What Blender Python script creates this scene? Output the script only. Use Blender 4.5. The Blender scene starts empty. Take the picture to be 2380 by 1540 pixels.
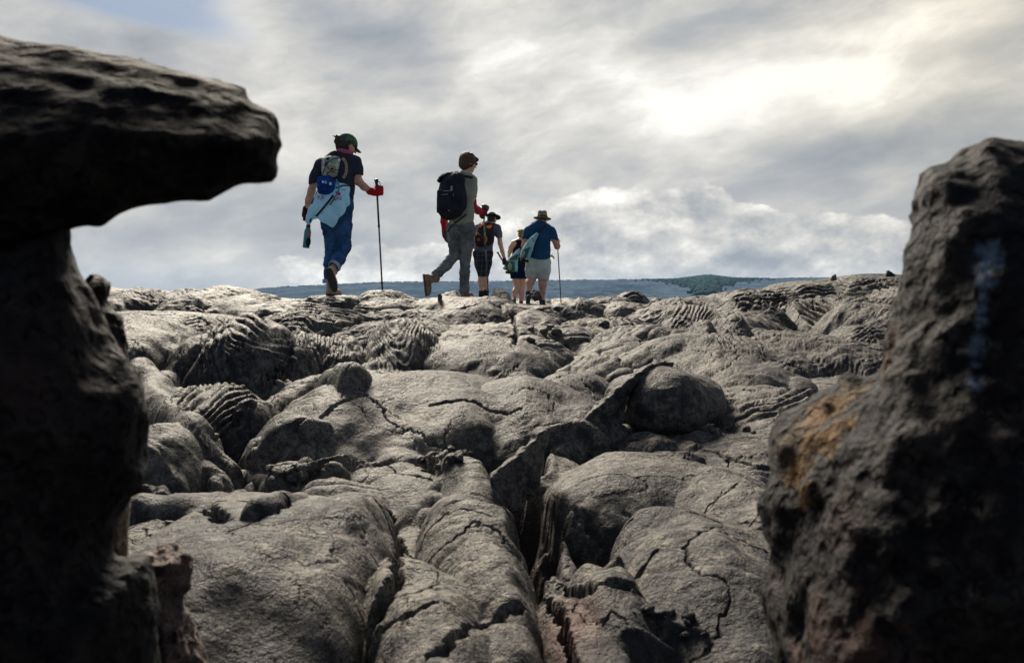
import bpy, bmesh, math, random
import numpy as np
from mathutils import Vector, Matrix

# ------------------------------------------------------------------ camera, sky, sun, exposure
FPX, CU, CV, PITCH = 1850.3, 1189.5, 769.8, math.radians(2.53)   # focal length and centre on a 2379 px wide frame
scn = bpy.context.scene
COL = scn.collection

cam_d = bpy.data.cameras.new("camera")
cam = bpy.data.objects.new("camera", cam_d)
COL.objects.link(cam)
cam.location = (0, 0, 0)
cam.rotation_euler = (math.pi / 2 - PITCH, 0, 0)
cam_d.sensor_width = 36.0
cam_d.lens = 28.0
cam_d.clip_start = 0.02
cam_d.clip_end = 20000
cam_d.dof.use_dof = True
cam_d.dof.focus_distance = 7.0
cam_d.dof.aperture_fstop = 7.5
scn.camera = cam

SUN_AZ, SUN_EL = math.radians(-16), math.radians(37)     # azimuth measured from +Y towards +X
sun_d = bpy.data.lights.new("sun", 'SUN')
sun_d.energy = 5.0
sun_d.angle = math.radians(20)
sun_d.color = (1.0, 0.90, 0.75)
sun = bpy.data.objects.new("sun", sun_d)
COL.objects.link(sun)
sd = Vector((math.sin(SUN_AZ) * math.cos(SUN_EL), math.cos(SUN_AZ) * math.cos(SUN_EL), math.sin(SUN_EL)))
sun.rotation_euler = sd.to_track_quat('Z', 'Y').to_euler()
sun.location = (0, 0, 20)

scn.view_settings.view_transform = 'Standard'
scn.view_settings.look = 'None'
scn.view_settings.exposure = 1.35
scn.view_settings.gamma = 1.0
scn.render.engine = 'CYCLES'
scn.cycles.use_denoising = True
scn.cycles.max_bounces = 6
scn.cycles.volume_bounces = 0


class NT:
    """small node-tree writer"""
    def __init__(s, tree):
        s.t = tree
        s.n = tree.nodes
        s.l = tree.links

    def new(s, typ, **kw):
        n = s.n.new(typ)
        for k, v in kw.items():
            if k in ('operation', 'blend_type', 'data_type', 'interpolation_type', 'noise_dimensions', 'feature', 'noise_type',
                     'sky_type', 'sun_disc', 'sun_elevation', 'sun_rotation', 'normalize', 'clamp', 'use_clamp', 'attribute_name',
                     'voronoi_dimensions', 'wave_type', 'bands_direction', 'distance', 'altitude', 'air_density', 'dust_density'):
                setattr(n, k, v)
        return n

    def put(s, sock, v):
        if isinstance(v, bpy.types.NodeSocket):
            s.l.new(v, sock)
        elif isinstance(v, (tuple, list)):
            if len(v) == 3 and sock.type == 'RGBA':
                v = (*v, 1)
            sock.default_value = v
        else:
            sock.default_value = v

    def m(s, op, a, b=0.0, c=None, clamp=False):
        n = s.n.new('ShaderNodeMath')
        n.operation = op
        n.use_clamp = clamp
        s.put(n.inputs[0], a)
        s.put(n.inputs[1], b)
        if c is not None:
            s.put(n.inputs[2], c)
        return n.outputs[0]

    def vm(s, op, a, b=None, sc=None):
        n = s.n.new('ShaderNodeVectorMath')
        n.operation = op
        s.put(n.inputs[0], a)
        if b is not None:
            s.put(n.inputs[1], b)
        if sc is not None:
            s.put(n.inputs['Scale'], sc)
        return n.outputs[1] if op in ('DOT_PRODUCT', 'LENGTH', 'DISTANCE') else n.outputs[0]

    def mix(s, f, a, b, mode='MIX'):
        n = s.n.new('ShaderNodeMix')
        n.data_type = 'RGBA'
        n.blend_type = mode
        s.put(n.inputs[0], f)
        s.put(n.inputs[6], a)
        s.put(n.inputs[7], b)
        return n.outputs[2]

    def mapr(s, v, a, b, c=0.0, d=1.0, smooth=True):
        n = s.n.new('ShaderNodeMapRange')
        n.interpolation_type = 'SMOOTHSTEP' if smooth else 'LINEAR'
        s.put(n.inputs[0], v)
        n.inputs[1].default_value = a
        n.inputs[2].default_value = b
        n.inputs[3].default_value = c
        n.inputs[4].default_value = d
        return n.outputs[0]

    def noise(s, vec, scale, detail=4.0, rough=0.55, dist=0.0, lac=2.0):
        n = s.n.new('ShaderNodeTexNoise')
        s.put(n.inputs['Vector'], vec)
        n.inputs['Scale'].default_value = scale
        n.inputs['Detail'].default_value = detail
        n.inputs['Roughness'].default_value = rough
        n.inputs['Distortion'].default_value = dist
        n.inputs['Lacunarity'].default_value = lac
        return n.outputs[0]

    def comb(s, x, y, z):
        n = s.n.new('ShaderNodeCombineXYZ')
        s.put(n.inputs[0], x)
        s.put(n.inputs[1], y)
        s.put(n.inputs[2], z)
        return n.outputs[0]

    def sep(s, v):
        n = s.n.new('ShaderNodeSeparateXYZ')
        s.put(n.inputs[0], v)
        return n.outputs[0], n.outputs[1], n.outputs[2]


world = bpy.data.worlds.new("World")
scn.world = world
world.use_nodes = True
world.node_tree.nodes.clear()


def build_sky():
    t = NT(world.node_tree)
    tc = t.new('ShaderNodeTexCoord')
    d = tc.outputs['Generated']
    x, y, z = t.sep(d)
    sky = t.new('ShaderNodeTexSky', sky_type='NISHITA')
    sky.sun_disc = False
    sky.sun_elevation = SUN_EL
    sky.sun_rotation = SUN_AZ
    ysafe = t.m('MAXIMUM', t.m('ABSOLUTE', y), 0.15)
    ez = t.m('DIVIDE', z, t.m('SQRT', t.m('ADD', t.m('MULTIPLY', x, x), t.m('ADD', t.m('MULTIPLY', y, y), 0.02))))   # slope above horizon
    az = t.n.new('ShaderNodeMath'); az.operation = 'ARCTAN2'
    t.put(az.inputs[0], x); t.put(az.inputs[1], y)
    az = az.outputs[0]
    # cloud layers live in (azimuth, slope) space, sheared so that the streaks lean like banks of stratus
    p1 = t.comb(t.m('ADD', az, t.m('MULTIPLY', ez, -0.5)), t.m('MULTIPLY', ez, 1.9), 0.3)
    wq = t.vm('SCALE', t.comb(t.m('SUBTRACT', t.noise(p1, 5.0, 3, 0.5), 0.5), t.m('SUBTRACT', t.noise(t.vm('ADD', p1, (7, 3, 1)), 5.0, 3, 0.5), 0.5), 0.0), sc=0.10)
    p1 = t.vm('ADD', p1, wq)
    big = t.noise(p1, 3.0, 6.0, 0.52, 0.0)
    p2 = t.comb(t.m('ADD', az, t.m('MULTIPLY', ez, -0.8)), t.m('MULTIPLY', ez, 2.0), 4.7)
    mid = t.noise(t.vm('ADD', p2, wq), 7.0, 9.0, 0.60, 0.0)
    low = t.noise(t.comb(az, t.m('MULTIPLY', ez, 5.0), 8.1), 5.0, 5.0, 0.5, 0.2)
    shade = t.m('ADD', t.m('MULTIPLY', big, 0.5), t.m('MULTIPLY', mid, 0.5))

    def spot(u, v, ru, rv, rot=0.0):
        a0, e0 = (u - CU) / FPX, (688 - v) / FPX
        da = t.m('SUBTRACT', az, math.atan(a0))
        de = t.m('SUBTRACT', ez, e0)
        c, s_ = math.cos(rot), math.sin(rot)
        aa = t.m('DIVIDE', t.m('ADD', t.m('MULTIPLY', da, c), t.m('MULTIPLY', de, s_)), ru / FPX)
        bb = t.m('DIVIDE', t.m('SUBTRACT', t.m('MULTIPLY', de, c), t.m('MULTIPLY', da, s_)), rv / FPX)
        r2 = t.m('ADD', t.m('MULTIPLY', aa, aa), t.m('MULTIPLY', bb, bb))
        return t.m('EXPONENT', t.m('MULTIPLY', r2, -1.0))

    # brightness of the cloud deck: higher near the hidden sun, darker in some banks
    lum = t.m('MULTIPLY_ADD', shade, 2.5, -0.72)
    for (u, v, ru, rv, rot, k) in SKY_SPOTS:
        lum = t.m('MULTIPLY_ADD', spot(u, v, ru, rv, rot), k, lum)
    # cumulus heads over the horizon
    pc = t.comb(t.m('ADD', az, 0.0), t.m('MULTIPLY', ez, 1.35), 2.2)
    warp = t.vm('ADD', pc, t.vm('SCALE', (1, 1, 0), sc=0.0))
    cn = t.noise(pc, 5.2, 10.0, 0.58, 0.0)
    pc2 = t.vm('ADD', pc, (0.006, 0.018, 0.0))
    cn2 = t.noise(pc2, 5.2, 10.0, 0.58, 0.0)
    relief = t.m('MULTIPLY', t.m('SUBTRACT', cn, cn2), 3.4)
    bank = t.m('ADD', t.m('ADD', spot(1500, 565, 300, 125, 0.0), t.m('MULTIPLY', spot(1980, 610, 300, 90, 0.0), 0.8)),
               t.m('MULTIPLY', spot(1000, 630, 420, 55, 0.0), 0.75))
    bank2 = t.mapr(t.m('ADD', bank, t.m('MULTIPLY', t.m('SUBTRACT', cn, 0.5), 1.7)), 0.42, 0.49)
    bank2 = t.m('MULTIPLY', bank2, t.mapr(bank, 0.12, 0.3))
    lum = t.m('ADD', lum, t.m('MULTIPLY', bank2, t.m('ADD', relief, t.m('MULTIPLY', t.m('SUBTRACT', t.mapr(bank, 0.2, 0.95, 0.22, 0.06), 0.04), 0.9))))
    lum = t.m('ADD', lum, t.m('MULTIPLY', relief, 0.10))
    # colour ramp of the deck
    cr = t.n.new('ShaderNodeValToRGB')
    t.put(cr.inputs[0], lum)
    e = cr.color_ramp.elements
    e[0].position = 0.05; e[0].color = (0.33, 0.36, 0.40, 1)
    e[1].position = 1.0; e[1].color = (1.08, 1.06, 0.99, 1)
    for p, c in ((0.34, (0.47, 0.485, 0.50)), (0.55, (0.62, 0.615, 0.595)), (0.76, (0.81, 0.79, 0.745))):
        k = e.new(p); k.color = (*c, 1)
    col = cr.outputs[0]
    # yellow tinge towards the upper right
    col = t.mix(t.m('MULTIPLY', spot(2350, 120, 420, 420), 0.85), col, t.mix(1.0, col, (1.0, 0.96, 0.87, 1), 'MULTIPLY'))
    # gaps of blue between the banks
    gap = t.m('ADD', t.m('ADD', t.m('MULTIPLY', spot(60, 15, 330, 85, -0.12), 1.35), t.m('MULTIPLY', spot(300, 60, 260, 60, -0.35), 0.7)), t.m('MULTIPLY', spot(800, 80, 260, 80, -0.5), 0.32))
    gap = t.m('ADD', gap, t.m('MULTIPLY', spot(1330, 640, 160, 26), 0.35))
    gap = t.mapr(t.m('ADD', gap, t.m('MULTIPLY', t.m('SUBTRACT', mid, 0.5), 1.0)), 0.25, 0.85)
    gap = t.m('MULTIPLY', gap, 0.92)
    blue = t.mix(0.7, t.mix(1.0, sky.outputs[0], (0.1, 0.1, 0.1, 1), 'MULTIPLY'), (0.11, 0.21, 0.36, 1))
    col = t.mix(gap, col, blue)
    # unseen deck overhead and behind the camera, dimmed to shape the fill light
    back = t.mapr(y, -0.35, 0.55, 0.0, 1.0)
    over = t.mapr(z, 0.36, 0.80, 1.0, 0.28)
    dark = t.mix(1.0, col, (0.32, 0.39, 0.53, 1), "MULTIPLY")
    col = t.mix(back, dark, t.mix(1.0, col, t.comb(over, over, over), 'MULTIPLY'))
    bg = t.new('ShaderNodeBackground')
    t.put(bg.inputs[0], t.mix(1.0, col, (3.95, 3.95, 3.95, 1), 'MULTIPLY'))
    bg.inputs[1].default_value = 0.1
    out = t.new('ShaderNodeOutputWorld')
    t.l.new(bg.outputs[0], out.inputs[0])


SKY_SPOTS = [   # (u, v, ru, rv, tilt, gain) in the direction grid: bright openings and dark banks of the deck
    (1800, 240, 460, 110, 0.25, 0.25), (1130, 185, 130, 60, 0.1, 0.10), (2330, 150, 160, 220, 0.2, 0.10),
    (1500, 330, 300, 80, 0.15, 0.04), (1900, 380, 300, 45, 0.05, -0.25), (1950, 180, 300, 30, -0.10, -0.22),
    (1500, 100, 360, 80, 0.2, -0.10), (850, 90, 230, 60, -0.45, -0.20), (520, 60, 120, 90, 0.5, 0.20), (150, 70, 110, 22, -0.2, 0.45),
    (1280, 430, 160, 60, 0.0, -0.12), (350, 560, 400, 28, 0.0, -0.16), (620, 620, 420, 40, 0.0, 0.12), (1330, 640, 180, 24, 0.0, -0.22),
]
build_sky()


# ------------------------------------------------------------------ image ray -> world
_f = np.array([0, math.cos(PITCH), -math.sin(PITCH)])
_u = np.array([0, math.sin(PITCH), math.cos(PITCH)])


def W(u, v, Y):
    """the point at depth Y (metres ahead) that stands at frame position u, v"""
    d = _f + (u - CU) / FPX * np.array([1., 0, 0]) - (v - CV) / FPX * _u
    return d * (Y / d[1])


# ------------------------------------------------------------------ noise
def _hash(ix, iy, iz, seed):
    h = (ix.astype(np.int64) * 374761393 + iy.astype(np.int64) * 668265263 + iz.astype(np.int64) * 2147483647 + seed * 974634777) & 0xFFFFFFFF
    h = ((h ^ (h >> 13)) * 1274126177) & 0xFFFFFFFF
    h = ((h ^ (h >> 16)) * 2246822519) & 0xFFFFFFFF
    return h ^ (h >> 15)


def perlin2(x, y, seed=0):
    x = np.asarray(x, np.float32); y = np.asarray(y, np.float32)
    xi = np.floor(x); yi = np.floor(y)
    xf = x - xi; yf = y - yi
    xi = xi.astype(np.int64); yi = yi.astype(np.int64)
    z = np.zeros(1, np.int64)
    u = xf * xf * xf * (xf * (xf * 6 - 15) + 10); v = yf * yf * yf * (yf * (yf * 6 - 15) + 10)

    def g(ox, oy):
        h = _hash(xi + ox, yi + oy, z, seed).astype(np.float32) * np.float32(2 * math.pi / 4294967296.0)
        return np.cos(h) * (xf - ox) + np.sin(h) * (yf - oy)
    a = g(0, 0); b = g(1, 0); c = g(0, 1); d = g(1, 1)
    return ((a + (b - a) * u) * (1 - v) + (c + (d - c) * u) * v) * 1.45


def fbm2(x, y, octv=4, seed=0, gain=0.5):
    s = 0; a = 1.0; t = 0
    for k in range(octv):
        s = s + a * perlin2(x * 2 ** k + 17.3 * k, y * 2 ** k - 9.1 * k, seed + k); t += a; a *= gain
    return s / t


_G3 = np.array([[1, 1, 0], [-1, 1, 0], [1, -1, 0], [-1, -1, 0], [1, 0, 1], [-1, 0, 1], [1, 0, -1], [-1, 0, -1],
                [0, 1, 1], [0, -1, 1], [0, 1, -1], [0, -1, -1], [1, 1, 0], [-1, 1, 0], [0, -1, 1], [0, -1, -1]], np.float32)


def perlin3(x, y, z, seed=0):
    x = np.asarray(x, np.float32); y = np.asarray(y, np.float32); z = np.asarray(z, np.float32)
    xi = np.floor(x); yi = np.floor(y); zi = np.floor(z)
    xf = x - xi; yf = y - yi; zf = z - zi
    xi = xi.astype(np.int64); yi = yi.astype(np.int64); zi = zi.astype(np.int64)
    f = lambda t: t * t * t * (t * (t * 6 - 15) + 10)
    u, v, w = f(xf), f(yf), f(zf)

    def g(a, b, c):
        k = _G3[_hash(xi + a, yi + b, zi + c, seed) & 15]
        return k[..., 0] * (xf - a) + k[..., 1] * (yf - b) + k[..., 2] * (zf - c)
    L = lambda p, q, t: p + (q - p) * t
    return L(L(L(g(0, 0, 0), g(1, 0, 0), u), L(g(0, 1, 0), g(1, 1, 0), u), v),
             L(L(g(0, 0, 1), g(1, 0, 1), u), L(g(0, 1, 1), g(1, 1, 1), u), v), w)


def fbm3(p, freq, octv=4, seed=0, gain=0.5):
    s = 0; a = 1.0
    for k in range(octv):
        q = freq * 2 ** k
        s = s + a * perlin3(p[..., 0] * q + 3.1 * k, p[..., 1] * q, p[..., 2] * q - 5.7 * k, seed + k); a *= gain
    return s


# ------------------------------------------------------------------ object helpers
def tag(o, label=None, cat=None, group=None, kind=None):
    if label: o['label'] = label
    if cat: o['category'] = cat
    if group: o['group'] = group
    if kind: o['kind'] = kind
    return o


def mesh_obj(name, verts, faces, mat, parent=None, origin=None, smooth=True):
    """one mesh object; world-space verts; origin = where its own zero sits"""
    verts = np.asarray(verts, np.float64)
    o0 = np.zeros(3) if origin is None else np.asarray(origin, float)
    me = bpy.data.meshes.new(name)
    faces_np = faces if isinstance(faces, np.ndarray) else None
    vv = (verts - o0).astype(np.float32)
    if faces_np is not None:
        k = faces_np.shape[1]
        me.vertices.add(len(vv)); me.vertices.foreach_set('co', vv.ravel())
        me.loops.add(faces_np.size); me.loops.foreach_set('vertex_index', faces_np.astype(np.int32).ravel())
        me.polygons.add(len(faces_np))
        me.polygons.foreach_set('loop_start', np.arange(0, faces_np.size, k, dtype=np.int32))
        me.update(calc_edges=True)
        me.validate()
    else:
        me.from_pydata([tuple(map(float, v)) for v in vv], [], faces)
    if smooth:
        me.polygons.foreach_set('use_smooth', np.ones(len(me.polygons), bool))
    me.materials.append(mat)
    o = bpy.data.objects.new(name, me)
    COL.objects.link(o)
    if parent is not None:
        o.parent = parent
        o.location = Vector(o0) - thing_loc(parent)
    else:
        o.location = o0
    return o


def thing_loc(o):
    v = Vector((0, 0, 0))
    while o is not None:
        v += Vector(o.location); o = o.parent
    return v


def empty(name, loc):
    o = bpy.data.objects.new(name, None)
    o.empty_display_size = 0.2
    o.location = loc
    COL.objects.link(o)
    return o


# ------------------------------------------------------------------ signed distance modelling
class Field:
    """a box of samples in which solids are described and from which one closed mesh is drawn"""
    def __init__(s, lo, hi, vox):
        s.lo = np.asarray(lo, np.float32); s.vox = vox
        n = np.maximum(3, np.ceil((np.asarray(hi) - np.asarray(lo)) / vox).astype(int) + 1)
        s.n = n
        ax = [s.lo[i] + np.arange(n[i], dtype=np.float32) * np.float32(vox) for i in range(3)]
        s.P = np.stack(np.meshgrid(*ax, indexing='ij'), -1)
        s.D = np.full(n, 1e3, np.float32)

    def add(s, d, k=0.0):
        s.D = smin(s.D, d, k)
        return s

    def cut(s, d, k=0.0):
        s.D = -smin(-s.D, d, k)
        return s

    def keep(s, d):
        s.D = np.maximum(s.D, d)
        return s

    def mesh(s):
        D = s.D
        D = D.copy()
        D[0] = np.maximum(D[0], 1e-3); D[-1] = np.maximum(D[-1], 1e-3)
        D[:, 0] = np.maximum(D[:, 0], 1e-3); D[:, -1] = np.maximum(D[:, -1], 1e-3)
        D[:, :, 0] = np.maximum(D[:, :, 0], 1e-3); D[:, :, -1] = np.maximum(D[:, :, -1], 1e-3)
        ins = D < 0
        c = [D[:-1, :-1, :-1], D[1:, :-1, :-1], D[:-1, 1:, :-1], D[1:, 1:, :-1], D[:-1, :-1, 1:], D[1:, :-1, 1:], D[:-1, 1:, 1:], D[1:, 1:, 1:]]
        off = np.array([[i & 1, (i >> 1) & 1, (i >> 2) & 1] for i in range(8)], np.float32)
        cnt = sum((q < 0).astype(np.int8) for q in c)
        act = (cnt > 0) & (cnt < 8)
        idx = np.full(act.shape, -1, np.int64)
        cells = np.argwhere(act)
        idx[act] = np.arange(len(cells))
        vals = np.stack([q[act] for q in c], -1)
        acc = np.zeros((len(cells), 3), np.float32); w = np.zeros(len(cells), np.float32)
        for a, b in ((0, 1), (2, 3), (4, 5), (6, 7), (0, 2), (1, 3), (4, 6), (5, 7), (0, 4), (1, 5), (2, 6), (3, 7)):
            va, vb = vals[:, a], vals[:, b]
            cr = (va < 0) != (vb < 0)
            t = np.where(cr, va / np.where(va == vb, 1, va - vb), 0)
            p = off[a] + (off[b] - off[a]) * t[:, None]
            acc += p * cr[:, None]; w += cr
        V = s.lo + (cells + acc / w[:, None]) * s.vox
        F = []
        for ax in range(3):
            sl0 = [slice(1, -1)] * 3; sl1 = [slice(1, -1)] * 3
            sl0[ax] = slice(0, -1); sl1[ax] = slice(1, None)
            a = ins[tuple(sl0)]; b = ins[tuple(sl1)]
            ch = np.argwhere(a != b)
            fl = a[tuple(ch.T)]
            base = ch + 1; base[:, ax] -= 1
            o1, o2 = [(1, 2), (2, 0), (0, 1)][ax]
            e1 = np.zeros(3, int); e1[o1] = 1
            e2 = np.zeros(3, int); e2[o2] = 1
            q = [idx[tuple((base - e1 - e2).T)], idx[tuple((base - e2).T)], idx[tuple(base.T)], idx[tuple((base - e1).T)]]
            q = np.stack(q, -1)
            q = np.where(fl[:, None], q, q[:, ::-1])
            F.append(q)
        return V, np.concatenate(F)

    def obj(s, name, mat, parent=None, origin=None, smooth_it=1, disp=None):
        V, F = s.mesh()
        if not len(V):
            print('EMPTY FIELD', name); 
            return None
        V = relax(V, F, smooth_it)
        if disp is not None:
            V = disp(V)
        if origin is None:
            origin = V.mean(0)
        return mesh_obj(name, V, F, mat, parent, origin)


def relax(V, F, it):
    V = V.astype(np.float64)
    for _ in range(it):
        acc = np.zeros_like(V); w = np.zeros(len(V))
        for k in range(4):
            a, b = F[:, k], F[:, (k + 1) % 4]
            for i in range(3):
                acc[:, i] += np.bincount(a, V[b, i], len(V)) + np.bincount(b, V[a, i], len(V))
            w += np.bincount(a, minlength=len(V)) + np.bincount(b, minlength=len(V))
        V = V * 0.4 + acc / np.maximum(w, 1)[:, None] * 0.6
    return V


def smin(a, b, k):
    if k <= 0:
        return np.minimum(a, b)
    h = np.clip(0.5 + 0.5 * (b - a) / k, 0, 1)
    return b + (a - b) * h - k * h * (1 - h)


def sd_cap(P, a, b, ra, rb):
    a = np.asarray(a, np.float32); b = np.asarray(b, np.float32)
    ba = b - a; L = float(ba @ ba) + 1e-12
    t = np.clip(((P - a) @ ba) / L, 0, 1)
    return np.linalg.norm(P - a - t[..., None] * ba, axis=-1) - (ra + (rb - ra) * t)


def sd_ell(P, c, r, R=None):
    q = P - np.asarray(c, np.float32)
    if R is not None:
        q = q @ np.asarray(R, np.float32)      # columns of R = local axes
    r = np.asarray(r, np.float32)
    k0 = np.linalg.norm(q / r, axis=-1)
    k1 = np.linalg.norm(q / (r * r), axis=-1) + 1e-9
    return k0 * (k0 - 1) / k1


def sd_box(P, c, h, R=None, rnd=0.0):
    q = P - np.asarray(c, np.float32)
    if R is not None:
        q = q @ np.asarray(R, np.float32)
    q = np.abs(q) - (np.asarray(h, np.float32) - rnd)
    return np.linalg.norm(np.maximum(q, 0), axis=-1) + np.minimum(q.max(-1), 0) - rnd


def sd_poly(x, z, pts):
    """2D distance to a closed polygon, negative inside"""
    pts = np.asarray(pts, np.float32)
    d = np.full(x.shape, 1e9, np.float32); s = np.ones(x.shape, np.float32)
    n = len(pts)
    for i in range(n):
        a = pts[i]; b = pts[i - 1]
        ex, ez = b[0] - a[0], b[1] - a[1]
        wx, wz = x - a[0], z - a[1]
        t = np.clip((wx * ex + wz * ez) / (ex * ex + ez * ez + 1e-12), 0, 1)
        dx, dz = wx - ex * t, wz - ez * t
        d = np.minimum(d, dx * dx + dz * dz)
        c1 = z >= a[1]; c2 = z < b[1]; c3 = ex * wz > ez * wx
        flip = (c1 & c2 & c3) | (~c1 & ~c2 & ~c3)
        s = np.where(flip, -s, s)
    return s * np.sqrt(d)


def frame_from(zax, xhint=(1, 0, 0)):
    z = np.asarray(zax, float); z = z / np.linalg.norm(z)
    x = np.asarray(xhint, float); x = x - z * (x @ z); x = x / np.linalg.norm(x)
    y = np.cross(z, x)
    return np.stack([x, y, z], 1)
# ------------------------------------------------------------------ materials
def new_mat(name):
    m = bpy.data.materials.new(name)
    m.use_nodes = True
    m.node_tree.nodes.clear()
    t = NT(m.node_tree)
    b = t.new('ShaderNodeBsdfPrincipled')
    o = t.new('ShaderNodeOutputMaterial')
    t.l.new(b.outputs[0], o.inputs[0])
    return m, t, b


def bump(t, b, h, strength, dist, prev=None):
    n = t.new('ShaderNodeBump')
    n.inputs['Strength'].default_value = strength
    n.inputs['Distance'].default_value = dist
    t.put(n.inputs['Height'], h)
    if prev is not None:
        t.l.new(prev, n.inputs['Normal'])
    return n.outputs[0]


def lava_mat(name, base=(0.032, 0.032, 0.035), pale=(0.165, 0.153, 0.135), rough=0.52, grain=0.9, spec=0.05, tints=True):
    m, t, b = new_mat(name)
    g = t.new('ShaderNodeNewGeometry').outputs['Position']
    n1 = t.noise(g, 1.3, 5, 0.6)
    n2 = t.noise(g, 22.0, 4, 0.6)
    n3 = t.noise(g, 130.0, 3, 0.7)
    n4 = t.noise(g, 420.0, 2, 0.6)
    f = t.m('ADD', t.m('MULTIPLY', n1, 0.5), t.m('MULTIPLY', n2, 0.5))
    c = t.mix(t.mapr(f, 0.41, 0.58), base, pale)
    # glassy flecks and tiny dark pits of the crust
    c = t.mix(t.mapr(n3, 0.50, 0.62, 0.0, 0.85), c, (0.028, 0.027, 0.029, 1))
    c = t.mix(t.mapr(t.noise(g, 58.0, 3, 0.7), 0.52, 0.62, 0.0, 0.7), c, (0.035, 0.033, 0.035, 1))
    c = t.mix(t.mapr(n4, 0.58, 0.75, 0.0, 0.35), c, (0.20, 0.19, 0.17, 1))
    c = t.mix(t.mapr(t.noise(g, 3.1, 3, 0.6), 0.56, 0.75, 0, 0.35), c, (0.12, 0.105, 0.125, 1))
    if tints:
        a = t.new('ShaderNodeAttribute', attribute_name='tint')
        ax, ay, az = t.sep(a.outputs['Vector'])
        c = t.mix(t.m('MULTIPLY', ax, 0.7), c, (0.105, 0.062, 0.055, 1))   # rusty crust
        c = t.mix(t.m('MULTIPLY', ay, 0.8), c, (0.055, 0.045, 0.045, 1))     # raw broken faces inside the cracks
    t.put(b.inputs['Base Color'], c)
    t.put(b.inputs['Roughness'], t.m('MULTIPLY_ADD', n2, 0.25, rough - 0.12))
    b.inputs['Specular IOR Level'].default_value = spec
    # crust relief: fine wrinkles, pits, thin cracks
    v = t.new('ShaderNodeTexVoronoi', feature='DISTANCE_TO_EDGE')
    wv = t.vm('ADD', g, t.vm('SCALE', t.comb(t.noise(g, 9.0, 4, 0.7), t.noise(t.vm('ADD', g, (4, 4, 4)), 9.0, 4, 0.7), 0.0), sc=0.20))
    t.put(v.inputs['Vector'], wv)
    v.inputs['Scale'].default_value = 3.6
    crack = t.mapr(v.outputs[0], 0.0, 0.035, 0.0, 1.0)
    crmask = t.mapr(t.noise(g, 2.3, 2, 0.5), 0.42, 0.60)
    crack = t.m('SUBTRACT', 1.0, t.m('MULTIPLY', t.m('SUBTRACT', 1.0, crack), crmask))
    nb = bump(t, b, crack, 1.0, 0.012)
    nb = bump(t, b, t.noise(g, 16.0, 5, 0.7), 0.7, 0.035, nb)
    nb = bump(t, b, t.noise(g, 45.0, 5, 0.7), 0.8 * grain, 0.016, nb)
    nb = bump(t, b, n3, 0.9 * grain, 0.006, nb)
    nb = bump(t, b, n4, 0.6 * grain, 0.0012, nb)
    t.l.new(nb, b.inputs['Normal'])
    return m


def rock_mat(name, dark=(0.030, 0.027, 0.027), light=(0.085, 0.075, 0.070), lichen=None, scale=1.0, rough=0.75, spec=0.35, streak=()):
    m, t, b = new_mat(name)
    g = t.new('ShaderNodeNewGeometry').outputs['Position']
    n1 = t.noise(g, 9.0 * scale, 5, 0.62)
    n2 = t.noise(g, 60.0 * scale, 4, 0.65)
    c = t.mix(t.mapr(t.m('ADD', t.m('MULTIPLY', n1, .5), t.m('MULTIPLY', n2, .5)), 0.42, 0.62), dark, light)
    c = t.mix(t.mapr(t.noise(t.vm('ADD', g, (3, 1, 7)), 7.0 * scale, 4, 0.6), 0.55, 0.70, 0, 0.5), c, (0.034, 0.020, 0.017, 1))
    vv = t.new('ShaderNodeTexVoronoi')
    t.put(vv.inputs['Vector'], g)
    vv.inputs['Scale'].default_value = 48.0 * scale
    pits = t.mapr(vv.outputs['Distance'], 0.15, 0.5)
    if lichen:
        for (p, r, colr) in lichen:
            dd = t.vm('DISTANCE', g, tuple(float(q) for q in p))
            f = t.mapr(t.m('ADD', dd, t.m('MULTIPLY', t.m('SUBTRACT', t.noise(g, 48.0, 6, 0.75), 0.5), r * 4.2)), r * 0.45, r * 0.75, 0.9, 0.0)
            c = t.mix(f, c, (*colr, 1))
    for (p, r, colr) in streak:
        dd = t.vm('DISTANCE', g, tuple(float(q) for q in p))
        f = t.mapr(t.m('ADD', dd, t.m('MULTIPLY', t.m('SUBTRACT', t.noise(g, 90.0, 4, 0.7), 0.5), r * 3.0)), r * 0.2, r * 1.25, 0.5, 0.0)
        c = t.mix(f, c, (*colr, 1))
    t.put(b.inputs['Base Color'], c)
    b.inputs['Roughness'].default_value = rough
    b.inputs['Specular IOR Level'].default_value = spec
    nb = bump(t, b, pits, 1.0, 0.012)
    nb = bump(t, b, n2, 1.0, 0.014, nb)
    nb = bump(t, b, t.noise(g, 18.0 * scale, 5, 0.6), 0.7, 0.02, nb)
    t.l.new(nb, b.inputs['Normal'])
    return m


def flat_mat(name, colr, rough=0.8, spec=0.3, var=0.25, nscale=25.0, bumpd=0.004, bscale=60.0, metal=0.0, weave=False, col2=None, sheen=0.0):
    m, t, b = new_mat(name)
    tc = t.new('ShaderNodeTexCoord').outputs['Object']
    n = t.noise(tc, nscale, 4, 0.6)
    c2 = col2 or tuple(q * (1 - var) for q in colr)
    c = t.mix(t.mapr(n, 0.35, 0.65), tuple(c2), tuple(min(1, q * (1 + var * 0.4)) for q in colr))
    t.put(b.inputs['Base Color'], c)
    b.inputs['Roughness'].default_value = rough
    b.inputs['Specular IOR Level'].default_value = spec
    b.inputs['Metallic'].default_value = metal
    if sheen:
        b.inputs['Sheen Weight'].default_value = sheen
    nb = bump(t, b, t.noise(tc, bscale, 3, 0.6), 0.6, bumpd)
    t.l.new(nb, b.inputs['Normal'])
    return m
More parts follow.
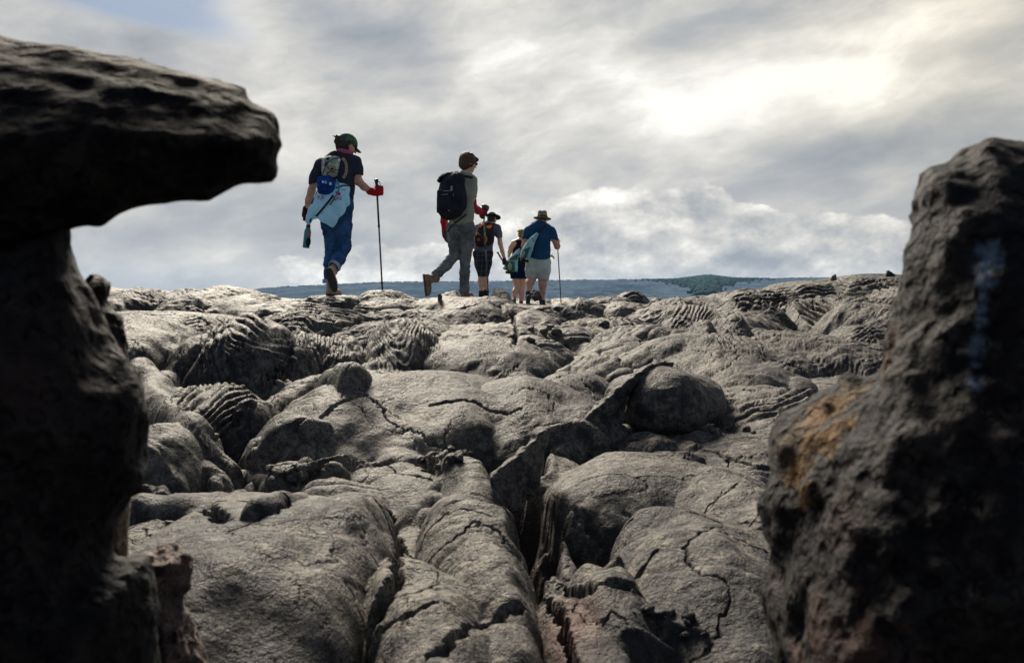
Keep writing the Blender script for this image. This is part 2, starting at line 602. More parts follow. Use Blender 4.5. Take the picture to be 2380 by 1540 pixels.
# ------------------------------------------------------------------ the lava field: one height sheet
BASE = np.array([(2600, 0.45), (1900, 0.85), (1540, 1.3), (1300, 1.9), (1100, 2.7), (1000, 3.3), (900, 4.2), (850, 4.9), (800, 5.8), (765, 6.7),
                 (740, 7.5), (716, 8.3), (708, 9.5), (706, 11), (708, 15), (701, 20), (699, 27), (712, 40), (722, 60), (730, 150), (714, 700), (708, 3300)], float)
_bz = np.array([W(CU, v, Y)[2] for v, Y in BASE])
_bY = BASE[:, 1]
_bz[0] = -0.62


def base_z(Y):
    return np.interp(Y, _bY, _bz)


def Yof(v):
    """depth at which the plain base surface shows at frame height v"""
    n = 14
    return float(np.interp(v, BASE[:n][::-1, 0], BASE[:n][::-1, 1]))


def make_grid():
    vs = np.linspace(1900, 845, 960)
    Y1 = np.array([Yof(v) for v in vs])
    Y0 = np.linspace(-3.0, Y1[0], 40)[:-1]
    Y2 = np.concatenate([np.arange(Y1[-1] + 0.008, 6.9, 0.0085), np.arange(6.9, 11.5, 0.0125), np.arange(11.5, 14, 0.02)])
    Y3 = np.geomspace(14, 34, 170)[1:]
    Y4 = np.geomspace(34, 3200, 50)[1:]
    Y = np.concatenate([Y0, Y1, Y2, Y3, Y4])
    s_in = np.linspace(-0.54, 0.53, 1240)
    s_mid = np.linspace(0.535, 0.72, 60)
    s_out = 0.72 + np.geomspace(0.006, 3.0, 30)
    s = np.concatenate([-s_out[::-1], -s_mid[::-1] - 0.006, s_in, s_mid, s_out])
    wdt = np.sqrt(np.maximum(Y, 0) ** 2 + 0.7 ** 2)
    X = s[None, :] * wdt[:, None]
    Yg = np.repeat(Y[:, None], len(s), 1)
    return X.astype(np.float64), Yg.astype(np.float64)


GX, GY = make_grid()
lob_rng = np.random.RandomState(11)


def ropes(x, y, amp, lam, ang, seed, centre=None, warp=0.5):
    """pahoehoe cords: rounded ridges with sharp creases between them"""
    wv = fbm2(x / lam * 0.22, y / lam * 0.22, 3, seed) * warp * 2.0
    if centre is None:
        ph = (x * math.cos(ang) + y * math.sin(ang)) / lam
    else:
        ph = np.hypot(x - centre[0], y - centre[1]) / lam
    ph = ph + wv * 2.0 + 0.22 * perlin2(x / lam * 0.9, y / lam * 0.9, seed + 5)
    r = np.abs(np.sin(ph * math.pi))
    big = np.abs(np.sin(ph * math.pi * 0.37 + 1.0))
    var = 0.45 + 0.75 * np.clip(0.5 + perlin2(x / lam * 0.35, y / lam * 0.35, seed + 9), 0, 1)
    return amp * (r ** 0.65 - 0.6) * var + amp * 0.6 * (big - 0.5)


LOBES = []      # (u, v_foot, v_top, half width px, depth m, rot deg, p, texture)


def lobe(u, vf, vt, hw, b, rot=0, p=2.1, q=1.95, tex=None, lift=0.0):
    LOBES.append(('L', u, vf, vt, hw, b, rot, p, q, tex, lift))


def roll(pts, tex=None, flat=1.0):
    """a long rolled toe: points (u, v of its axis on the ground, radius px, height px)"""
    LOBES.append(('R', pts, tex, flat))


# ---- near field -------------------------------------------------------------
lobe(610, 1640, 1172, 345, 0.52, 0, 2.6, 1.9)                            # big left dome
lobe(430, 1520, 1235, 150, 0.34, 0)
lobe(800, 1560, 1165, 118, 0.50, 0, 2.4, 1.8)                            # its right shoulder
roll([(600, 1195, 42, 40), (690, 1165, 50, 55), (800, 1150, 55, 62), (900, 1175, 55, 66), (955, 1235, 52, 66), (950, 1310, 48, 60), (905, 1390, 42, 45), (880, 1470, 30, 20)])
lobe(705, 1168, 1085, 105, 0.16, 0)
roll([(770, 1110, 38, 42), (860, 1095, 42, 50), (940, 1105, 40, 46), (985, 1135, 34, 30)])
lobe(430, 1222, 1146, 140, 0.17, -6, 2.4, 2.6)
lobe(345, 1330, 1215, 110, 0.25, 0)
lobe(470, 1110, 1062, 70, 0.1)
roll([(490, 1128, 20, 18), (560, 1118, 30, 30), (640, 1098, 40, 44), (700, 1090, 32, 30)])
roll([(720, 1095, 22, 20), (790, 1075, 30, 34), (870, 1085, 30, 30), (960, 1075, 34, 36), (1040, 1080, 28, 24)])
lobe(1060, 1240, 1058, 95, 0.36, 18, 2.2, 2.0)                           # curved lobe left of the spike
lobe(1100, 1440, 1150, 135, 0.42, 14)                                    # central toes, one behind the other
lobe(1150, 1560, 1255, 110, 0.34, 6)
lobe(1010, 1740, 1330, 165, 0.40, 10)
lobe(1160, 1650, 1420, 110, 0.22, 0, 2.2, 2.4)
lobe(1480, 1262, 1060, 262, 0.46, 4)                                     # right dome, upper
lobe(1680, 1300, 1085, 190, 0.46, 0)                           # right dome, upper
lobe(1630, 1600, 1205, 235, 0.50, -6)
lobe(1420, 1560, 1300, 120, 0.26, 0)                          # right dome, lower
lobe(1760, 1420, 1130, 180, 0.5, 0)
lobe(1700, 1150, 1010, 200, 0.5, 0, 2.4, 2.4)
roll([(1278, 1068, 22, 22), (1340, 1052, 34, 44), (1430, 1040, 36, 50), (1520, 1040, 32, 36), (1600, 1050, 26, 18)])
roll([(1290, 1300, 26, 26), (1370, 1290, 28, 34), (1450, 1290, 20, 22)])
roll([(1300, 1350, 26, 24), (1380, 1345, 26, 30), (1460, 1350, 22, 16)])
lobe(1340, 1680, 1385, 100, 0.34, 6, 2.2, 2.2, lift=0)                   # rusty lobe
roll([(1445, 1470, 18, 18), (1500, 1480, 24, 26), (1560, 1500, 20, 22)])
roll([(1440, 1024, 16, 18), (1500, 1030, 22, 24), (1580, 1030, 24, 26), (1650, 1012, 18, 18)])
roll([(1500, 1425, 14, 16), (1580, 1420, 16, 18), (1640, 1440, 12, 10)])
roll([(1265, 1012, 18, 22), (1320, 1004, 28, 36), (1375, 1008, 26, 30), (1395, 1020, 16, 14)])
# ---- middle -----------------------------------------------------------------
lobe(960, 1068, 866, 345, 0.72, 0, 2.5, 2.0)                             # the great mound
lobe(1240, 1062, 876, 225, 0.62, 0, 2.3, 1.9)
lobe(1130, 1046, 905, 160, 0.35, 0, 2.3, 1.9)
lobe(760, 1068, 945, 130, 0.34, 0)
lobe(1330, 985, 860, 130, 0.5)
roll([(548, 1085, 34, 36), (560, 1030, 44, 56), (600, 975, 46, 62), (665, 928, 46, 64), (745, 900, 46, 62), (830, 888, 40, 50)])
roll([(610, 1080, 30, 26), (640, 1030, 34, 40), (700, 1000, 30, 34), (760, 990, 24, 22)])
roll([(330, 905, 46, 62), (395, 960, 46, 60), (450, 1020, 42, 55), (500, 1070, 38, 46), (540, 1105, 26, 25)])
lobe(400, 1150, 975, 110, 0.34, 0, 2.2, 2.4)
lobe(490, 1015, 898, 118, 0.55, 12, 2.6, 2.6, None)
lobe(645, 935, 885, 55, 0.18, 20)
lobe(1740, 925, 838, 160, 0.42, -6, 2.4, 2.0)
lobe(1845, 935, 868, 75, 0.3)
lobe(1790, 1075, 902, 190, 0.75, 0, 2.6, 2.4, None)
lobe(1740, 1000, 930, 120, 0.2)
lobe(1940, 960, 880, 120, 0.5, 0, 2.4, 2.4)
# ---- back -------------------------------------------------------------------
lobe(600, 925, 742, 150, 0.62, 0, 2.1, 2.1, None)   # draped heap
lobe(535, 900, 736, 62, 0.5, 0, 1.9, 1.7, ('rope', 0.02, 0.07, 0, None))
lobe(470, 890, 775, 60, 0.4, 0, 2.2, 1.8)
lobe(720, 905, 775, 75, 0.5, 0, 2.0, 1.8, ('rope', 0.014, 0.06, 10, None))
lobe(790, 880, 780, 90, 0.6, 0, 2.2, 2.2, ('rope', 0.013, 0.05, 0, None))
lobe(740, 812, 718, 120, 0.9, -10, 2.6, 2.4, None)
lobe(940, 880, 742, 110, 0.75, 0, 1.9, 1.9, ('rope', 0.012, 0.05, 20, None))
lobe(880, 850, 765, 70, 0.6, 0, 2.1, 2.0, ('rope', 0.012, 0.05, 20, None))
lobe(1060, 858, 790, 60, 0.5)
lobe(1130, 868, 800, 90, 0.45, 0, 2.2, 2.2, ('rope', 0.010, 0.06, 60, None))
lobe(1225, 852, 778, 102, 0.42, -4, 2.3, 1.8)
lobe(1430, 872, 803, 125, 0.75, 0, 2.3, 2.0)
lobe(1390, 802, 772, 45, 0.25)
lobe(1340, 815, 778, 40, 0.25)
lobe(380, 900, 726, 190, 1.3, 0, 2.8, 2.6)
lobe(1560, 835, 770, 90, 0.6, 0, 2.3, 2.0)
lobe(1690, 852, 728, 75, 0.6, 0, 1.7, 1.9, ('rope', 0.014, 0.06, 150, None))
lobe(1620, 858, 745, 55, 0.5, 0, 1.9, 1.9, ('rope', 0.014, 0.06, 30, None))
lobe(1770, 860, 765, 120, 0.8, 0, 2.0, 2.0, ('rope', 0.014, 0.06, 130, None))
lobe(1740, 790, 700, 115, 0.7, 0, 2.1, 2.0, ('arc', 0.018, 0.10, (1700, 760), 0.4))
lobe(1580, 778, 695, 60, 0.8, -20, 2.2, 1.9, ('rope', 0.022, 0.09, 15, None))
lobe(1860, 815, 778, 60, 0.3)
lobe(1935, 830, 785, 70, 0.4)
lobe(1975, 810, 765, 22, 0.15)
lobe(2010, 850, 760, 90, 0.6, 0, 2.3, 2.2, ('rope', 0.014, 0.08, 80, None))
lobe(1960, 830, 690, 175, 1.3, 6, 2.4, 2.0, None)
lobe(1880, 760, 655, 170, 1.4, 0, 2.2, 2.0, None)
lobe(2060, 730, 640, 230, 1.8, 0, 2.4, 2.2, None)
lobe(2260, 900, 660, 260, 2.5, 0, 2.4, 2.2)
lobe(2000, 700, 638, 60, 0.5)
# lobe under the second walker, dark flank to the right
lobe(1130, 800, 691, 120, 1.35, -12, 2.3, 1.9)
lobe(1250, 806, 722, 100, 0.9, -10, 2.3, 1.9)
lobe(1100, 760, 686, 90, 1.6, 0, 2.2, 2.0)
lobe(1000, 740, 697, 60, 1.1, 0, 2.3, 2.2, ('rope', 0.014, 0.09, 30, None))
lobe(900, 740, 679, 115, 1.25, 0, 2.3, 2.1)
lobe(785, 735, 689, 110, 1.2, 0, 2.3, 2.1)
lobe(760, 728, 697, 130, 0.9, 0, 2.3, 2.2, ('rope', 0.012, 0.07, 100, None))
lobe(320, 745, 671, 100, 1.0, 0, 2.3, 2.0)
lobe(480, 742, 672, 115, 1.0, 0, 2.3, 2.0)
lobe(585, 745, 685, 95, 1.0, 0, 2.3, 2.0)
lobe(540, 715, 668, 95, 0.9, 0, 2.3, 2.0)
lobe(445, 758, 716, 45, 0.25, 0, 2.2, 1.9, ('rope', 0.03, 0.10, 0, None))
lobe(200, 760, 668, 150, 1.4)
lobe(60, 760, 660, 160, 1.6)
lobe(1330, 760, 728, 60, 0.6)
lobe(1440, 765, 728, 60, 0.6)
lobe(1400, 735, 700, 80, 0.8)
lobe(1300, 728, 713, 60, 0.6)


def sample(Z, x, y):
    ys = GY[:, 0]
    r = np.clip(np.searchsorted(ys, y) - 1, 0, len(ys) - 2)
    fr = (y - ys[r]) / (ys[r + 1] - ys[r])
    ss = GS
    s = x / math.sqrt(max(y, 0) ** 2 + 0.7 ** 2)
    c = int(np.clip(np.searchsorted(ss, s) - 1, 0, len(ss) - 2))
    fc = (s - ss[c]) / (ss[c + 1] - ss[c])
    return float((Z[r, c] * (1 - fc) + Z[r, c + 1] * fc) * (1 - fr) + (Z[r + 1, c] * (1 - fc) + Z[r + 1, c + 1] * fc) * fr)


GS = GX[0] / math.sqrt(0.7 ** 2)


def hit(Z, u, v, y0=0.8, y1=60):
    """where the line of sight through u, v first meets the sheet"""
    y = y0
    while y < y1:
        p = W(u, v, y)
        if p[2] < sample(Z, p[0], y):
            return p[0], y
        y *= 1.006
    return W(u, v, Yof(v))[0], Yof(v)


def sd_poly2(x, y, pts):
    d = np.full(x.shape, 1e9); sg = np.ones(x.shape); n = len(pts)
    for i in range(n):
        a = pts[i]; b = pts[i - 1]
        ex, ey = b[0] - a[0], b[1] - a[1]
        wx, wy = x - a[0], y - a[1]
        t = np.clip((wx * ex + wy * ey) / (ex * ex + ey * ey + 1e-9), 0, 1)
        d = np.minimum(d, (wx - ex * t) ** 2 + (wy - ey * t) ** 2)
        c1 = y >= a[1]; c2 = y < b[1]; c3 = ex * wy > ey * wx
        sg = np.where((c1 & c2 & c3) | (~c1 & ~c2 & ~c3), -sg, sg)
    return sg * np.sqrt(d)


CORDS = [   # outline, depth range, kind, parameters, spacing, height
    ([(525, 735), (620, 735), (680, 790), (700, 860), (660, 900), (560, 905), (520, 840)], (3.7, 7.6), 'arc', (700, 705, 1.0, 1.35), 17, 0.70),
    ([(480, 770), (530, 735), (545, 800), (560, 900), (450, 905), (455, 830)], (3.7, 7.6), 'lin', 80, 14, 0.6),
    ([(370, 900), (560, 890), (600, 930), (560, 990), (500, 1030), (440, 990)], (3.0, 5.2), 'lin', 22, 17, 0.85),
    ([(640, 725), (820, 745), (815, 800), (760, 800), (660, 765)], (5.0, 8.6), 'lin', -12, 12, 0.85),
    ([(700, 770), (790, 775), (830, 860), (740, 890), (700, 840)], (3.9, 7.8), 'lin', 75, 9, 0.45),
    ([(850, 760), (930, 735), (1010, 770), (1060, 850), (900, 870), (820, 840)], (3.9, 8.4), 'arc', (930, 650, 1.6, 0.5), 9, 0.40),
    ([(1840, 705), (1960, 685), (2120, 690), (2120, 790), (1990, 795), (1880, 765)], (6.0, 12.5), 'arc', (1960, 655, 0.75, 1.5), 14, 1.25),
    ([(1690, 690), (1770, 665), (1930, 655), (1950, 690), (1840, 712), (1720, 725)], (6.0, 12.5), 'arc', (1700, 560, 0.35, 1.3), 11, 1.1),
    ([(1940, 645), (2120, 640), (2120, 690), (1960, 690)], (7.0, 14.0), 'lin', -8, 9, 0.9),
    ([(1545, 770), (1570, 710), (1640, 695), (1660, 730), (1600, 780)], (5.5, 10.5), 'lin', 55, 10, 0.6),
    ([(1600, 830), (1660, 735), (1720, 735), (1800, 800), (1830, 850), (1700, 860)], (4.6, 8.4), 'lin', -35, 8, 0.5),
    ([(1950, 800), (2000, 755), (2100, 750), (2100, 830), (1980, 840)], (4.8, 8.8), 'lin', 18, 9, 0.65),
    ([(1700, 860), (1800, 830), (2060, 830), (2060, 880), (1900, 880)], (4.2, 6.6), 'lin', 8, 9, 0.5),
    ([(1630, 1000), (1680, 915), (1780, 893), (1900, 905), (1880, 960), (1760, 975), (1690, 1020)], (2.8, 5.0), 'arc', (1850, 1075, 0.9, 1.3), 26, 0.6),
    ([(300, 735), (470, 730), (500, 790), (400, 860), (300, 840)], (5.0, 8.5), 'lin', 15, 12, 0.25),
    ([(400, 715), (480, 715), (485, 760), (405, 760)], (6.0, 9.5), 'arc', (420, 770, 1.0, 1.0), 14, 0.6),
    ([(1480, 700), (1560, 690), (1560, 740), (1480, 745)], (6.5, 12), 'lin', 20, 8, 0.5),
    ([(680, 690), (800, 690), (900, 720), (1000, 740), (900, 760), (700, 725)], (6.0, 9.5), 'lin', -10, 9, 0.35),
    ([(1060, 790), (1170, 790), (1190, 850), (1060, 850)], (4.8, 7.4), 'lin', -40, 9, 0.45),
]


def build_ground():
    X, Y = GX, GY
    # wandering outlines
    near = np.clip(Y, 1.0, 40)
    sc = 1.0 / np.sqrt(near)
    wx = X + (0.075 * fbm2(X * 2.1, Y * 2.1, 3, 3) + 0.006 * perlin2(X * 14, Y * 14, 8)) * np.sqrt(near) * 0.8
    wy = Y + (0.075 * fbm2(X * 2.1 + 40, Y * 2.1, 3, 4) + 0.006 * perlin2(X * 14, Y * 14 + 9, 9)) * np.sqrt(near) * 0.8
    Z = base_z(Y) - 0.06 - 0.10 * np.clip(Y / 4, 0, 1) * np.clip((11 - Y) / 3, 0.3, 1)
    Z = Z + 0.05 * fbm2(X * 1.3, Y * 1.3, 4, 21) * np.clip(Y / 3, 0.3, 1) * np.clip(60 / np.maximum(Y, 1), 0, 1)
    own = np.zeros(X.shape, np.int32)       # which lobe a point belongs to, for the broken edges
    n = 0

    def put(mask_idx, z):
        nonlocal Z, n
        cur = Z[mask_idx]
        up = z > cur
        cur2 = np.where(up, z, cur)
        # a slight rounding of the crease
        Z[mask_idx] = cur2
        o = own[mask_idx]; o[up] = n; own[mask_idx] = o

    def rowslice(y0, y1):
        r = np.where((Y[:, 0] > y0) & (Y[:, 0] < y1))[0]
        return slice(r[0], r[-1] + 1) if len(r) else slice(0, 0)

    def do_ell(cx, cy, a, b, ca, sa, zf, zt, p, q, tex, seed):
        m = max(a, b) * 1.25 + 0.3
        rs = rowslice(cy - m, cy + m)
        xs = wx[rs]; ys = wy[rs]
        if xs.size == 0:
            return
        dx, dy = xs - cx, ys - cy
        lx = (dx * ca + dy * sa) / a; ly = (-dx * sa + dy * ca) / b
        r = (np.abs(lx) ** p + np.abs(ly) ** p) ** (1 / p)
        ins = r < 1
        if not ins.any():
            return
        ii = np.where(ins)
        rr = r[ii]
        prof = (1 - rr ** p) ** (1 / q)
        z = zf + (zt - zf) * prof
        ax, ay = X[rs][ii], Y[rs][ii]
        H = zt - zf
        z = z + H * 0.10 * fbm2(ax * 1.0 / a, ay * 1.0 / a, 2, seed) * prof
        if tex is not None:
            fade = np.clip((1 - rr) * 6, 0, 1)
            if tex[0] == 'rope':
                z = z + ropes(ax, ay, tex[1], tex[2], math.radians(tex[3]), seed) * fade
            else:
                c = W(tex[3][0], tex[3][1], cy)
                cc = (c[0], cy + (tex[3][1] - 800) / 100.0 * -0.0)
                yy = Yof(min(max(tex[3][1], 717), 1800)) if tex[3][1] > 716 else cy + 1.2
                cc = (W(tex[3][0], tex[3][1], yy)[0], yy)
                z = z + ropes(ax, ay, tex[1], tex[2], 0, seed, cc, tex[4]) * fade
        gi = (ii[0] + rs.start, ii[1])
        put(gi, z)

    ORD = [L for L in LOBES if L[0] == 'L'] + [L for L in LOBES if L[0] == 'R']
    for k, L in enumerate(ORD):
        n = k + 1
        if L[0] == 'L':
            _, u, vf, vt, hw, b, rot, p, q, tex, lift = L
            Yf = Yof(vf)
            Yc = Yf + b * 0.95
            cx = W(u, vf, Yc)[0]
            a = hw / FPX * Yc
            zt = W(u, vt, Yc + b * 0.12)[2]
            zf = float(base_z(Yf)) - 0.06 - 0.02 * Yf
            th = math.radians(rot)
            do_ell(cx, Yc, a, b, math.cos(th), math.sin(th), zf, zt, p, q, tex, 100 + k)
        else:
            _, pts, tex, flat = L
            C = []
            for (u, v, r, h) in pts:
                hx, Yc = hit(Z, u, v)
                C.append((hx, Yc, r / FPX * Yc * 1.05, h / FPX * Yc))
            C = np.array(C)
            # smooth resample
            tt = np.linspace(0, len(C) - 1, (len(C) - 1) * 6 + 1)
            Cs = np.stack([np.interp(tt, np.arange(len(C)), C[:, i]) for i in range(4)], 1)
            for _ in range(22):
                Cs[1:-1] = (Cs[:-2] + 2 * Cs[1:-1] + Cs[2:]) / 4
            C = Cs
            zr = [sample(Z, C[i, 0], C[i, 1]) for i in range(len(C))]
            for _ in range(20):
                zr = [zr[0]] + [(zr[i - 1] + 2 * zr[i] + zr[i + 1]) / 4 for i in range(1, len(zr) - 1)] + [zr[-1]]
            y0, y1 = C[:, 1].min() - 0.6, C[:, 1].max() + 0.6
            rs = rowslice(y0, y1)
            xs = wx[rs] * 0.6 + X[rs] * 0.4; ys = wy[rs] * 0.6 + Y[rs] * 0.4
            best = np.full(xs.shape, 1e9); R = np.zeros(xs.shape); Hh = np.zeros(xs.shape); zb = np.zeros(xs.shape)
            for i in range(len(C) - 1):
                a, b2 = C[i], C[i + 1]
                ex, ey = b2[0] - a[0], b2[1] - a[1]
                t = np.clip(((xs - a[0]) * ex + (ys - a[1]) * ey) / (ex * ex + ey * ey + 1e-9), 0, 1)
                d = np.hypot(xs - a[0] - t * ex, ys - a[1] - t * ey)
                rad = a[2] + (b2[2] - a[2]) * t
                up = d / rad < best
                best = np.where(up, d / rad, best)
                Hh = np.where(up, a[3] + (b2[3] - a[3]) * t, Hh)
                zb = np.where(up, zr[i] + (zr[i + 1] - zr[i]) * t, zb)
            ins = best < 1
            ii = np.where(ins)
            prof = np.sqrt(1 - best[ii] ** 2.2)
            z = zb[ii] - 0.03 + (Hh[ii] + 0.03) * prof * (1 + 0.12 * fbm2(X[rs][ii] * 7, Y[rs][ii] * 7, 2, 300 + k))
            put((ii[0] + rs.start, ii[1]), z)

    # countless smaller toes filling the field, nearer ones sparse
    rng = np.random.RandomState(5)
    n0 = len(LOBES) + 1
    for k in range(1350):
        n = n0 + k
        Yc = math.exp(rng.uniform(math.log(4.6), math.log(75)))
        if k > 850: Yc = rng.uniform(4.5, 9.0)
        if k > 1150: Yc = rng.uniform(2.3, 4.8)
        sx = rng.uniform(-0.8, 0.8)
        cx = sx * Yc
        a = rng.uniform(0.12, 0.50) * (1 + Yc / 35)
        b = a * rng.uniform(0.6, 1.7)
        if (0.31 < sx < 0.52 and 5.0 < Yc < 13.0) or (-0.42 < sx < -0.20 and 3.6 < Yc < 7.8):
            continue
        th = rng.uniform(-0.7, 0.7)
        bz = float(base_z(Yc))
        hmx = 0.06 + 0.38 * a
        if Yc < 4.8: a *= 0.4; b *= 0.4; hmx = 0.35 * a
        elif Yc < 8: hmx *= 0.85
        zt = bz + hmx * rng.uniform(0.35, 1.0)
        if 8.5 < Yc:
            if -0.34 < sx < 0.24: zt = min(zt, -0.0015 * Yc + rng.uniform(-0.06, 0.0) * Yc / 10)
            else: zt = min(zt, 0.035 * (Yc / 12) + rng.uniform(-0.05, 0.0) * Yc / 10)
            if zt < bz + 0.02: zt = bz + 0.02
        if 9 < Yc < 19 and -0.12 < sx < 0.16: zt = min(zt, bz + 0.05)
        tex = None
        if rng.rand() < 0.45:
            tex = ('rope', 0.012 + 0.02 * rng.rand() * min(1, Yc / 10), rng.uniform(0.06, 0.12) * (1 + Yc / 25), rng.uniform(0, 180))
        do_ell(cx, Yc, a, b, math.cos(th), math.sin(th), bz - 0.16, zt, 2.1, 2.0, tex, 900 + k)

    dens = np.clip(60 / np.maximum(Y, 1), 0, 1)
    # medium crumpling and skin wrinkles
    wsel = fbm2(X * 0.9, Y * 0.9, 2, 55)
    Z = Z + 0.0045 * fbm2(X * 8, Y * 8, 5, 31, 0.62) * dens * np.clip(0.6 + Y / 5, 0, 2.2)
    wr = np.abs(perlin2(X * 9 + 2.0 * fbm2(X * 3, Y * 3, 2, 71), Y * 16 + 2.0 * fbm2(X * 3, Y * 3, 2, 72), 73))
    Z = Z + 0.018 * (wr ** 0.7 - 0.4) * np.clip((wsel - 0.02) * 5, 0, 1) * dens * np.clip(Y / 4, 0.35, 1.5)
    # flaked plates: terraces broken from the skin
    pl = fbm2(X * 3.2, Y * 4.5, 4, 91, 0.6)
    st = np.floor(pl * 9) / 9
    Z = Z + 0.020 * np.clip(Y / 4, 0.15, 1.5) * (st - pl) * np.clip((fbm2(X * 0.8 + 5, Y * 0.8, 2, 95) - 0.02) * 5, 0, 1) * dens
    # cracks: where a warped field changes sign
    for (fq, wd, dp, sd_) in ((1.9, 0.009, 0.030, 121), (4.3, 0.012, 0.014, 131), (2.7, 0.007, 0.022, 141)):
        jx = X + 0.05 * fbm2(X * 9, Y * 9, 4, sd_ + 3, 0.65); jy = Y + 0.05 * fbm2(X * 9 + 9, Y * 9, 4, sd_ + 4, 0.65)
        c = perlin2(jx * fq, jy * fq, sd_)
        msk = np.clip((perlin2(X * 1.3, Y * 1.3, sd_ + 7) - 0.02) * 5, 0, 1)
        Z = Z - dp * np.clip(Y / 3.2, 0.2, 1) * np.exp(-(c / wd) ** 2) * msk * dens
    # hollows and swells of the crust
    for di, (u, v, ru, rv, dp) in enumerate(((1490, 1200, 150, 26, 0.075), (1700, 1165, 80, 20, 0.022), (1375, 1295, 80, 26, 0.035), (1565, 1335, 70, 18, 0.022), (930, 945, 120, 22, 0.055), (1150, 965, 60, 24, 0.055),
                                             (1290, 930, 70, 16, 0.035), (690, 1255, 100, 18, 0.016), (590, 1430, 110, 30, 0.035), (1060, 1300, 70, 22, 0.018), (1640, 1450, 90, 24, 0.03), (1120, 1450, 60, 20, 0.02),
                                             (1690, 1290, 60, 22, -0.02), (830, 1290, 60, 30, -0.02), (480, 1330, 70, 24, -0.02), (1420, 1130, 90, 20, -0.02), (1000, 1170, 40, 24, -0.015))):
        hx, hy = hit(Z, u, v)
        dyy = abs(Yof(v - rv) - Yof(v + rv)) / 2 * 1.2
        rs = rowslice(hy - 3.2 * dyy - 0.15, hy + 3.2 * dyy + 0.15)
        Xr, Yr = X[rs], Y[rs]
        xs = Xr + 0.05 * perlin2(Xr * 5, Yr * 5, 610 + di); ys = Yr + 0.05 * perlin2(Xr * 5, Yr * 5, 640 + di)
        r2 = ((xs - hx) / (ru / FPX * hy)) ** 2 + ((ys - hy) / dyy) ** 2
        Z[rs] -= dp * np.exp(-r2)
    nearw = np.clip((5.5 - Y) / 2, 0, 1)
    Z = Z + nearw * (0.012 * fbm2(X * 3.4, Y * 3.4, 3, 35) + 0.0035 * fbm2(X * 17, Y * 17, 3, 36))
    # where the walkers and their poles touch down
    ug = CU + FPX * X / np.maximum(Y, 0.3)
    lim = (688.0 - 709.5) / FPX * Y - 0.07 * np.abs(fbm2(X * 3, Y * 2.2, 4, 505, 0.6))
    wgt = np.clip((ug - 1180) / 25, 0, 1) * np.clip((1345 - ug) / 25, 0, 1) * np.clip((Y - 5.6) / 0.8, 0, 1) * np.clip((17.5 - Y) / 0.6, 0, 1)
    Z = np.where((Z > lim) & (Y < 17.5), Z + (lim - Z) * wgt, Z)
    lim = (688.0 - 696.5) / FPX * Y
    wgt = np.clip((ug - 1092) / 12, 0, 1) * np.clip((1160 - ug) / 12, 0, 1) * np.clip((Y - 10.3) / 0.4, 0, 1) * np.clip((17.0 - Y) / 0.6, 0, 1)
    Z = np.where(Z > lim, Z + (lim - Z) * wgt, Z)
    for (ua, ub, vv, yl) in ((745, 805, 689.5, 8.2), (1060, 1150, 690.5, 9.75), (975, 1010, 692, 9.6), (875, 902, 677.5, 8.3)):
        lim = (688.0 - vv) / FPX * Y
        wgt = np.clip((ug - ua) / 10, 0, 1) * np.clip((ub - ug) / 10, 0, 1) * np.clip((Y - 6.0) / 0.5, 0, 1) * np.clip((yl + 0.3 - Y) / 0.3, 0, 1)
        Z = np.where(Z > lim, Z + (lim - Z) * wgt, Z)
    for (u, v, yy, r) in ((775, 687.2, 8.35, 0.24), (888.5, 675.4, 8.44, 0.20), (1083, 688.6, 9.88, 0.24), (1134.6, 689, 9.94, 0.12), (1125, 697.0, 15.70, 0.42),
                          (1260, 708.0, 15.40, 0.30), (1226, 706.2, 15.1, 0.26), (1303.7, 705.3, 15.46, 0.14), (1210.5, 705.8, 16.25, 0.26), (1194, 705.5, 16.1, 0.22)):
        w = W(u, v, yy)
        k = np.exp(-(np.hypot(X - w[0], Y - yy) / r) ** 4)
        Z = Z + (w[2] + 0.006 + 0.006 * fbm2(X * 9, Y * 9, 2, 77) - Z) * k
    tint = np.zeros((*X.shape, 3), np.float32)
    # hand-placed clefts: (points u,v,width px, depth m)
    clefts = [([(1264, 1050, 10), (1236, 1095, 28), (1192, 1130, 36), (1172, 1165, 38), (1212, 1202, 38), (1268, 1238, 36), (1222, 1290, 34), (1266, 1328, 30), (1244, 1372, 18), (1262, 1400, 6)], 0.20),
              ([(905, 1190, 6), (930, 1270, 8), (915, 1350, 10), (872, 1430, 12), (850, 1540, 14)], 0.14),
              ([(880, 1470, 4), (960, 1440, 5), (1010, 1395, 5)], 0.04),
              ([(1000, 1530, 6), (1060, 1490, 7), (1110, 1450, 5), (1160, 1430, 8), (1215, 1420, 6)], 0.06),
              ([(1270, 1390, 5), (1310, 1460, 8), (1335, 1540, 8)], 0.08),
              ([(1300, 1245, 5), (1380, 1250, 7), (1440, 1240, 6), (1470, 1205, 3)], 0.025),
              ([(1290, 1352, 5), (1380, 1370, 10), (1480, 1370, 7)], 0.06),
              ([(1480, 1340, 6), (1530, 1280, 4)], 0.03),
              ([(300, 1214, 12), (400, 1207, 16), (520, 1207, 14)], 0.12),
              ([(720, 1084, 8), (800, 1068, 9), (880, 1080, 9), (980, 1075, 12), (1010, 1095, 10)], 0.08),
              ([(560, 1135, 12), (620, 1130, 20), (680, 1110, 10)], 0.12),
              ([(1640, 1050, 5), (1760, 1090, 4), (1800, 1095, 4)], 0.03),
              ([(1450, 1195, 3), (1600, 1190, 3), (1780, 1215, 3)], 0.02),
              ([(850, 920, 4), (760, 960, 4), (690, 1000, 4)], 0.03),
              ([(1000, 945, 4), (1100, 935, 4), (1210, 950, 3)], 0.03),
              ([(1190, 735, 4), (1200, 760, 4), (1196, 800, 4)], 0.06)]
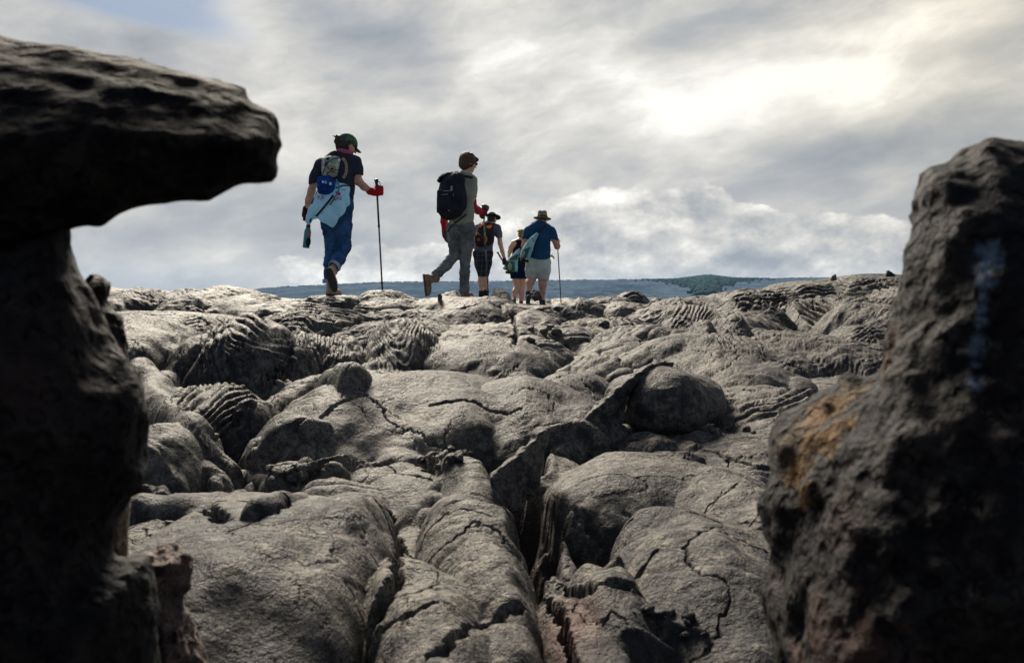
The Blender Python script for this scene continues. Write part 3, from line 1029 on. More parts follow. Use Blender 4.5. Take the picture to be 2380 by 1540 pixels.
    for ci, (pts, dp) in enumerate(clefts):
        C = []
        for u, v, w in pts:
            hx, hy = hit(Z, u, v)
            C.append((hx, hy, w / FPX * hy))
        C = np.array(C)
        rs = rowslice(C[:, 1].min() - 0.3, C[:, 1].max() + 0.3)
        jam = 0.020 if ci == 0 else 0.022
        xs = X[rs] + jam * fbm2(X[rs] * 16, Y[rs] * 16, 4, 200 + ci, 0.7); ys = Y[rs] + jam * fbm2(X[rs] * 16 + 5, Y[rs] * 16, 4, 230 + ci, 0.7)
        best = np.full(xs.shape, 1e9)
        for i in range(len(C) - 1):
            a, b2 = C[i], C[i + 1]
            ex, ey = b2[0] - a[0], b2[1] - a[1]
            t = np.clip(((xs - a[0]) * ex + (ys - a[1]) * ey) / (ex * ex + ey * ey + 1e-9), 0, 1)
            d = np.hypot(xs - a[0] - t * ex, ys - a[1] - t * ey)
            best = np.minimum(best, d / (a[2] + (b2[2] - a[2]) * t))
        prof = 1 / (1 + np.clip(best, 0, 50) ** 6)
        Z[rs] -= dp * prof * (0.8 + 0.4 * fbm2(X[rs] * 12, Y[rs] * 12, 3, 260 + ci))
        if ci == 0:
            lip = np.exp(-((best - 1.5) / 0.5) ** 2)
            Z[rs] += 0.015 * lip
            tint[rs][..., 1] = np.maximum(tint[rs][..., 1], np.clip(prof * 1.6, 0, 1))
    # rusty crust on the toe at the lower middle
    hx, hy = hit(Z, 1330, 1450)
    d = np.hypot((X - hx) / 0.055, (Y - hy) / 0.13)
    tint[..., 0] = np.clip(1.3 - d + 0.5 * fbm2(X * 12, Y * 12, 3, 400), 0, 1)
    tint[..., 0] = np.maximum(tint[..., 0], np.clip(fbm2(X * 0.9, Y * 0.9, 3, 410) * 1.6 - 0.75, 0, 0.4))

    # cords and drapes: the skin is pushed out along its own normal
    P3 = np.stack([X, Y, Z], -1)
    du_ = np.gradient(P3, axis=1); dv_ = np.gradient(P3, axis=0)
    N3 = np.cross(du_, dv_); N3 /= np.linalg.norm(N3, axis=-1, keepdims=True) + 1e-12
    del du_, dv_
    for pi, (poly, Yr, kind, par, lam, amp) in enumerate(CORDS):
        cu_, cv_ = np.mean(poly, axis=0)
        y0, y1 = Yr
        rs = rowslice(y0, y1)
        pu = CU + FPX * X[rs] / Y[rs]
        pv = 688.0 - FPX * Z[rs] / Y[rs]
        d = sd_poly2(pu, pv, poly)
        m = np.clip(-d / 9.0, 0, 1)
        wx_, wy_ = pu / lam * 0.16, pv / lam * 0.16
        wa = perlin2(wx_ * 0.7, wy_ * 0.7, 700 + pi) * 2.0 + perlin2(wx_ * 2.2, wy_ * 2.2, 730 + pi) * 0.55 + perlin2(wx_ * 6, wy_ * 6, 735 + pi) * 0.14
        if kind == 'arc':
            ph = np.hypot((pu - par[0]) * par[2], (pv - par[1]) * par[3]) / lam
        else:
            an = math.radians(par)
            ph = ((pu - cu_) * math.sin(an) + (pv - cv_) * math.cos(an)) / lam
        ph = ph + wa
        r = np.abs(np.sin(ph * math.pi)) ** 0.7
        th = 0.25 + 1.45 * np.clip(0.5 + perlin2(wx_ * 1.3 + 9, wy_ * 1.3, 760 + pi), 0, 1)
        fine = perlin2(pu / 2.2, pv / 2.2, 790 + pi) * 0.10
        h = amp * lam / FPX * Y[rs] * ((r - 0.55) * th + fine) * m
        P3[rs] += N3[rs] * h[..., None]
    # crumpled, scaly skin of the farther field
    cw = np.clip((Y - 3.2) / 1.5, 0, 1) * np.clip((26 - Y) / 8, 0, 1)
    q = np.abs(fbm2(X * 11 + 1.2 * perlin2(X * 4, Y * 4, 81), Y * 13, 3, 82, 0.6))
    P3 += N3 * (cw * (0.010 * (0.25 - q)) * (0.5 + 1.2 * np.clip(0.4 + fbm2(X * 0.8, Y * 0.8, 2, 84), 0, 1)))[..., None]
    V = P3.reshape(-1, 3)
    nr, nc = X.shape
    i = np.arange(nr - 1)[:, None] * nc + np.arange(nc - 1)[None, :]
    F = np.stack([i, i + 1, i + 1 + nc, i + nc], -1).reshape(-1, 4)
    o = mesh_obj('ground', V, F, M['lava'])
    at = o.data.attributes.new('tint', 'FLOAT_VECTOR', 'POINT')
    at.data.foreach_set('vector', tint.reshape(-1).astype(np.float32))
    tag(o, 'grey folded lava field with ropy folds, pillows and cracks', 'lava field', kind='structure')
    return Z


M = {}
M['lava'] = lava_mat('lava crust')
GZ = build_ground()


def ground_z(x, y):
    r = int(np.argmin(np.abs(GY[:, 0] - y)))
    c = int(np.argmin(np.abs(GX[r] - x)))
    return float(GZ[r, c])
# ------------------------------------------------------------------ rocks that frame the view, lifted slabs, the far slope
def uvpoly(pts, Y):
    return [(lambda w: (w[0], w[2]))(W(u, v, Y)) for u, v in pts]


def inflated(F, pts, Y, k, T, tilt=0.0, grow=0.0, back=None):
    """solid whose widest outline stands at depth Y: it swells to T in front and behind; tilt leans its crest back"""
    P = F.P
    pl = uvpoly(pts, Y)
    zc = np.mean([q[1] for q in pl])
    yc = Y + tilt * (P[..., 2] - zc)
    s = Y / np.maximum(P[..., 1], 0.2)
    d2 = sd_poly(P[..., 0] * s, P[..., 2] * s, pl) / s - grow
    dy = P[..., 1] - yc
    kk = np.where(dy < 0, k, k * 0.7 if back is None else back)
    d = (d2 + kk * dy * dy) / np.sqrt(1 + (2 * kk * dy) ** 2)
    return np.maximum(d, np.abs(dy) - T)


def rough(F, amp, freq, octv=5, seed=0, gain=0.55, ridged=0.0):
    n = fbm3(F.P, freq, octv, seed, gain)
    if ridged:
        n = n - ridged * np.abs(perlin3(F.P[..., 0] * freq * 1.7, F.P[..., 1] * freq * 1.7, F.P[..., 2] * freq * 3.0, seed + 50))
    F.D = F.D + amp * n


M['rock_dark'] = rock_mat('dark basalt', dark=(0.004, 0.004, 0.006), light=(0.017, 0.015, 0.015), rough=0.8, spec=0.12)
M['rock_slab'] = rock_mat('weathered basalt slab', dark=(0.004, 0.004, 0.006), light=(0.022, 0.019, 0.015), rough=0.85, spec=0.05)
_l = lambda u, v, Y: W(u, v, Y)
M['rock_rust'] = rock_mat('rusty clinker', dark=(0.030, 0.022, 0.022), light=(0.13, 0.085, 0.07), rough=0.8, scale=1.6,
                          lichen=[(_l(400, 1280, 1.0), 0.04, (0.22, 0.14, 0.05))])
M['rock_tan'] = rock_mat('tan basalt', dark=(0.05, 0.04, 0.032), light=(0.22, 0.16, 0.10), rough=0.75, scale=1.4)


def add_streaks(mat, freq, z_sc, col, fac):
    pass


def build_arch():
    root = empty('rock_arch', W(-150, 1750, 0.85))
    tag(root, 'black lava arch on the left whose thick slab juts out to the right', 'rock')
    over = [(-520, 60), (-300, 62), (-120, 70), (0, 82), (60, 94), (150, 100), (250, 112), (350, 135), (450, 160), (530, 185), (572, 205), (590, 236), (636, 254), (660, 300), (664, 340),
            (654, 395), (640, 428), (600, 437), (545, 443), (505, 462), (484, 482), (440, 478), (380, 477), (320, 490), (280, 506), (235, 531), (205, 526), (160, 540), (0, 600), (-300, 620), (-520, 600)]
    Y = 0.82
    F = Field(W(-530, 660, Y) - np.array([0.0, 0.24, 0.02]), W(700, 40, Y) + np.array([0.03, 0.34, 0.03]), 0.0052)
    F.add(inflated(F, over, Y, 5.2, 0.22, tilt=0.45, grow=-0.004))
    # layered skin: long wrinkles running with the slab on top
    q = F.P
    band = np.sin((q[..., 2] * 2.2 + q[..., 0] * 0.5 - q[..., 1] * 0.25) * 95 + 5 * perlin3(q[..., 0] * 6, q[..., 1] * 6, q[..., 2] * 10, 3))
    top = np.clip((q[..., 2] - (0.13 - 0.30 * (q[..., 0] + 0.5))) * 12, 0, 1)
    F.D += 0.0018 * band * top
    rough(F, 0.0045, 22, 4, 7, 0.6)
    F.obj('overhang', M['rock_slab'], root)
    pil = [(-520, 520), (-100, 500), (160, 515), (165, 575), (180, 622), (205, 665), (228, 700), (240, 740), (262, 800), (300, 850), (320, 886), (336, 940), (341, 985), (338, 1098), (322, 1140), (296, 1160),
           (272, 1210), (262, 1262), (270, 1296), (300, 1290), (343, 1297), (352, 1360), (362, 1440), (372, 1560), (380, 1760), (-520, 1780)]
    Y = 0.80
    F = Field(W(-530, 1790, Y) - np.array([0.0, 0.24, 0.0]), W(400, 470, Y) + np.array([0.03, 0.30, 0.0]), 0.0062)
    F.add(inflated(F, pil, Y, 6.0, 0.2))
    rough(F, 0.007, 18, 5, 17, 0.62, 0.5)
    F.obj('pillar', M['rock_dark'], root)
    return root


def build_rock(name, pts, Y, k, T, vox, mat, amp, freq, seed, label, tilt=0.0, gain=0.6, ridged=0.0, more=None, cat='rock'):
    us = [p[0] for p in pts]; vs = [p[1] for p in pts]
    lo = W(min(us), max(vs), Y); hi = W(max(us), min(vs), Y)
    F = Field(lo - np.array([0.02, T + 0.03, 0.02]), hi + np.array([0.02, T * 1.2 + 0.04, 0.02]), vox)
    F.add(inflated(F, pts, Y, k, T, tilt))
    if more is not None:
        more(F)
    rough(F, amp, freq, 5, seed, gain, ridged)
    o = F.obj(name, mat)
    tag(o, label, cat)
    return o


build_arch()
build_rock('rock', [(262, 1140), (300, 1132), (305, 1180), (296, 1290), (260, 1320), (230, 1300), (225, 1180)], 0.98, 8, 0.1, 0.005, M['rock_tan'], 0.006, 22, 31,
           'small tan lit stone wedged in the notch of the dark pillar')
build_rock('rock', [(300, 1300), (345, 1285), (400, 1270), (432, 1290), (439, 1320), (430, 1362), (413, 1391), (424, 1412), (440, 1440), (458, 1480), (478, 1540), (500, 1620), (520, 1760), (300, 1760)],
           0.98, 7, 0.12, 0.005, M['rock_rust'], 0.012, 24, 41, 'rusty brown clinker rock at the bottom left beside the dark pillar', ridged=0.5)
build_rock('rock', [(200, 660), (212, 648), (236, 645), (250, 655), (247, 684), (240, 700), (262, 716), (285, 742), (292, 770), (290, 812), (300, 850), (318, 880), (322, 905), (280, 920), (230, 880), (190, 760)],
           0.93, 9, 0.08, 0.0045, M['rock_dark'], 0.008, 30, 51, 'knobbly black rock crust poking out behind the pillar below the overhang', ridged=0.6)

BR = [(2760, 330), (2560, 322), (2379, 326), (2310, 330), (2250, 354), (2200, 382), (2152, 402), (2132, 470), (2114, 560), (2099, 590), (2093, 640), (2096, 690), (2086, 745), (2072, 770), (2066, 830), (2046, 866),
      (2040, 900), (2015, 960), (1985, 1030), (1960, 1120), (1930, 1240), (1900, 1400), (1880, 1560), (1880, 1780), (2760, 1780)]
LEDGE = [(2120, 860), (2046, 868), (2012, 880), (1962, 872), (1940, 897), (1903, 903), (1880, 928), (1832, 966), (1812, 985), (1801, 1022), (1798, 1080), (1786, 1120), (1762, 1152), (1757, 1172), (1786, 1222), (1800, 1270),
         (1792, 1330), (1776, 1380), (1781, 1430), (1800, 1472), (1812, 1540), (1818, 1780), (2300, 1780), (2300, 1000)]


def build_right():
    Y = 0.74
    F = Field(W(1730, 1790, 0.95) - np.array([0.02, 0.40, 0.0]), W(2760, 300, Y) + np.array([0.0, 0.45, 0.03]), 0.0062)
    F.add(inflated(F, BR, 0.74, 5.0, 0.2, tilt=0.1))
    F.add(inflated(F, LEDGE, 0.86, 4.0, 0.22, tilt=0.2), 0.06)
    rough(F, 0.0085, 22, 4, 63, 0.62, 0.8)
    o = F.obj('boulder', M['rock_dark'])
    off = Vector(o.location)
    from mathutils.bvhtree import BVHTree as BT
    bv = BT.FromPolygons([v.co + off for v in o.data.vertices], [list(p.vertices) for p in o.data.polygons])

    def at(u, v):
        q = bv.ray_cast(Vector((0, 0, 0)), Vector(W(u, v, 1.0)).normalized())[0]
        return q if q is not None else Vector(W(u, v, 0.7))
    OC, TN, RU, BL = (0.085, 0.045, 0.014), (0.055, 0.038, 0.024), (0.036, 0.020, 0.017), (0.12, 0.18, 0.26)
    li = [(at(u, v), rr, c) for u, v, rr, c in ((1900, 965, 0.040, OC), (1950, 935, 0.035, OC), (1880, 1030, 0.035, OC), (1935, 1010, 0.035, OC), (1855, 1090, 0.032, OC), (1835, 1020, 0.030, TN), (1985, 905, 0.025, TN), (2075, 790, 0.022, RU), (2058, 850, 0.02, TN),
                                               (1900, 1480, 0.05, RU), (1850, 1540, 0.04, RU), (2000, 1520, 0.05, RU), (1870, 1150, 0.02, OC))]
    streak = [(at(u, v), rr, BL) for u, v, rr in ((2299, 580, 0.010), (2296, 605, 0.011), (2292, 632, 0.011), (2288, 660, 0.010), (2283, 690, 0.008), (2280, 720, 0.0055), (2278, 750, 0.0055), (2272, 790, 0.007), (2268, 815, 0.006), (2266, 850, 0.004), (2262, 890, 0.007))]
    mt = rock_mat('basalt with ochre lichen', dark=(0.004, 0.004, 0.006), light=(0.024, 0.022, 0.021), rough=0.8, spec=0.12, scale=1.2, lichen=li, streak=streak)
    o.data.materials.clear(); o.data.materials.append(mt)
    tag(o, 'big dark pitted boulder with an orange lichen patch at the right edge', 'boulder')


build_right()
# ---- slabs of crust tipped up out of the field -------------------------------
M['slab_raw'] = rock_mat('raw broken crust', dark=(0.045, 0.038, 0.036), light=(0.17, 0.15, 0.125), rough=0.6, scale=1.2)


def crust_blade(pts, Y0, Y1, thick, label, seed, amp=0.006):
    """a curled plate: outline in the picture at a depth that runs from Y0 (first point) to Y1"""
    Yc = (Y0 + Y1) / 2
    us = [p[0] for p in pts]; vs = [p[1] for p in pts]
    lo = W(min(us), max(vs), Yc); hi = W(max(us), min(vs), Yc)
    dY = abs(Y1 - Y0) / 2 + thick * 2 + 0.05
    F = Field(lo - np.array([0.06, dY, 0.06]), hi + np.array([0.06, dY, 0.06]), 0.006)
    P = F.P
    x0, x1 = W(pts[0][0], 900, Yc)[0], W(pts[-1][0], 900, Yc)[0]
    umin, umax = lo[0], hi[0]
    t = np.clip((P[..., 0] - umin) / (umax - umin), 0, 1)
    yc = Y0 + (Y1 - Y0) * t
    # bring the outline to every depth by similar triangles so that the plate keeps its outline
    s = Yc / np.maximum(yc, 0.1)
    d2 = sd_poly(P[..., 0] * s, P[..., 2] * s, uvpoly(pts, Yc)) / s
    d = np.maximum(d2 + 3.0 * (P[..., 1] - yc) ** 2, np.abs(P[..., 1] - yc) * 0.9 - thick)
    F.D = d
    rough(F, amp * 1.7, 17, 5, seed, 0.68, 0.5)
    o = F.obj('lava_slab', M['lava_s'], smooth_it=2)
    tag(o, label, 'lava slab')
    return o


M['lava_s'] = lava_mat('lava crust on slabs', tints=False)
y1 = hit(GZ, 1420, 1000)[1]
crust_blade([(1352, 985), (1362, 965), (1395, 932), (1430, 902), (1465, 872), (1500, 850), (1540, 836), (1562, 842), (1556, 856), (1520, 862), (1492, 880), (1468, 905), (1452, 940), (1444, 975), (1430, 1010), (1400, 1012), (1370, 1000)],
            y1 - 0.02, y1 + 0.30, 0.030, 'tall curved slab of crust tipped up against the round black pillow', 5)
y2 = hit(GZ, 1130, 1125)[1]
crust_blade([(1140, 1105), (1165, 1085), (1195, 1062), (1222, 1038), (1243, 1010), (1262, 996), (1278, 991), (1274, 1020), (1266, 1050), (1260, 1085), (1250, 1120), (1235, 1150), (1215, 1180), (1190, 1190), (1165, 1165), (1150, 1135)],
            y2 + 0.0, y2 + 0.14, 0.018, 'pointed fin of crust rising at the head of the deep cleft', 8)


def pillow():
    """the round black pillow that bulges under the curved slab"""
    yy = hit(GZ, 1540, 1012)[1] + 0.30
    c = W(1542, 942, yy)
    r = 97 / FPX * yy
    F = Field(c - np.array([r * 1.5, r * 1.5, r * 1.2]), c + np.array([r * 2.0, r * 2.4, r * 1.15]), 0.0075)
    F.add(sd_ell(F.P, c, (r, r * 1.3, r * 0.90)))
    F.add(sd_ell(F.P, c + np.array([r * 0.95, r * 0.9, -r * 0.12]), (r * 0.85, r, r * 0.72)), 0.07)
    F.add(sd_ell(F.P, c + np.array([-r * 0.2, r * 1.1, -r * 0.1]), (r * 1.1, r, r * 0.75)), 0.07)
    F.D += 0.022 * fbm3(F.P, 4, 3, 3)
    rough(F, 0.003, 40, 3, 9)
    o = F.obj('lava_pillow', M['lava_s'])
    tag(o, 'round smooth black pillow of lava behind the curved slab', 'lava pillow')


pillow()

# ---- loose stones along the crest ------------------------------------------
def stone(u, v, w, h, label, seed, vox=None, dist=None):
    """a broken stone standing on the sheet where the line of sight meets it"""
    yy = hit(GZ, u, v + 3)[1] if dist is None else dist
    c = W(u, v - h * 0.35, yy)
    a, b = w / FPX * yy, h / FPX * yy
    vox = vox or max(a, b) / 22
    F = Field(c - np.array([a, a, b]) * 1.4, c + np.array([a, a, b]) * 1.4, vox)
    rr = np.random.RandomState(seed)
    d = sd_ell(F.P, c, (a, a * 0.9, b))
    for _ in range(9):
        n = rr.normal(size=3); n /= np.linalg.norm(n)
        d = np.maximum(d, (F.P - c) @ n.astype(np.float32) - rr.uniform(0.45, 0.8) * min(a, b) * 1.2)
    F.D = d
    F.D += min(a, b) * 0.12 * fbm3(F.P, 2.5 / max(a, b), 4, seed)
    o = F.obj('lava_rock', M['lava_s'])
    tag(o, label, 'rock')
    return o


stone(1936, 648, 28, 8, 'flat rock slab lying on the crest of the right hand ridge', 3)
stone(1246, 690, 17, 14, 'pale broken block beside the socks of the walker in plaid shorts', 4, dist=14.5)
stone(2065, 640, 16, 9, 'small dark stone on the ridge close to the big right boulder', 6)
stone(1022, 697, 7, 12, 'small black splinter standing between the first two walkers', 7)
stone(1600, 1440, 17, 26, 'dark upright stub of rock in the lower right rubble', 9)

protos = []


def chips():
    """small broken flakes of crust lying in the gaps"""
    rng = np.random.RandomState(77)
    for i in range(3):
        F = Field((-0.06, -0.06, -0.04), (0.06, 0.06, 0.04), 0.0045)
        d = sd_ell(F.P, (0, 0, 0), (0.05, 0.034, 0.020))
        rr = np.random.RandomState(30 + i)
        for _ in range(8):
            n = rr.normal(size=3) * np.array([1, 1, 0.6]); n /= np.linalg.norm(n)
            d = np.maximum(d, F.P @ n.astype(np.float32) - rr.uniform(0.016, 0.032))
        F.D = d
        rough(F, 0.004, 40, 3, i)
        V, Fc = F.mesh(); V = relax(V, Fc, 1)
        me_o = mesh_obj('lava_chip', V, Fc, M['lava_s'], None, (0, 0, 0))
        protos.append(me_o)
    spots = [((985, 1085), (1120, 1045), 12, 'broken flake of crust in the gap at the foot of the great mound', 'flakes at the foot of the mound', 0.5),
             ((560, 1150), (720, 1105), 10, 'dark flake of crust in the hollow behind the left dome', 'flakes behind the left dome', 0.5),
             ((1470, 1410), (1660, 1500), 12, 'chip of lava in the rubble patch at the lower right', 'rubble chips at the lower right', 0.28),
             ((1200, 780), (1420, 760), 8, 'loose flake among the small pillows in the middle distance', 'flakes among the pillows', 1.0),
             ((1640, 1000), (1760, 985), 7, 'thin flake beside the ribbed lobe right of the round pillow', 'flakes by the ribbed lobe', 0.5)]
    n = 0
    for (a, b, k, lab, grp, sc) in spots:
        for j in range(k):
            t = rng.rand(); u = a[0] + (b[0] - a[0]) * t + rng.normal() * 14; v = a[1] + (b[1] - a[1]) * t + rng.normal() * 9
            x, y = hit(GZ, u, v)
            if n < 3:
                o = protos[n]
            else:
                o = protos[rng.randint(3)].copy(); COL.objects.link(o)
            n += 1
            s = sc * rng.uniform(0.6, 1.5)
            o.scale = (s, s * rng.uniform(0.7, 1.2), s * rng.uniform(0.7, 1.3))
            o.location = (x, y, sample(GZ, x, y) + 0.006 * s)
            o.rotation_euler = (rng.uniform(-0.7, 0.7), rng.uniform(-0.7, 0.7), rng.uniform(0, 6.28))
            tag(o, lab, 'rock flake', grp)


chips()

# ---- the far slope ----------------------------------------------------------
def far_slope():
    prof = np.array([(-900, 700), (300, 699), (430, 690), (560, 674), (650, 668), (760, 662), (900, 656), (1100, 655), (1300, 652), (1500, 650), (1575, 649), (1640, 643.5), (1700, 647), (1800, 648), (1900, 645), (2100, 643),
                     (2400, 640), (3300, 632)], float)
    us = np.linspace(-900, 3300, 700)
    vt = np.interp(us, prof[:, 0], prof[:, 1])
    Ys = np.linspace(750, 2600, 120)
    yr = 2050.0
    V = []
    for Y in Ys:
        t = np.clip((Y - 750) / (yr - 750), 0, 1)
        sh = (t * t * (3 - 2 * t)) * 0.55 + 0.45 * t ** 0.8
        if Y > yr: sh = max(0.3, 1 - ((Y - yr) / 900) ** 2)
        x = (us - CU) / FPX * Y
        ztop = -(vt - 688.0) / FPX * yr
        z = -11 + (ztop + 11) * sh
        z = z + 3.0 * fbm2(x / 160, np.full_like(x, Y) / 90, 5, 3, 0.6) * min(1, t * 1.5) * np.clip((700 - vt) / 30, 0, 1)
        V.append(np.stack([x, np.full_like(x, Y), z], 1))
    V = np.array(V); nr, nc = V.shape[:2]
    i = np.arange(nr - 1)[:, None] * nc + np.arange(nc - 1)[None, :]
    F = np.stack([i, i + 1, i + 1 + nc, i + nc], -1).reshape(-1, 4)
    m, t, b = new_mat('haze tinted lava slope')
    g = t.new('ShaderNodeNewGeometry').outputs['Position']
    gs = t.vm('MULTIPLY', g, (1.0, 0.5, 4.0))
    n1 = t.noise(gs, 0.012, 6, 0.65)
    n2 = t.noise(gs, 0.06, 5, 0.65)
    c = t.mix(t.mapr(t.m('ADD', t.m('MULTIPLY', n1, 0.5), t.m('MULTIPLY', n2, 0.5)), 0.40, 0.60), (0.022, 0.038, 0.062), (0.060, 0.086, 0.118))  # blue of the distant air is put into the slope's base colour
    x, y, z = t.sep(g)
    t.put(b.inputs['Base Color'], c)
    b.inputs['Roughness'].default_value = 0.95
    b.inputs['Specular IOR Level'].default_value = 0.0
    t.l.new(bump(t, b, n2, 1.0, 12.0), b.inputs['Normal'])
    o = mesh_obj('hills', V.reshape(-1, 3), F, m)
    tag(o, 'long lava slope in haze blue on the horizon', 'slope', kind='structure')

    # the wooded rise: bushy crowns standing on the slope
    rng = np.random.RandomState(9)
    bm = bmesh.new(); bmesh.ops.create_icosphere(bm, subdivisions=1, radius=1)
    iv = np.array([v.co[:] for v in bm.verts]); fi = np.array([[v.index for v in f.verts] for f in bm.faces]); bm.free()
    VV, FF = [], []
    n = 0

    def ridge(u):
        return np.interp(u, prof[:, 0], prof[:, 1])
    for k in range(5200):
        r = rng.rand()
        if r < 0.90:
            q_ = abs(rng.normal(0, 0.42))
            u = 1640 + rng.normal() * 56 * (1.15 - min(q_, 0.9))
            Y = 2040 - 900 * min(q_, 1.1)
            hgt = rng.uniform(1.2, 2.8) * max(0.35, math.exp(-((u - 1640) / 70) ** 2)) + 1.0
        else:
            u = rng.uniform(600, 1900); Y = rng.uniform(1990, 2045); hgt = rng.uniform(0.8, 1.9)
        t_ = (Y - 750) / (yr - 750)
        sh = (t_ * t_ * (3 - 2 * t_)) * 0.55 + 0.45 * t_ ** 0.8
        z = -11 + (-(ridge(u) - 688.0) / FPX * yr + 11) * sh
        x = (u - CU) / FPX * Y
        w = hgt * rng.uniform(1.2, 2.4)
        q = iv * (1 + 0.3 * rng.normal(size=(len(iv), 1))) * np.array([w, w, hgt]) + np.array([x, Y, z + hgt * 0.4])
        VV.append(q); FF.append(fi + n); n += len(iv)
    mt, t, b = new_mat('distant bushes')
    g = t.new('ShaderNodeNewGeometry').outputs['Position']
    t.put(b.inputs['Base Color'], t.mix(t.mapr(t.noise(g, 0.25, 3), 0.4, 0.6), (0.014, 0.034, 0.038), (0.028, 0.056, 0.050)))
    b.inputs['Roughness'].default_value = 1.0
    b.inputs['Specular IOR Level'].default_value = 0.0
    o = mesh_obj('woods', np.concatenate(VV), np.concatenate(FF), mt, smooth=False)
    tag(o, 'dark green wooded rise on the horizon slope', 'woods', kind='stuff')


far_slope()


def haze():
    x0, x1, y0, y1, z0, z1 = -4200, 4200, -40, 3300, -40.0, 95
    v = [(x, y, z) for x in (x0, x1) for y in (y0, y1) for z in (z0, z1)]
    f = [(0, 1, 3, 2), (4, 6, 7, 5), (0, 4, 5, 1), (2, 3, 7, 6), (0, 2, 6, 4), (1, 5, 7, 3)]
    m = bpy.data.materials.new('air')
    m.use_nodes = True
    m.node_tree.nodes.clear()
    pv = m.node_tree.nodes.new('ShaderNodeVolumePrincipled')
    pv.inputs['Color'].default_value = (0.38, 0.62, 1.0, 1)
    pv.inputs['Density'].default_value = 0.000038
    pv.inputs['Anisotropy'].default_value = 0.2
    out = m.node_tree.nodes.new('ShaderNodeOutputMaterial')
    m.node_tree.links.new(pv.outputs[0], out.inputs['Volume'])
    o = mesh_obj('haze', v, f, m, smooth=False)
    tag(o, 'thin pale haze over the far slope', 'haze', kind='stuff')


haze()
# ------------------------------------------------------------------ people: tools
from mathutils.bvhtree import BVHTree


class Fig:
    """one walker: px, py are read on an enlarged view of the photo; depth is metres beyond the walker's own distance"""
    def __init__(s, u0, v0, k, D, feet, label):
        s.u0, s.v0, s.k, s.D = u0, v0, k, D
        s.s = D / FPX * k
        s.root = empty('person', s.p(feet[0], feet[1], feet[2] if len(feet) > 2 else 0))
        tag(s.root, label, 'person')

    def p(s, px, py, dy=0.0):
        """same scale at every depth: a step away does not shrink the figure"""
        w = W(s.u0 + px * s.k, s.v0 + py * s.k, s.D)
        f = (s.D + dy) / s.D
        return np.array([w[0] * f, s.D + dy, w[2] * f])

    def box(s, pts, pad=0.1, vox=0.008):
        a = np.array([s.p(*q) for q in pts])
        return Field(a.min(0) - pad, a.max(0) + pad, vox)

    def chain(s, F, pts, k=0.02, flat=1.0, grow=0.0):
        """pts (px, py, dy, radius px): a tapered limb; flat < 1 thins it front to back"""
        q = [(s.p(a, b, c), r * s.s + grow) for a, b, c, r in pts]
        d = None
        for (a, ra), (b, rb) in zip(q[:-1], q[1:]):
            if flat != 1.0:
                yc = (a[1] + b[1]) / 2
                P2 = F.P.copy(); P2[..., 1] = yc + (P2[..., 1] - yc) / flat
                a2 = a.copy(); b2 = b.copy(); a2[1] = yc + (a[1] - yc) / flat; b2[1] = yc + (b[1] - yc) / flat
                e = sd_cap(P2, a2, b2, ra, rb) * min(flat, 1.0)
            else:
                e = sd_cap(F.P, a, b, ra, rb)
            d = e if d is None else smin(d, e, k)
        return d


def bvh_of(objs):
    vs, fs = [], []
    for o in objs:
        off = thing_loc(o)
        n = len(vs)
        vs += [v.co + off for v in o.data.vertices]
        fs += [[i + n for i in p.vertices] for p in o.data.polygons]
    return BVHTree.FromPolygons(vs, fs)


def snap(bvh, w, proud, fallback=None):
    d = Vector(w).normalized()
    h = bvh.ray_cast(Vector((0, 0, 0)), d)
    if h[0] is None:
        if fallback is None:
            return Vector(w)
        return d * (fallback / d[1])
    return h[0] - d * proud


def strap(fig, name, pts, w, mat, parent, bvh=None, proud=0.004, th=0.005, closed=False):
    """a band through (px, py, dy) points, w px wide; it lies on whatever bvh it is given"""
    pts = [(p + (0,))[:3] for p in pts]
    n = max(8, int(sum(math.dist(a[:2], b[:2]) for a, b in zip(pts[:-1], pts[1:])) / 9))
    P = np.array(pts, float)
    L = np.concatenate([[0], np.cumsum(np.hypot(np.diff(P[:, 0]), np.diff(P[:, 1])))])
    t = np.linspace(0, L[-1], n)
    Q = np.stack([np.interp(t, L, P[:, i]) for i in range(3)], 1)
    for _ in range(3):
        Q[1:-1] = (Q[:-2] + 2 * Q[1:-1] + Q[2:]) / 4
    T = np.gradient(Q[:, :2], axis=0); T /= np.linalg.norm(T, axis=1)[:, None] + 1e-9
    N = np.stack([-T[:, 1], T[:, 0]], 1)
    V, Fc = [], []
    fb = None
    for i in range(n):
        row = []
        for e in (-0.5, 0.5):
            a = fig.p(Q[i, 0] + N[i, 0] * w * e, Q[i, 1] + N[i, 1] * w * e, Q[i, 2])
            if bvh is not None:
                a = snap(bvh, a, proud, fb)
            row.append(Vector(a))
        if bvh is not None:
            fb = (row[0][1] + row[1][1]) / 2
        back = [r + Vector(r).normalized() * th for r in row]
        V += [row[0], row[1], back[1], back[0]]
    for i in range(n - 1):
        a, b = 4 * i, 4 * i + 4
        for j in range(4):
            Fc.append((a + j, a + (j + 1) % 4, b + (j + 1) % 4, b + j))
    Fc += [(0, 3, 2, 1), (4 * n - 4, 4 * n - 3, 4 * n - 2, 4 * n - 1)]
    V = np.array([list(v) for v in V])
    return mesh_obj(name, V, Fc, mat, parent, V.mean(0), smooth=False)


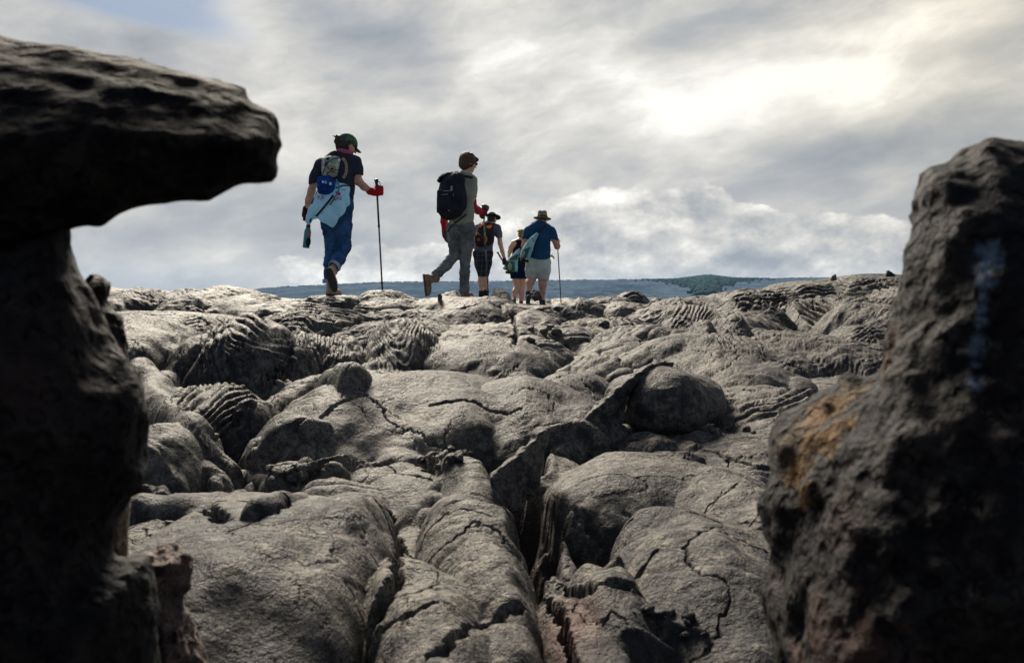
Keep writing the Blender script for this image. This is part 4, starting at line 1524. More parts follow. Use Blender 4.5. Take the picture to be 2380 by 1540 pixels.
def tube(name, pts, r, mat, parent=None, seg=10, origin=None):
    """round tube through world points; r one radius or one per point"""
    P = np.array(pts, float)
    R = np.full(len(P), r) if np.isscalar(r) else np.array(r, float)
    V, Fc = [], []
    up = np.array([0.3, 1, 0.2])
    for i in range(len(P)):
        t = P[min(i + 1, len(P) - 1)] - P[max(i - 1, 0)]
        t /= np.linalg.norm(t) + 1e-12
        a = np.cross(t, up); a /= np.linalg.norm(a); b = np.cross(t, a)
        for j in range(seg):
            th = 2 * math.pi * j / seg
            V.append(P[i] + (a * math.cos(th) + b * math.sin(th)) * R[i])
    for i in range(len(P) - 1):
        for j in range(seg):
            Fc.append((i * seg + j, i * seg + (j + 1) % seg, (i + 1) * seg + (j + 1) % seg, (i + 1) * seg + j))
    Fc.append(tuple(range(seg - 1, -1, -1))); Fc.append(tuple((len(P) - 1) * seg + j for j in range(seg)))
    V = np.array(V)
    return mesh_obj(name, V, Fc, mat, parent, V.mean(0) if origin is None else origin)


def decal(fig, name, poly, mat, parent, bvh, proud=0.003, rings=3):
    """a flat patch with outline poly (px, py) laid on the surface under it"""
    fine = []
    for a, b in zip(poly, list(poly[1:]) + [poly[0]]):
        k = max(1, int(math.dist(a, b) / 14))
        fine += [(a[0] + (b[0] - a[0]) * i / k, a[1] + (b[1] - a[1]) * i / k) for i in range(k)]
    poly = fine
    c = np.mean(poly, axis=0); n = len(poly)
    V = [snap(bvh, fig.p(c[0], c[1]), proud)]
    for r in range(1, rings + 1):
        for q in poly:
            a = c + (np.array(q) - c) * r / rings
            V.append(snap(bvh, fig.p(a[0], a[1]), proud, V[0][1]))
    Fc = [(0, 1 + j, 1 + (j + 1) % n) for j in range(n)]
    for r in range(rings - 1):
        a, b = 1 + r * n, 1 + (r + 1) * n
        Fc += [(a + j, b + j, b + (j + 1) % n, a + (j + 1) % n) for j in range(n)]
    V = np.array([list(v) for v in V])
    nb = len(V)                                     # give it a back face: a thin solid
    V2 = np.array([v + v / np.linalg.norm(v) * 0.003 for v in V])
    Fb = [tuple(i + nb for i in reversed(f)) for f in Fc]
    o = 1 + (rings - 1) * n
    Fe = [(o + (j + 1) % n, o + j, o + j + nb, o + (j + 1) % n + nb) for j in range(n)]
    V = np.concatenate([V, V2])
    return mesh_obj(name, V, Fc + Fb + Fe, mat, parent, V.mean(0), smooth=False)


def disc(cx, cy, rx, ry=None, n=20, rot=0.0):
    ry = ry or rx
    return [(cx + rx * math.cos(a) * math.cos(rot) - ry * math.sin(a) * math.sin(rot), cy + rx * math.cos(a) * math.sin(rot) + ry * math.sin(a) * math.cos(rot))
            for a in [2 * math.pi * i / n for i in range(n)]]


def lettering(fig, name, items, mat, parent, bvh, proud=0.005):
    """items: (text, px, py, size px, angle deg): words laid on the cloth"""
    V, Fc = [], []
    for (txt, px, py, size, ang) in items:
        cu = bpy.data.curves.new('letters', 'FONT')
        cu.body = txt; cu.size = size; cu.align_x = 'CENTER'; cu.align_y = 'CENTER'; cu.resolution_u = 3
        ob = bpy.data.objects.new('letters', cu)
        COL.objects.link(ob)
        dg = bpy.context.evaluated_depsgraph_get()
        me = bpy.data.meshes.new_from_object(ob.evaluated_get(dg))
        bpy.data.objects.remove(ob); bpy.data.curves.remove(cu)
        ca, sa = math.cos(math.radians(ang)), math.sin(math.radians(ang))
        n = len(V)
        fb = snap(bvh, fig.p(px, py), proud)[1]
        for v in me.vertices:
            x = px + v.co.x * ca + v.co.y * sa
            y = py + v.co.x * sa - v.co.y * ca
            V.append(list(snap(bvh, fig.p(x, y), proud, fb)))
        Fc += [tuple(i + n for i in p.vertices) for p in me.polygons]
        bpy.data.meshes.remove(me)
    V = np.array(V)
    nb = len(V)
    V2 = np.array([v + v / np.linalg.norm(v) * 0.002 for v in V])
    Fc = Fc + [tuple(i + nb for i in reversed(f)) for f in Fc]
    V = np.concatenate([V, V2])
    return mesh_obj(name, V, Fc, mat, parent, V.mean(0), smooth=False)


def head_sdf(F, c, fwd, size=1.0, tilt=0.0):
    """skull, jaw, brow, nose, lips, ears; c = skull centre, fwd = where the face looks"""
    f = np.array(fwd, float); f /= np.linalg.norm(f)
    up = np.array([0, 0, 1.0]); r = np.cross(f, up); r /= np.linalg.norm(r); up = np.cross(r, f)
    R = np.stack([r, f, up], 1)
    c = np.asarray(c, float)
    L = lambda x, y, z: c + (r * x + f * y + up * z) * size
    d = sd_ell(F.P, L(0, -0.012, 0.022), np.array([0.074, 0.094, 0.088]) * size, R)
    d = smin(d, sd_ell(F.P, L(0, 0.022, -0.040), np.array([0.056, 0.062, 0.072]) * size, R), 0.03)
    d = smin(d, sd_ell(F.P, L(0, 0.058, -0.090), np.array([0.026, 0.022, 0.020]) * size, R), 0.025)
    d = smin(d, sd_cap(F.P, L(-0.03, 0.074, 0.022), L(0.03, 0.074, 0.022), 0.010 * size, 0.010 * size), 0.012)     # brow
    for sx in (-1, 1):
        d = -smin(-d, sd_ell(F.P, L(0.032 * sx, 0.088, 0.004), np.array([0.017, 0.014, 0.011]) * size, R), 0.008)
        d = smin(d, sd_ell(F.P, L(0.031 * sx, 0.070, 0.003), np.array([0.013, 0.013, 0.011]) * size, R), 0.002)      # eye under its lid
        d = smin(d, sd_ell(F.P, L(0.077 * sx, -0.005, -0.008), np.array([0.010, 0.018, 0.032]) * size, R), 0.006)    # ear
        d = smin(d, sd_ell(F.P, L(0.043 * sx, 0.058, -0.030), np.array([0.020, 0.020, 0.018]) * size, R), 0.015)     # cheek
    d = smin(d, sd_cap(F.P, L(0, 0.080, 0.012), L(0, 0.104, -0.028), 0.007 * size, 0.012 * size), 0.010)
    d = smin(d, sd_cap(F.P, L(-0.018, 0.080, -0.058), L(0.018, 0.080, -0.058), 0.007 * size, 0.007 * size), 0.006)
    return d, L, R


def hand_sdf(F, wrist, fwd, palm_n, side, grip=None, curl=0.25, size=1.0):
    """palm, four separate fingers and a thumb. grip = (point, axis, radius): the fingers close round that bar"""
    f = np.array(fwd, float); f /= np.linalg.norm(f)
    n = np.array(palm_n, float); n -= f * (n @ f); n /= np.linalg.norm(n)
    a = np.cross(f, n) * side
    w = np.asarray(wrist, float)
    R = np.stack([a, f, n], 1)
    c = w + f * 0.048 * size
    d = sd_ell(F.P, c, np.array([0.042, 0.054, 0.017]) * size, R)
    d = smin(d, sd_cap(F.P, w - f * 0.03, c, 0.024 * size, 0.026 * size), 0.015)
    for i, (o, ln) in enumerate(((-0.031, 0.070), (-0.011, 0.082), (0.010, 0.078), (0.029, 0.060))):
        b = w + (f * 0.090 + a * o) * size
        if grip is None:
            t1 = f * math.cos(curl) + n * math.sin(curl); t2 = f * math.cos(curl * 2.4) + n * math.sin(curl * 2.4)
            m = b + t1 * ln * 0.5 * size; e = m + t2 * ln * 0.5 * size
        else:
            m = b + (f * 0.2 + n * 0.95) * ln * 0.45 * size; e = m + (-f * 0.9 + n * 0.25) * ln * 0.55 * size
        d = smin(d, sd_cap(F.P, b, m, 0.0095 * size, 0.009 * size), 0.005)
        d = smin(d, sd_cap(F.P, m, e, 0.009 * size, 0.0078 * size), 0.003)
    b = w + (f * 0.03 - a * 0.034) * size
    m = b + (f * 0.55 - a * 0.55 + n * 0.5) * 0.036 * size
    e = m + (f * (0.75 if grip is None else 0.2) + n * 0.6 + (a * 0.3 if grip is not None else 0)) * 0.034 * size
    d = smin(d, sd_cap(F.P, b, m, 0.013 * size, 0.011 * size), 0.008)
    d = smin(d, sd_cap(F.P, m, e, 0.011 * size, 0.009 * size), 0.003)
    return d


def crease(F, amp, fx, fz, seed, rid=1.0):
    """cloth folds: soft noise plus sharper pulled ridges"""
    P = F.P
    n = perlin3(P[..., 0] * fx, P[..., 1] * fx, P[..., 2] * fz, seed)
    r = np.abs(perlin3(P[..., 0] * fx * 1.3 + 4, P[..., 1] * fx * 1.3, P[..., 2] * fz * 1.6, seed + 3))
    F.D += amp * (0.6 * n + rid * (0.35 - r))


def boot_sdf(F, ankle, toe_dir, up_dir, size=1.0):
    """hiking boot: shaft, vamp, rounded toe; returns upper and sole distances"""
    t = np.array(toe_dir, float); t /= np.linalg.norm(t)
    u = np.array(up_dir, float); u -= t * (u @ t); u /= np.linalg.norm(u)
    a = np.cross(t, u)
    A = np.asarray(ankle, float)
    R = np.stack([a, t, u], 1)
    z0 = -0.075 * size
    d = sd_cap(F.P, A + u * 0.055 * size, A - u * 0.03 * size - t * 0.01, 0.047 * size, 0.046 * size)
    d = smin(d, sd_ell(F.P, A + u * (z0 + 0.020 * size) + t * 0.075 * size, np.array([0.045, 0.116, 0.048]) * size, R), 0.03)
    d = smin(d, sd_ell(F.P, A + u * (z0 + 0.020 * size) - t * 0.022 * size, np.array([0.041, 0.048, 0.055]) * size, R), 0.02)
    q = (F.P - A.astype(np.float32)) @ R.astype(np.float32)
    d = np.maximum(d, -(q[..., 2] - z0 + 0.002))
    # sole slab: a footprint outline extruded
    y = (q[..., 1] - 0.058 * size) / (0.134 * size)
    wd = (0.043 - 0.010 * np.clip(-y + 0.1, 0, 1) * np.clip(1 - np.abs(y + 0.15) * 2, 0, 1)) * size
    ft = (np.abs(q[..., 0]) / wd) ** 2.4 + np.abs(y) ** 3.2 - 1
    foot2d = ft * 0.022
    lug = 0.004 * np.sign(np.sin(q[..., 1] * 2 * math.pi / 0.026)) * (q[..., 2] < z0 - 0.011)
    s = np.maximum(foot2d, np.abs(q[..., 2] - (z0 - 0.006 * size)) - 0.015 * size + lug + 0.004)
    return d, s


def pole_thing(fig, top, tip, label, cols, sections, grip_mat, loop=True, group='trekking poles'):
    """walking pole between two world points: grip, three shaft sections, tip, wrist loop"""
    top = np.asarray(top, float); tip = np.asarray(tip, float)
    root = empty('trekking_pole', tip)
    tag(root, label, 'trekking pole')
    A = lambda t: top + (tip - top) * t
    L = np.linalg.norm(tip - top)
    g = 0.17 / L
    tube('grip', [A(-0.004), A(0), A(0.02 / L), A(0.035 / L), A(0.06 / L), A(0.10 / L), A(0.13 / L), A(g)], [0.012, 0.021, 0.022, 0.017, 0.015, 0.018, 0.015, 0.016], grip_mat, root)
    ts = [g] + sections
    for i in range(len(ts) - 1):
        r = 0.0105 - 0.0018 * i
        tube('shaft', [A(ts[i]), A(ts[i + 1])], [r, r], cols[i % len(cols)], root)
        tube('clamp', [A(ts[i + 1] - 0.012), A(ts[i + 1] + 0.012)], [0.0135, 0.0125], grip_mat, root)
    tube('tip', [A(ts[-1]), A(0.975), A(0.98), A(1.0)], [0.0075, 0.010, 0.007, 0.003], grip_mat, root)
    if loop:
        d = (tip - top) / L
        o = A(0.03 / L)
        pts = [o + np.array([0.02 * math.sin(a) + 0.022, 0, 0]) + d * (0.05 - 0.055 * math.cos(a)) for a in np.linspace(0, 2 * math.pi, 16)]
        tube('wrist_loop', pts, 0.004, grip_mat, root, seg=6)
    return root


SK1 = flat_mat('fair skin', (0.62, 0.38, 0.28), 0.55, 0.35, 0.18, 30, 0.002, 120)
SK2 = flat_mat('ruddy skin', (0.56, 0.30, 0.22), 0.55, 0.35, 0.2, 30, 0.002, 120)
BLK = flat_mat('black webbing', (0.016, 0.016, 0.019), 0.7, 0.3, 0.3)
BLKG = flat_mat('black grip rubber', (0.014, 0.014, 0.015), 0.45, 0.5, 0.2)
ALU = flat_mat('dark anodised tube', (0.025, 0.027, 0.032), 0.3, 0.6, 0.1, metal=0.4)
SOLE = flat_mat('boot rubber', (0.06, 0.055, 0.05), 0.7, 0.4, 0.4, 60, 0.006, 90)
TAN = flat_mat('tan boot leather', (0.42, 0.31, 0.21), 0.75, 0.3, 0.3, 25, 0.004, 60)
BRN = flat_mat('brown boot leather', (0.22, 0.155, 0.10), 0.75, 0.3, 0.4, 25, 0.004, 60)
REDG = flat_mat('red knitted glove', (0.42, 0.012, 0.018), 0.9, 0.2, 0.35, 60, 0.006, 160)
WHITE = flat_mat('white enamel', (0.72, 0.72, 0.70), 0.5, 0.4, 0.1)
HAIRB = None


def hair_mat(name, a, b):
    m, t, bs = new_mat(name)
    tc = t.new('ShaderNodeTexCoord').outputs['Object']
    n = t.noise(t.vm('MULTIPLY', tc, (1.0, 1.0, 0.16)), 190.0, 3, 0.6, 0.3)
    t.put(bs.inputs['Base Color'], t.mix(t.mapr(n, 0.35, 0.65), a, b))
    bs.inputs['Roughness'].default_value = 0.5
    bs.inputs['Specular IOR Level'].default_value = 0.35
    t.l.new(bump(t, bs, n, 1.0, 0.012), bs.inputs['Normal'])
    return m


def denim(name, a, b, sc=30.0):
    m, t, bs = new_mat(name)
    tc = t.new('ShaderNodeTexCoord').outputs['Object']
    n = t.noise(tc, 7.0, 5, 0.65)
    w = t.noise(t.vm('MULTIPLY', tc, (1, 1, 0.3)), 240.0, 2, 0.5)
    f = t.m('ADD', t.m('MULTIPLY', n, 0.7), t.m('MULTIPLY', w, 0.3))
    t.put(bs.inputs['Base Color'], t.mix(t.mapr(f, 0.38, 0.62), a, b))
    bs.inputs['Roughness'].default_value = 0.9
    bs.inputs['Specular IOR Level'].default_value = 0.15
    nb = bump(t, bs, t.noise(t.vm('MULTIPLY', tc, (1, 1, 2.2)), 22.0, 4, 0.6), 0.8, 0.010)
    t.l.new(bump(t, bs, w, 0.4, 0.002, nb), bs.inputs['Normal'])
    return m


def plaid(name):
    m, t, bs = new_mat(name)
    tc = t.new('ShaderNodeTexCoord').outputs['Object']
    x, y, z = t.sep(tc)
    def stripes(c, f, th):
        return t.m('GREATER_THAN', t.m('SINE', t.m('MULTIPLY', c, f)), th)
    xx = t.m('ADD', x, t.m('MULTIPLY', y, 0.6))
    a = t.m('ADD', stripes(xx, 62.0, 0.55), stripes(z, 62.0, 0.55))
    b = t.m('ADD', stripes(xx, 124.0, 0.88), stripes(z, 124.0, 0.88))
    c = t.mix(t.m('MULTIPLY', a, 0.32), (0.010, 0.011, 0.016), (0.065, 0.075, 0.105))
    c = t.mix(t.m('MULTIPLY', b, 0.28), c, (0.16, 0.15, 0.19, 1))
    t.put(bs.inputs['Base Color'], c)
    bs.inputs['Roughness'].default_value = 0.9
    bs.inputs['Specular IOR Level'].default_value = 0.15
    return m


def cloth(name, colr, **kw):
    return flat_mat(name, colr, 0.9, 0.12, kw.pop('var', 0.18), kw.pop('nscale', 10), 0.006, 26, **kw)


# ------------------------------------------------------------------ first walker: woman in a dark tee, jeans, cap
def walker_one():
    g = Fig(650.5, 290.4, 0.27165, 8.3, (430, 1455), 'woman in green cap and blue jeans, pale shirt tied round her waist')
    R = g.root
    tee = cloth('dark slate cotton', (0.030, 0.036, 0.055))
    jn = denim('blue denim', (0.012, 0.040, 0.115), (0.042, 0.12, 0.27))
    cuffm = denim('pale denim cuff', (0.16, 0.25, 0.36), (0.30, 0.42, 0.55))
    hm = hair_mat('dark brown hair', (0.012, 0.009, 0.008), (0.055, 0.038, 0.026))
    # body
    larm = [(352, 345, -0.02, 44), (300, 470, -0.02, 38), (272, 560, -0.02, 33), (248, 640, 0.0, 31), (226, 722, 0.02, 21)]
    rarm = [(640, 322, 0.02, 46), (650, 400, 0.02, 42), (668, 478, 0.02, 36), (720, 530, 0.08, 31), (784, 566, 0.14, 22)]
    F = g.box([(180, 90, -0.3), (880, 1440, 0.3)], 0.05, 0.0085)
    d = g.chain(F, [(500, 330, 0, 98), (505, 420, 0, 102), (515, 520, 0, 90), (480, 650, 0, 100)], 0.05, 0.62)
    d = smin(d, g.chain(F, [(380, 330, 0, 44), (500, 300, 0, 52), (625, 315, 0, 46)], 0.04), 0.05)
    d = smin(d, g.chain(F, [(525, 300, 0.0, 46), (565, 225, 0.02, 42)], 0.02), 0.03)
    hd, L, HR = head_sdf(F, g.p(578, 178, 0.03), (0.80, 0.52, -0.38), 0.98)
    d = smin(d, hd, 0.012)
    d = smin(d, g.chain(F, larm, 0.02), 0.03)
    d = smin(d, g.chain(F, rarm, 0.02), 0.03)
    d = smin(d, g.chain(F, [(415, 720, 0.0, 62), (440, 1020, 0.06, 36), (422, 1180, 0.05, 30), (425, 1350, 0.03, 26)], 0.02), 0.05)
    d = smin(d, g.chain(F, [(535, 720, 0.0, 64), (550, 1040, 0.08, 38), (502, 1150, -0.07, 34), (452, 1235, -0.20, 28)], 0.02), 0.05)
    F.D = d
    F.D = smin(F.D, hand_sdf(F, g.p(226, 722, 0.02), g.p(212, 800, 0.05) - g.p(226, 722, 0.02), (0.9, 0.2, 0), 1, grip=True, size=0.95), 0.01)
    F.D = smin(F.D, hand_sdf(F, g.p(790, 572, 0.14), (1, 0.1, 0.05), (0, 0.75, 0.3), 1, grip=True, size=0.95), 0.01)
    F.obj('body', SK2, R, smooth_it=1)
    # gloves
    F = g.box([(740, 510, 0.0), (890, 640, 0.2)], 0.04, 0.0045)
    F.add(hand_sdf(F, g.p(790, 572, 0.14), (1, 0.1, 0.05), (0, -0.75, 0.3), 1, grip=True, size=1.08) - 0.006)
    F.add(sd_ell(F.P, g.p(832, 572, 0.10), (0.036, 0.040, 0.045)), 0.012)
    F.add(g.chain(F, [(760, 560, 0.12, 30), (800, 572, 0.13, 34)], 0.01), 0.01)
    F.obj('glove', REDG, R)
    F = g.box([(175, 690, 0.0), (290, 900, 0.05)], 0.04, 0.0045)
    F.add(hand_sdf(F, g.p(226, 735, 0.02), g.p(222, 810, 0.02) - g.p(226, 722, 0.02), (0.9, -0.4, 0), -1, grip=True, size=1.02) - 0.005)
    F.add(g.chain(F, [(222, 715, 0.02, 27), (218, 770, 0.02, 32)], 0.01), 0.01)
    gl = F.obj('glove', flat_mat('dark red glove', (0.10, 0.010, 0.018), 0.9, 0.2, 0.6, 60, 0.005, 150, col2=(0.012, 0.010, 0.014)), R)
    gl['label'] = 'glove with dark palm'
    # tee
    F = g.box([(250, 250, -0.2), (720, 640, 0.25)], 0.05, 0.0075)
    d = g.chain(F, [(500, 330, 0, 104), (505, 420, 0, 110), (515, 520, 0, 100), (505, 600, 0, 112)], 0.05, 0.64, 0.012)
    d = smin(d, g.chain(F, [(378, 340, 0, 48), (500, 302, 0, 58), (628, 318, 0, 50)], 0.04, 1.0, 0.010), 0.05)
    sl = g.chain(F, [(355, 345, -0.02, 50), (318, 440, -0.02, 49), (296, 500, -0.02, 46)], 0.03, 1.0, 0.012)
    sl = np.maximum(sl, (F.P @ np.array([0.32, 0, -0.95], np.float32)) - float(np.dot(g.p(300, 505), [0.32, 0, -0.95])))
    d = smin(d, sl, 0.03)
    sr = g.chain(F, [(636, 325, 0.02, 54), (648, 380, 0.02, 52), (656, 425, 0.02, 48)], 0.03, 1.0, 0.012)
    sr = np.maximum(sr, (F.P @ np.array([0.0, 0, -1.0], np.float32)) - float(np.dot(g.p(650, 428), [0.0, 0, -1.0])))
    d = smin(d, sr, 0.03)
    F.D = d
    F.cut(g.chain(F, [(535, 262, 0, 40), (560, 200, 0, 52)], 0.01), 0.01)
    crease(F, 0.008, 11, 7, 3)
    shirt = F.obj('tee_shirt', tee, R)
    # jeans, two legs joined at the seat
    F = g.box([(300, 640, -0.3), (640, 1340, 0.2)], 0.06, 0.0075)
    lleg = g.chain(F, [(415, 700, 0.0, 98), (428, 860, 0.03, 74), (440, 1020, 0.06, 54), (422, 1180, 0.05, 47), (412, 1335, 0.03, 40)], 0.03)
    rleg = g.chain(F, [(525, 700, 0.0, 100), (538, 870, 0.03, 78), (548, 1040, 0.08, 60), (500, 1150, -0.06, 54), (462, 1215, -0.17, 50)], 0.03)
    cut = (F.P - g.p(470, 1205, -0.17).astype(np.float32)) @ np.array([-0.45, -0.72, -0.53], np.float32)
    rleg = np.maximum(rleg, cut)
    F.D = smin(lleg, rleg, 0.012)
    F.add(g.chain(F, [(420, 660, 0, 98), (530, 660, 0, 96)], 0.05, 0.85), 0.05)
    F.keep(float(g.p(0, 1338)[2]) - F.P[..., 2])
    crease(F, 0.0095, 7, 18, 13, 1.4)
    trous = F.obj('jeans', jn, R)
    # turned-up cuffs
    F = g.box([(400, 1150, -0.3), (520, 1290, 0.0)], 0.05, 0.006)
    c = g.p(458, 1215, -0.185); ax = np.array([-0.45, -0.72, -0.53]); ax /= np.linalg.norm(ax)
    rr = sd_cap(F.P, c - ax * 0.035, c + ax * 0.004, 0.067, 0.066)
    h = (F.P - c.astype(np.float32)) @ ax.astype(np.float32)
    F.D = np.maximum(np.maximum(rr, np.abs(h + 0.018) - 0.020), -(sd_cap(F.P, c - ax * 0.1, c + ax * 0.1, 0.052, 0.052)))
    F.obj('jeans_cuff', cuffm, R)
    F = g.box([(370, 1310, -0.05), (470, 1365, 0.1)], 0.04, 0.006)
    c = g.p(415, 1336, 0.03)
    rad = np.hypot(F.P[..., 0] - c[0], F.P[..., 1] - c[1])
    F.D = np.maximum(np.abs(rad - 0.056) - 0.007, np.abs(F.P[..., 2] - c[2]) - 0.022)
    F.obj('jeans_cuff', cuffm, R)
    # boots
    for (ank, toe, up, siz) in (((445, 1262, -0.22), (0.22, 0.25, -0.95), (0.05, 0.95, 0.20), 0.98), ((436, 1388, 0.03), (0.40, 0.91, -0.03), (0, 0, 1), 0.92)):
        F = g.box([(ank[0] - 80, ank[1] - 60, ank[2] - 0.15), (ank[0] + 110, ank[1] + 190, ank[2] + 0.2)], 0.06, 0.006)
        a, s_ = boot_sdf(F, g.p(*ank), toe, up, siz)
        S = Field(F.lo, F.lo + (F.n - 1) * F.vox, F.vox)
        F.D = a
        crease(F, 0.003, 30, 30, 40)
        b = F.obj('boot', TAN, R)
        S.D = s_
        S.obj('sole', SOLE, b, smooth_it=0)
    # pale shirt tied round the waist, hanging to a point
    F = g.box([(200, 490, -0.3), (640, 900, 0.2)], 0.05, 0.007)
    cloth_out = [(318, 560), (360, 510), (440, 492), (540, 505), (600, 520), (614, 545), (606, 600), (610, 680), (585, 740), (535, 810), (470, 893), (440, 880), (400, 850), (340, 812), (315, 795), (290, 800), (275, 800),
                 (262, 850), (240, 850), (208, 800), (250, 730), (290, 665), (315, 610)]
    pl = uvpoly([(g.u0 + a * g.k, g.v0 + b * g.k) for a, b in cloth_out], g.D)
    d2 = sd_poly(F.P[..., 0], F.P[..., 2], pl)
    hipw = g.chain(F, [(515, 520, 0, 104), (475, 650, 0, 132), (470, 760, 0.0, 128), (450, 860, 0.0, 110)], 0.06, 0.80)
    side = g.chain(F, [(430, 640, 0, 100), (300, 740, 0.0, 50), (240, 830, 0.0, 30)], 0.05)
    hipw = smin(hipw, side, 0.05)
    F.D = np.maximum(np.maximum(hipw - 0.014, -(hipw + 0.002)), d2 + 0.002)
    P = F.P
    dr = np.sin((P[..., 0] * 0.8 + P[..., 2] * 0.35) * 70 + 3 * perlin3(P[..., 0] * 5, P[..., 1] * 5, P[..., 2] * 4, 5))
    F.D += 0.0045 * dr * np.clip((g.p(0, 560)[2] - P[..., 2]) * 8, 0, 1)
    wcm = cloth('white jersey with shade blue', (0.42, 0.80, 1.0), var=0.10)  # white shirt; the blue of its shade is put into the colour
    tied = F.obj('tied_shirt', wcm, R)
    # cap, ponytail, neckerchief, glasses
    F = Field(g.p(578, 178, 0.03) - 0.22, g.p(578, 178, 0.03) + 0.22, 0.005)
    hd, L, HR = head_sdf(F, g.p(578, 178, 0.03), (0.80, 0.52, -0.38), 0.98)
    q = (F.P - g.p(578, 178, 0.03).astype(np.float32)) @ HR.astype(np.float32)
    skull = sd_ell(F.P, L(0, -0.012, 0.022), np.array([0.074, 0.094, 0.088]), HR)
    capd = np.maximum(skull - 0.016, -(q[..., 2] - 0.018 + 0.12 * np.clip(-q[..., 1], 0, 1)))
    brim = np.maximum(sd_ell(F.P, L(0, 0.115, 0.020), np.array([0.068, 0.085, 0.03]), HR), np.abs(q[..., 2] - 0.022 + 0.9 * (q[..., 1] - 0.07) * 0.35 + 4.5 * q[..., 0] ** 2) - 0.005)
    F.D = smin(capd, brim, 0.004)
    mcap, t, bs = new_mat('camouflage cap cloth')
    tc = t.new('ShaderNodeTexCoord').outputs['Object']
    c = t.mix(t.mapr(t.noise(tc, 32, 2), 0.47, 0.53), (0.020, 0.050, 0.038), (0.075, 0.13, 0.045))
    c = t.mix(t.mapr(t.noise(t.vm('ADD', tc, (3, 3, 3)), 24, 2), 0.52, 0.57), c, (0.020, 0.060, 0.075, 1))
    t.put(bs.inputs['Base Color'], c); bs.inputs['Roughness'].default_value = 0.9
    F.obj('cap', mcap, R)
    F = Field(g.p(560, 190, 0.03) - 0.24, g.p(560, 190, 0.03) + 0.22, 0.005)
    hd, L, HR = head_sdf(F, g.p(578, 178, 0.03), (0.80, 0.52, -0.38), 0.98)
    q = (F.P - g.p(578, 178, 0.03).astype(np.float32)) @ HR.astype(np.float32)
    skull = sd_ell(F.P, L(0, -0.016, 0.010), np.array([0.076, 0.094, 0.094]), HR)
    F.D = np.maximum(np.maximum(skull - 0.010, q[..., 1] - 0.005), q[..., 2] - 0.03)
    F.add(g.chain(F, [(520, 150, 0.0, 30), (498, 140, -0.02, 34), (500, 115, -0.03, 26)], 0.01), 0.015)
    for a, b in (((500, 110), (455, 92)), ((505, 108), (480, 82)), ((492, 120), (478, 165)), ((510, 110), (520, 90)), ((488, 130), (480, 190))):
        F.add(g.chain(F, [(a[0], a[1], -0.03, 13), (b[0], b[1], -0.04, 4)], 0.01), 0.008)
    F.add(g.chain(F, [(510, 190, 0.0, 34), (500, 235, 0.0, 16)], 0.02), 0.02)
    rough(F, 0.004, 45, 3, 3)
    F.obj('hair', hm, R)
    F = g.box([(460, 190, -0.12), (640, 290, 0.15)], 0.04, 0.005)
    c = g.p(550, 243, 0.015)
    ax = np.array([0.25, 0.1, 0.95]); ax /= np.linalg.norm(ax)
    h = (F.P - c.astype(np.float32)) @ ax.astype(np.float32)
    rad = np.linalg.norm(F.P - c.astype(np.float32) - h[..., None] * ax.astype(np.float32), axis=-1)
    F.D = np.sqrt(np.maximum(0, (rad - 0.062) ** 2 + (h * 0.62) ** 2)) - 0.021
    rough(F, 0.006, 30, 3, 4)
    F.obj('neckerchief', flat_mat('pink bandana', (0.42, 0.035, 0.11), 0.85, 0.2, 0.5, 70, 0.004, 90, col2=(0.30, 0.12, 0.17)), R)
    F = Field(L(0, 0.09, 0.0) - 0.09, L(0, 0.09, 0.0) + 0.09, 0.004)
    hd, L, HR = head_sdf(F, g.p(578, 178, 0.03), (0.80, 0.52, -0.38), 0.98)
    F.add(sd_ell(F.P, L(0.033, 0.088, 0.004), (0.026, 0.008, 0.019), HR)); F.add(sd_ell(F.P, L(-0.033, 0.088, 0.004), (0.026, 0.008, 0.019), HR))
    F.add(sd_cap(F.P, L(0.055, 0.086, 0.008), L(0.08, 0.0, 0.004), 0.004, 0.004), 0.003)
    F.obj('sunglasses', BLKG, R)
    # prints
    bt = bvh_of([tied, shirt])
    RED = flat_mat('red ink', (0.50, 0.02, 0.045), 0.9, 0.1, 0.1)
    lettering(g, 'print', [('KA', 348, 620, 44, 2), ('C', 352, 643, 22, -4)], RED, tied, bt)
    lettering(g, 'print', [('AE', 505, 627, 44, 2), ('UB', 468, 640, 24, -8)], RED, tied, bt)
    decal(g, 'print', disc(497, 585, 24, 15, 16, 0.5), RED, tied, bt)
    strap(g, 'print', [(525, 555), (545, 556), (563, 553)], 5, RED, tied, bt, 0.004, 0.002)
    RING = flat_mat('cream print', (0.42, 0.34, 0.25), 0.9, 0.1, 0.2)
    arc = [(520 + 50 * math.cos(a), 370 + 90 * math.sin(a)) for a in np.linspace(-1.3, 1.2, 24)]
    strap(g, 'print', arc, 24, RING, shirt, bvh_of([shirt]), 0.003, 0.002)
    items = []
    for i, ch in enumerate('ration Project'):
        a = -1.0 + i * 0.155
        ang = math.degrees(math.atan2(90 * math.cos(a), -50 * math.sin(a)))
        if ch != ' ':
            items.append((ch, 520 + 50 * math.cos(a), 370 + 90 * math.sin(a), 22, ang))
    lettering(g, 'print', items[:6], BLK, shirt, bvh_of([shirt]), 0.007)
    lettering(g, 'print', items[6:], BLK, shirt, bvh_of([shirt]), 0.007)

    # ---- her small daypack (worn, so its own thing)
    pk = empty('daypack', g.p(440, 600, -0.15))
    tag(pk, 'small white and blue daypack covered with badges on the first walker\'s back', 'backpack')
    F = g.box([(350, 270, -0.3), (550, 470, 0.0)], 0.03, 0.006)
    P = F.P
    pts = [(372, 320), (390, 295), (430, 280), (500, 276), (525, 290), (530, 330), (525, 390), (512, 445), (480, 468), (400, 470), (372, 450), (360, 400)]
    pl = uvpoly([(g.u0 + a * g.k, g.v0 + b * g.k) for a, b in pts], g.D)
    d2 = sd_poly(P[..., 0], P[..., 2], pl)
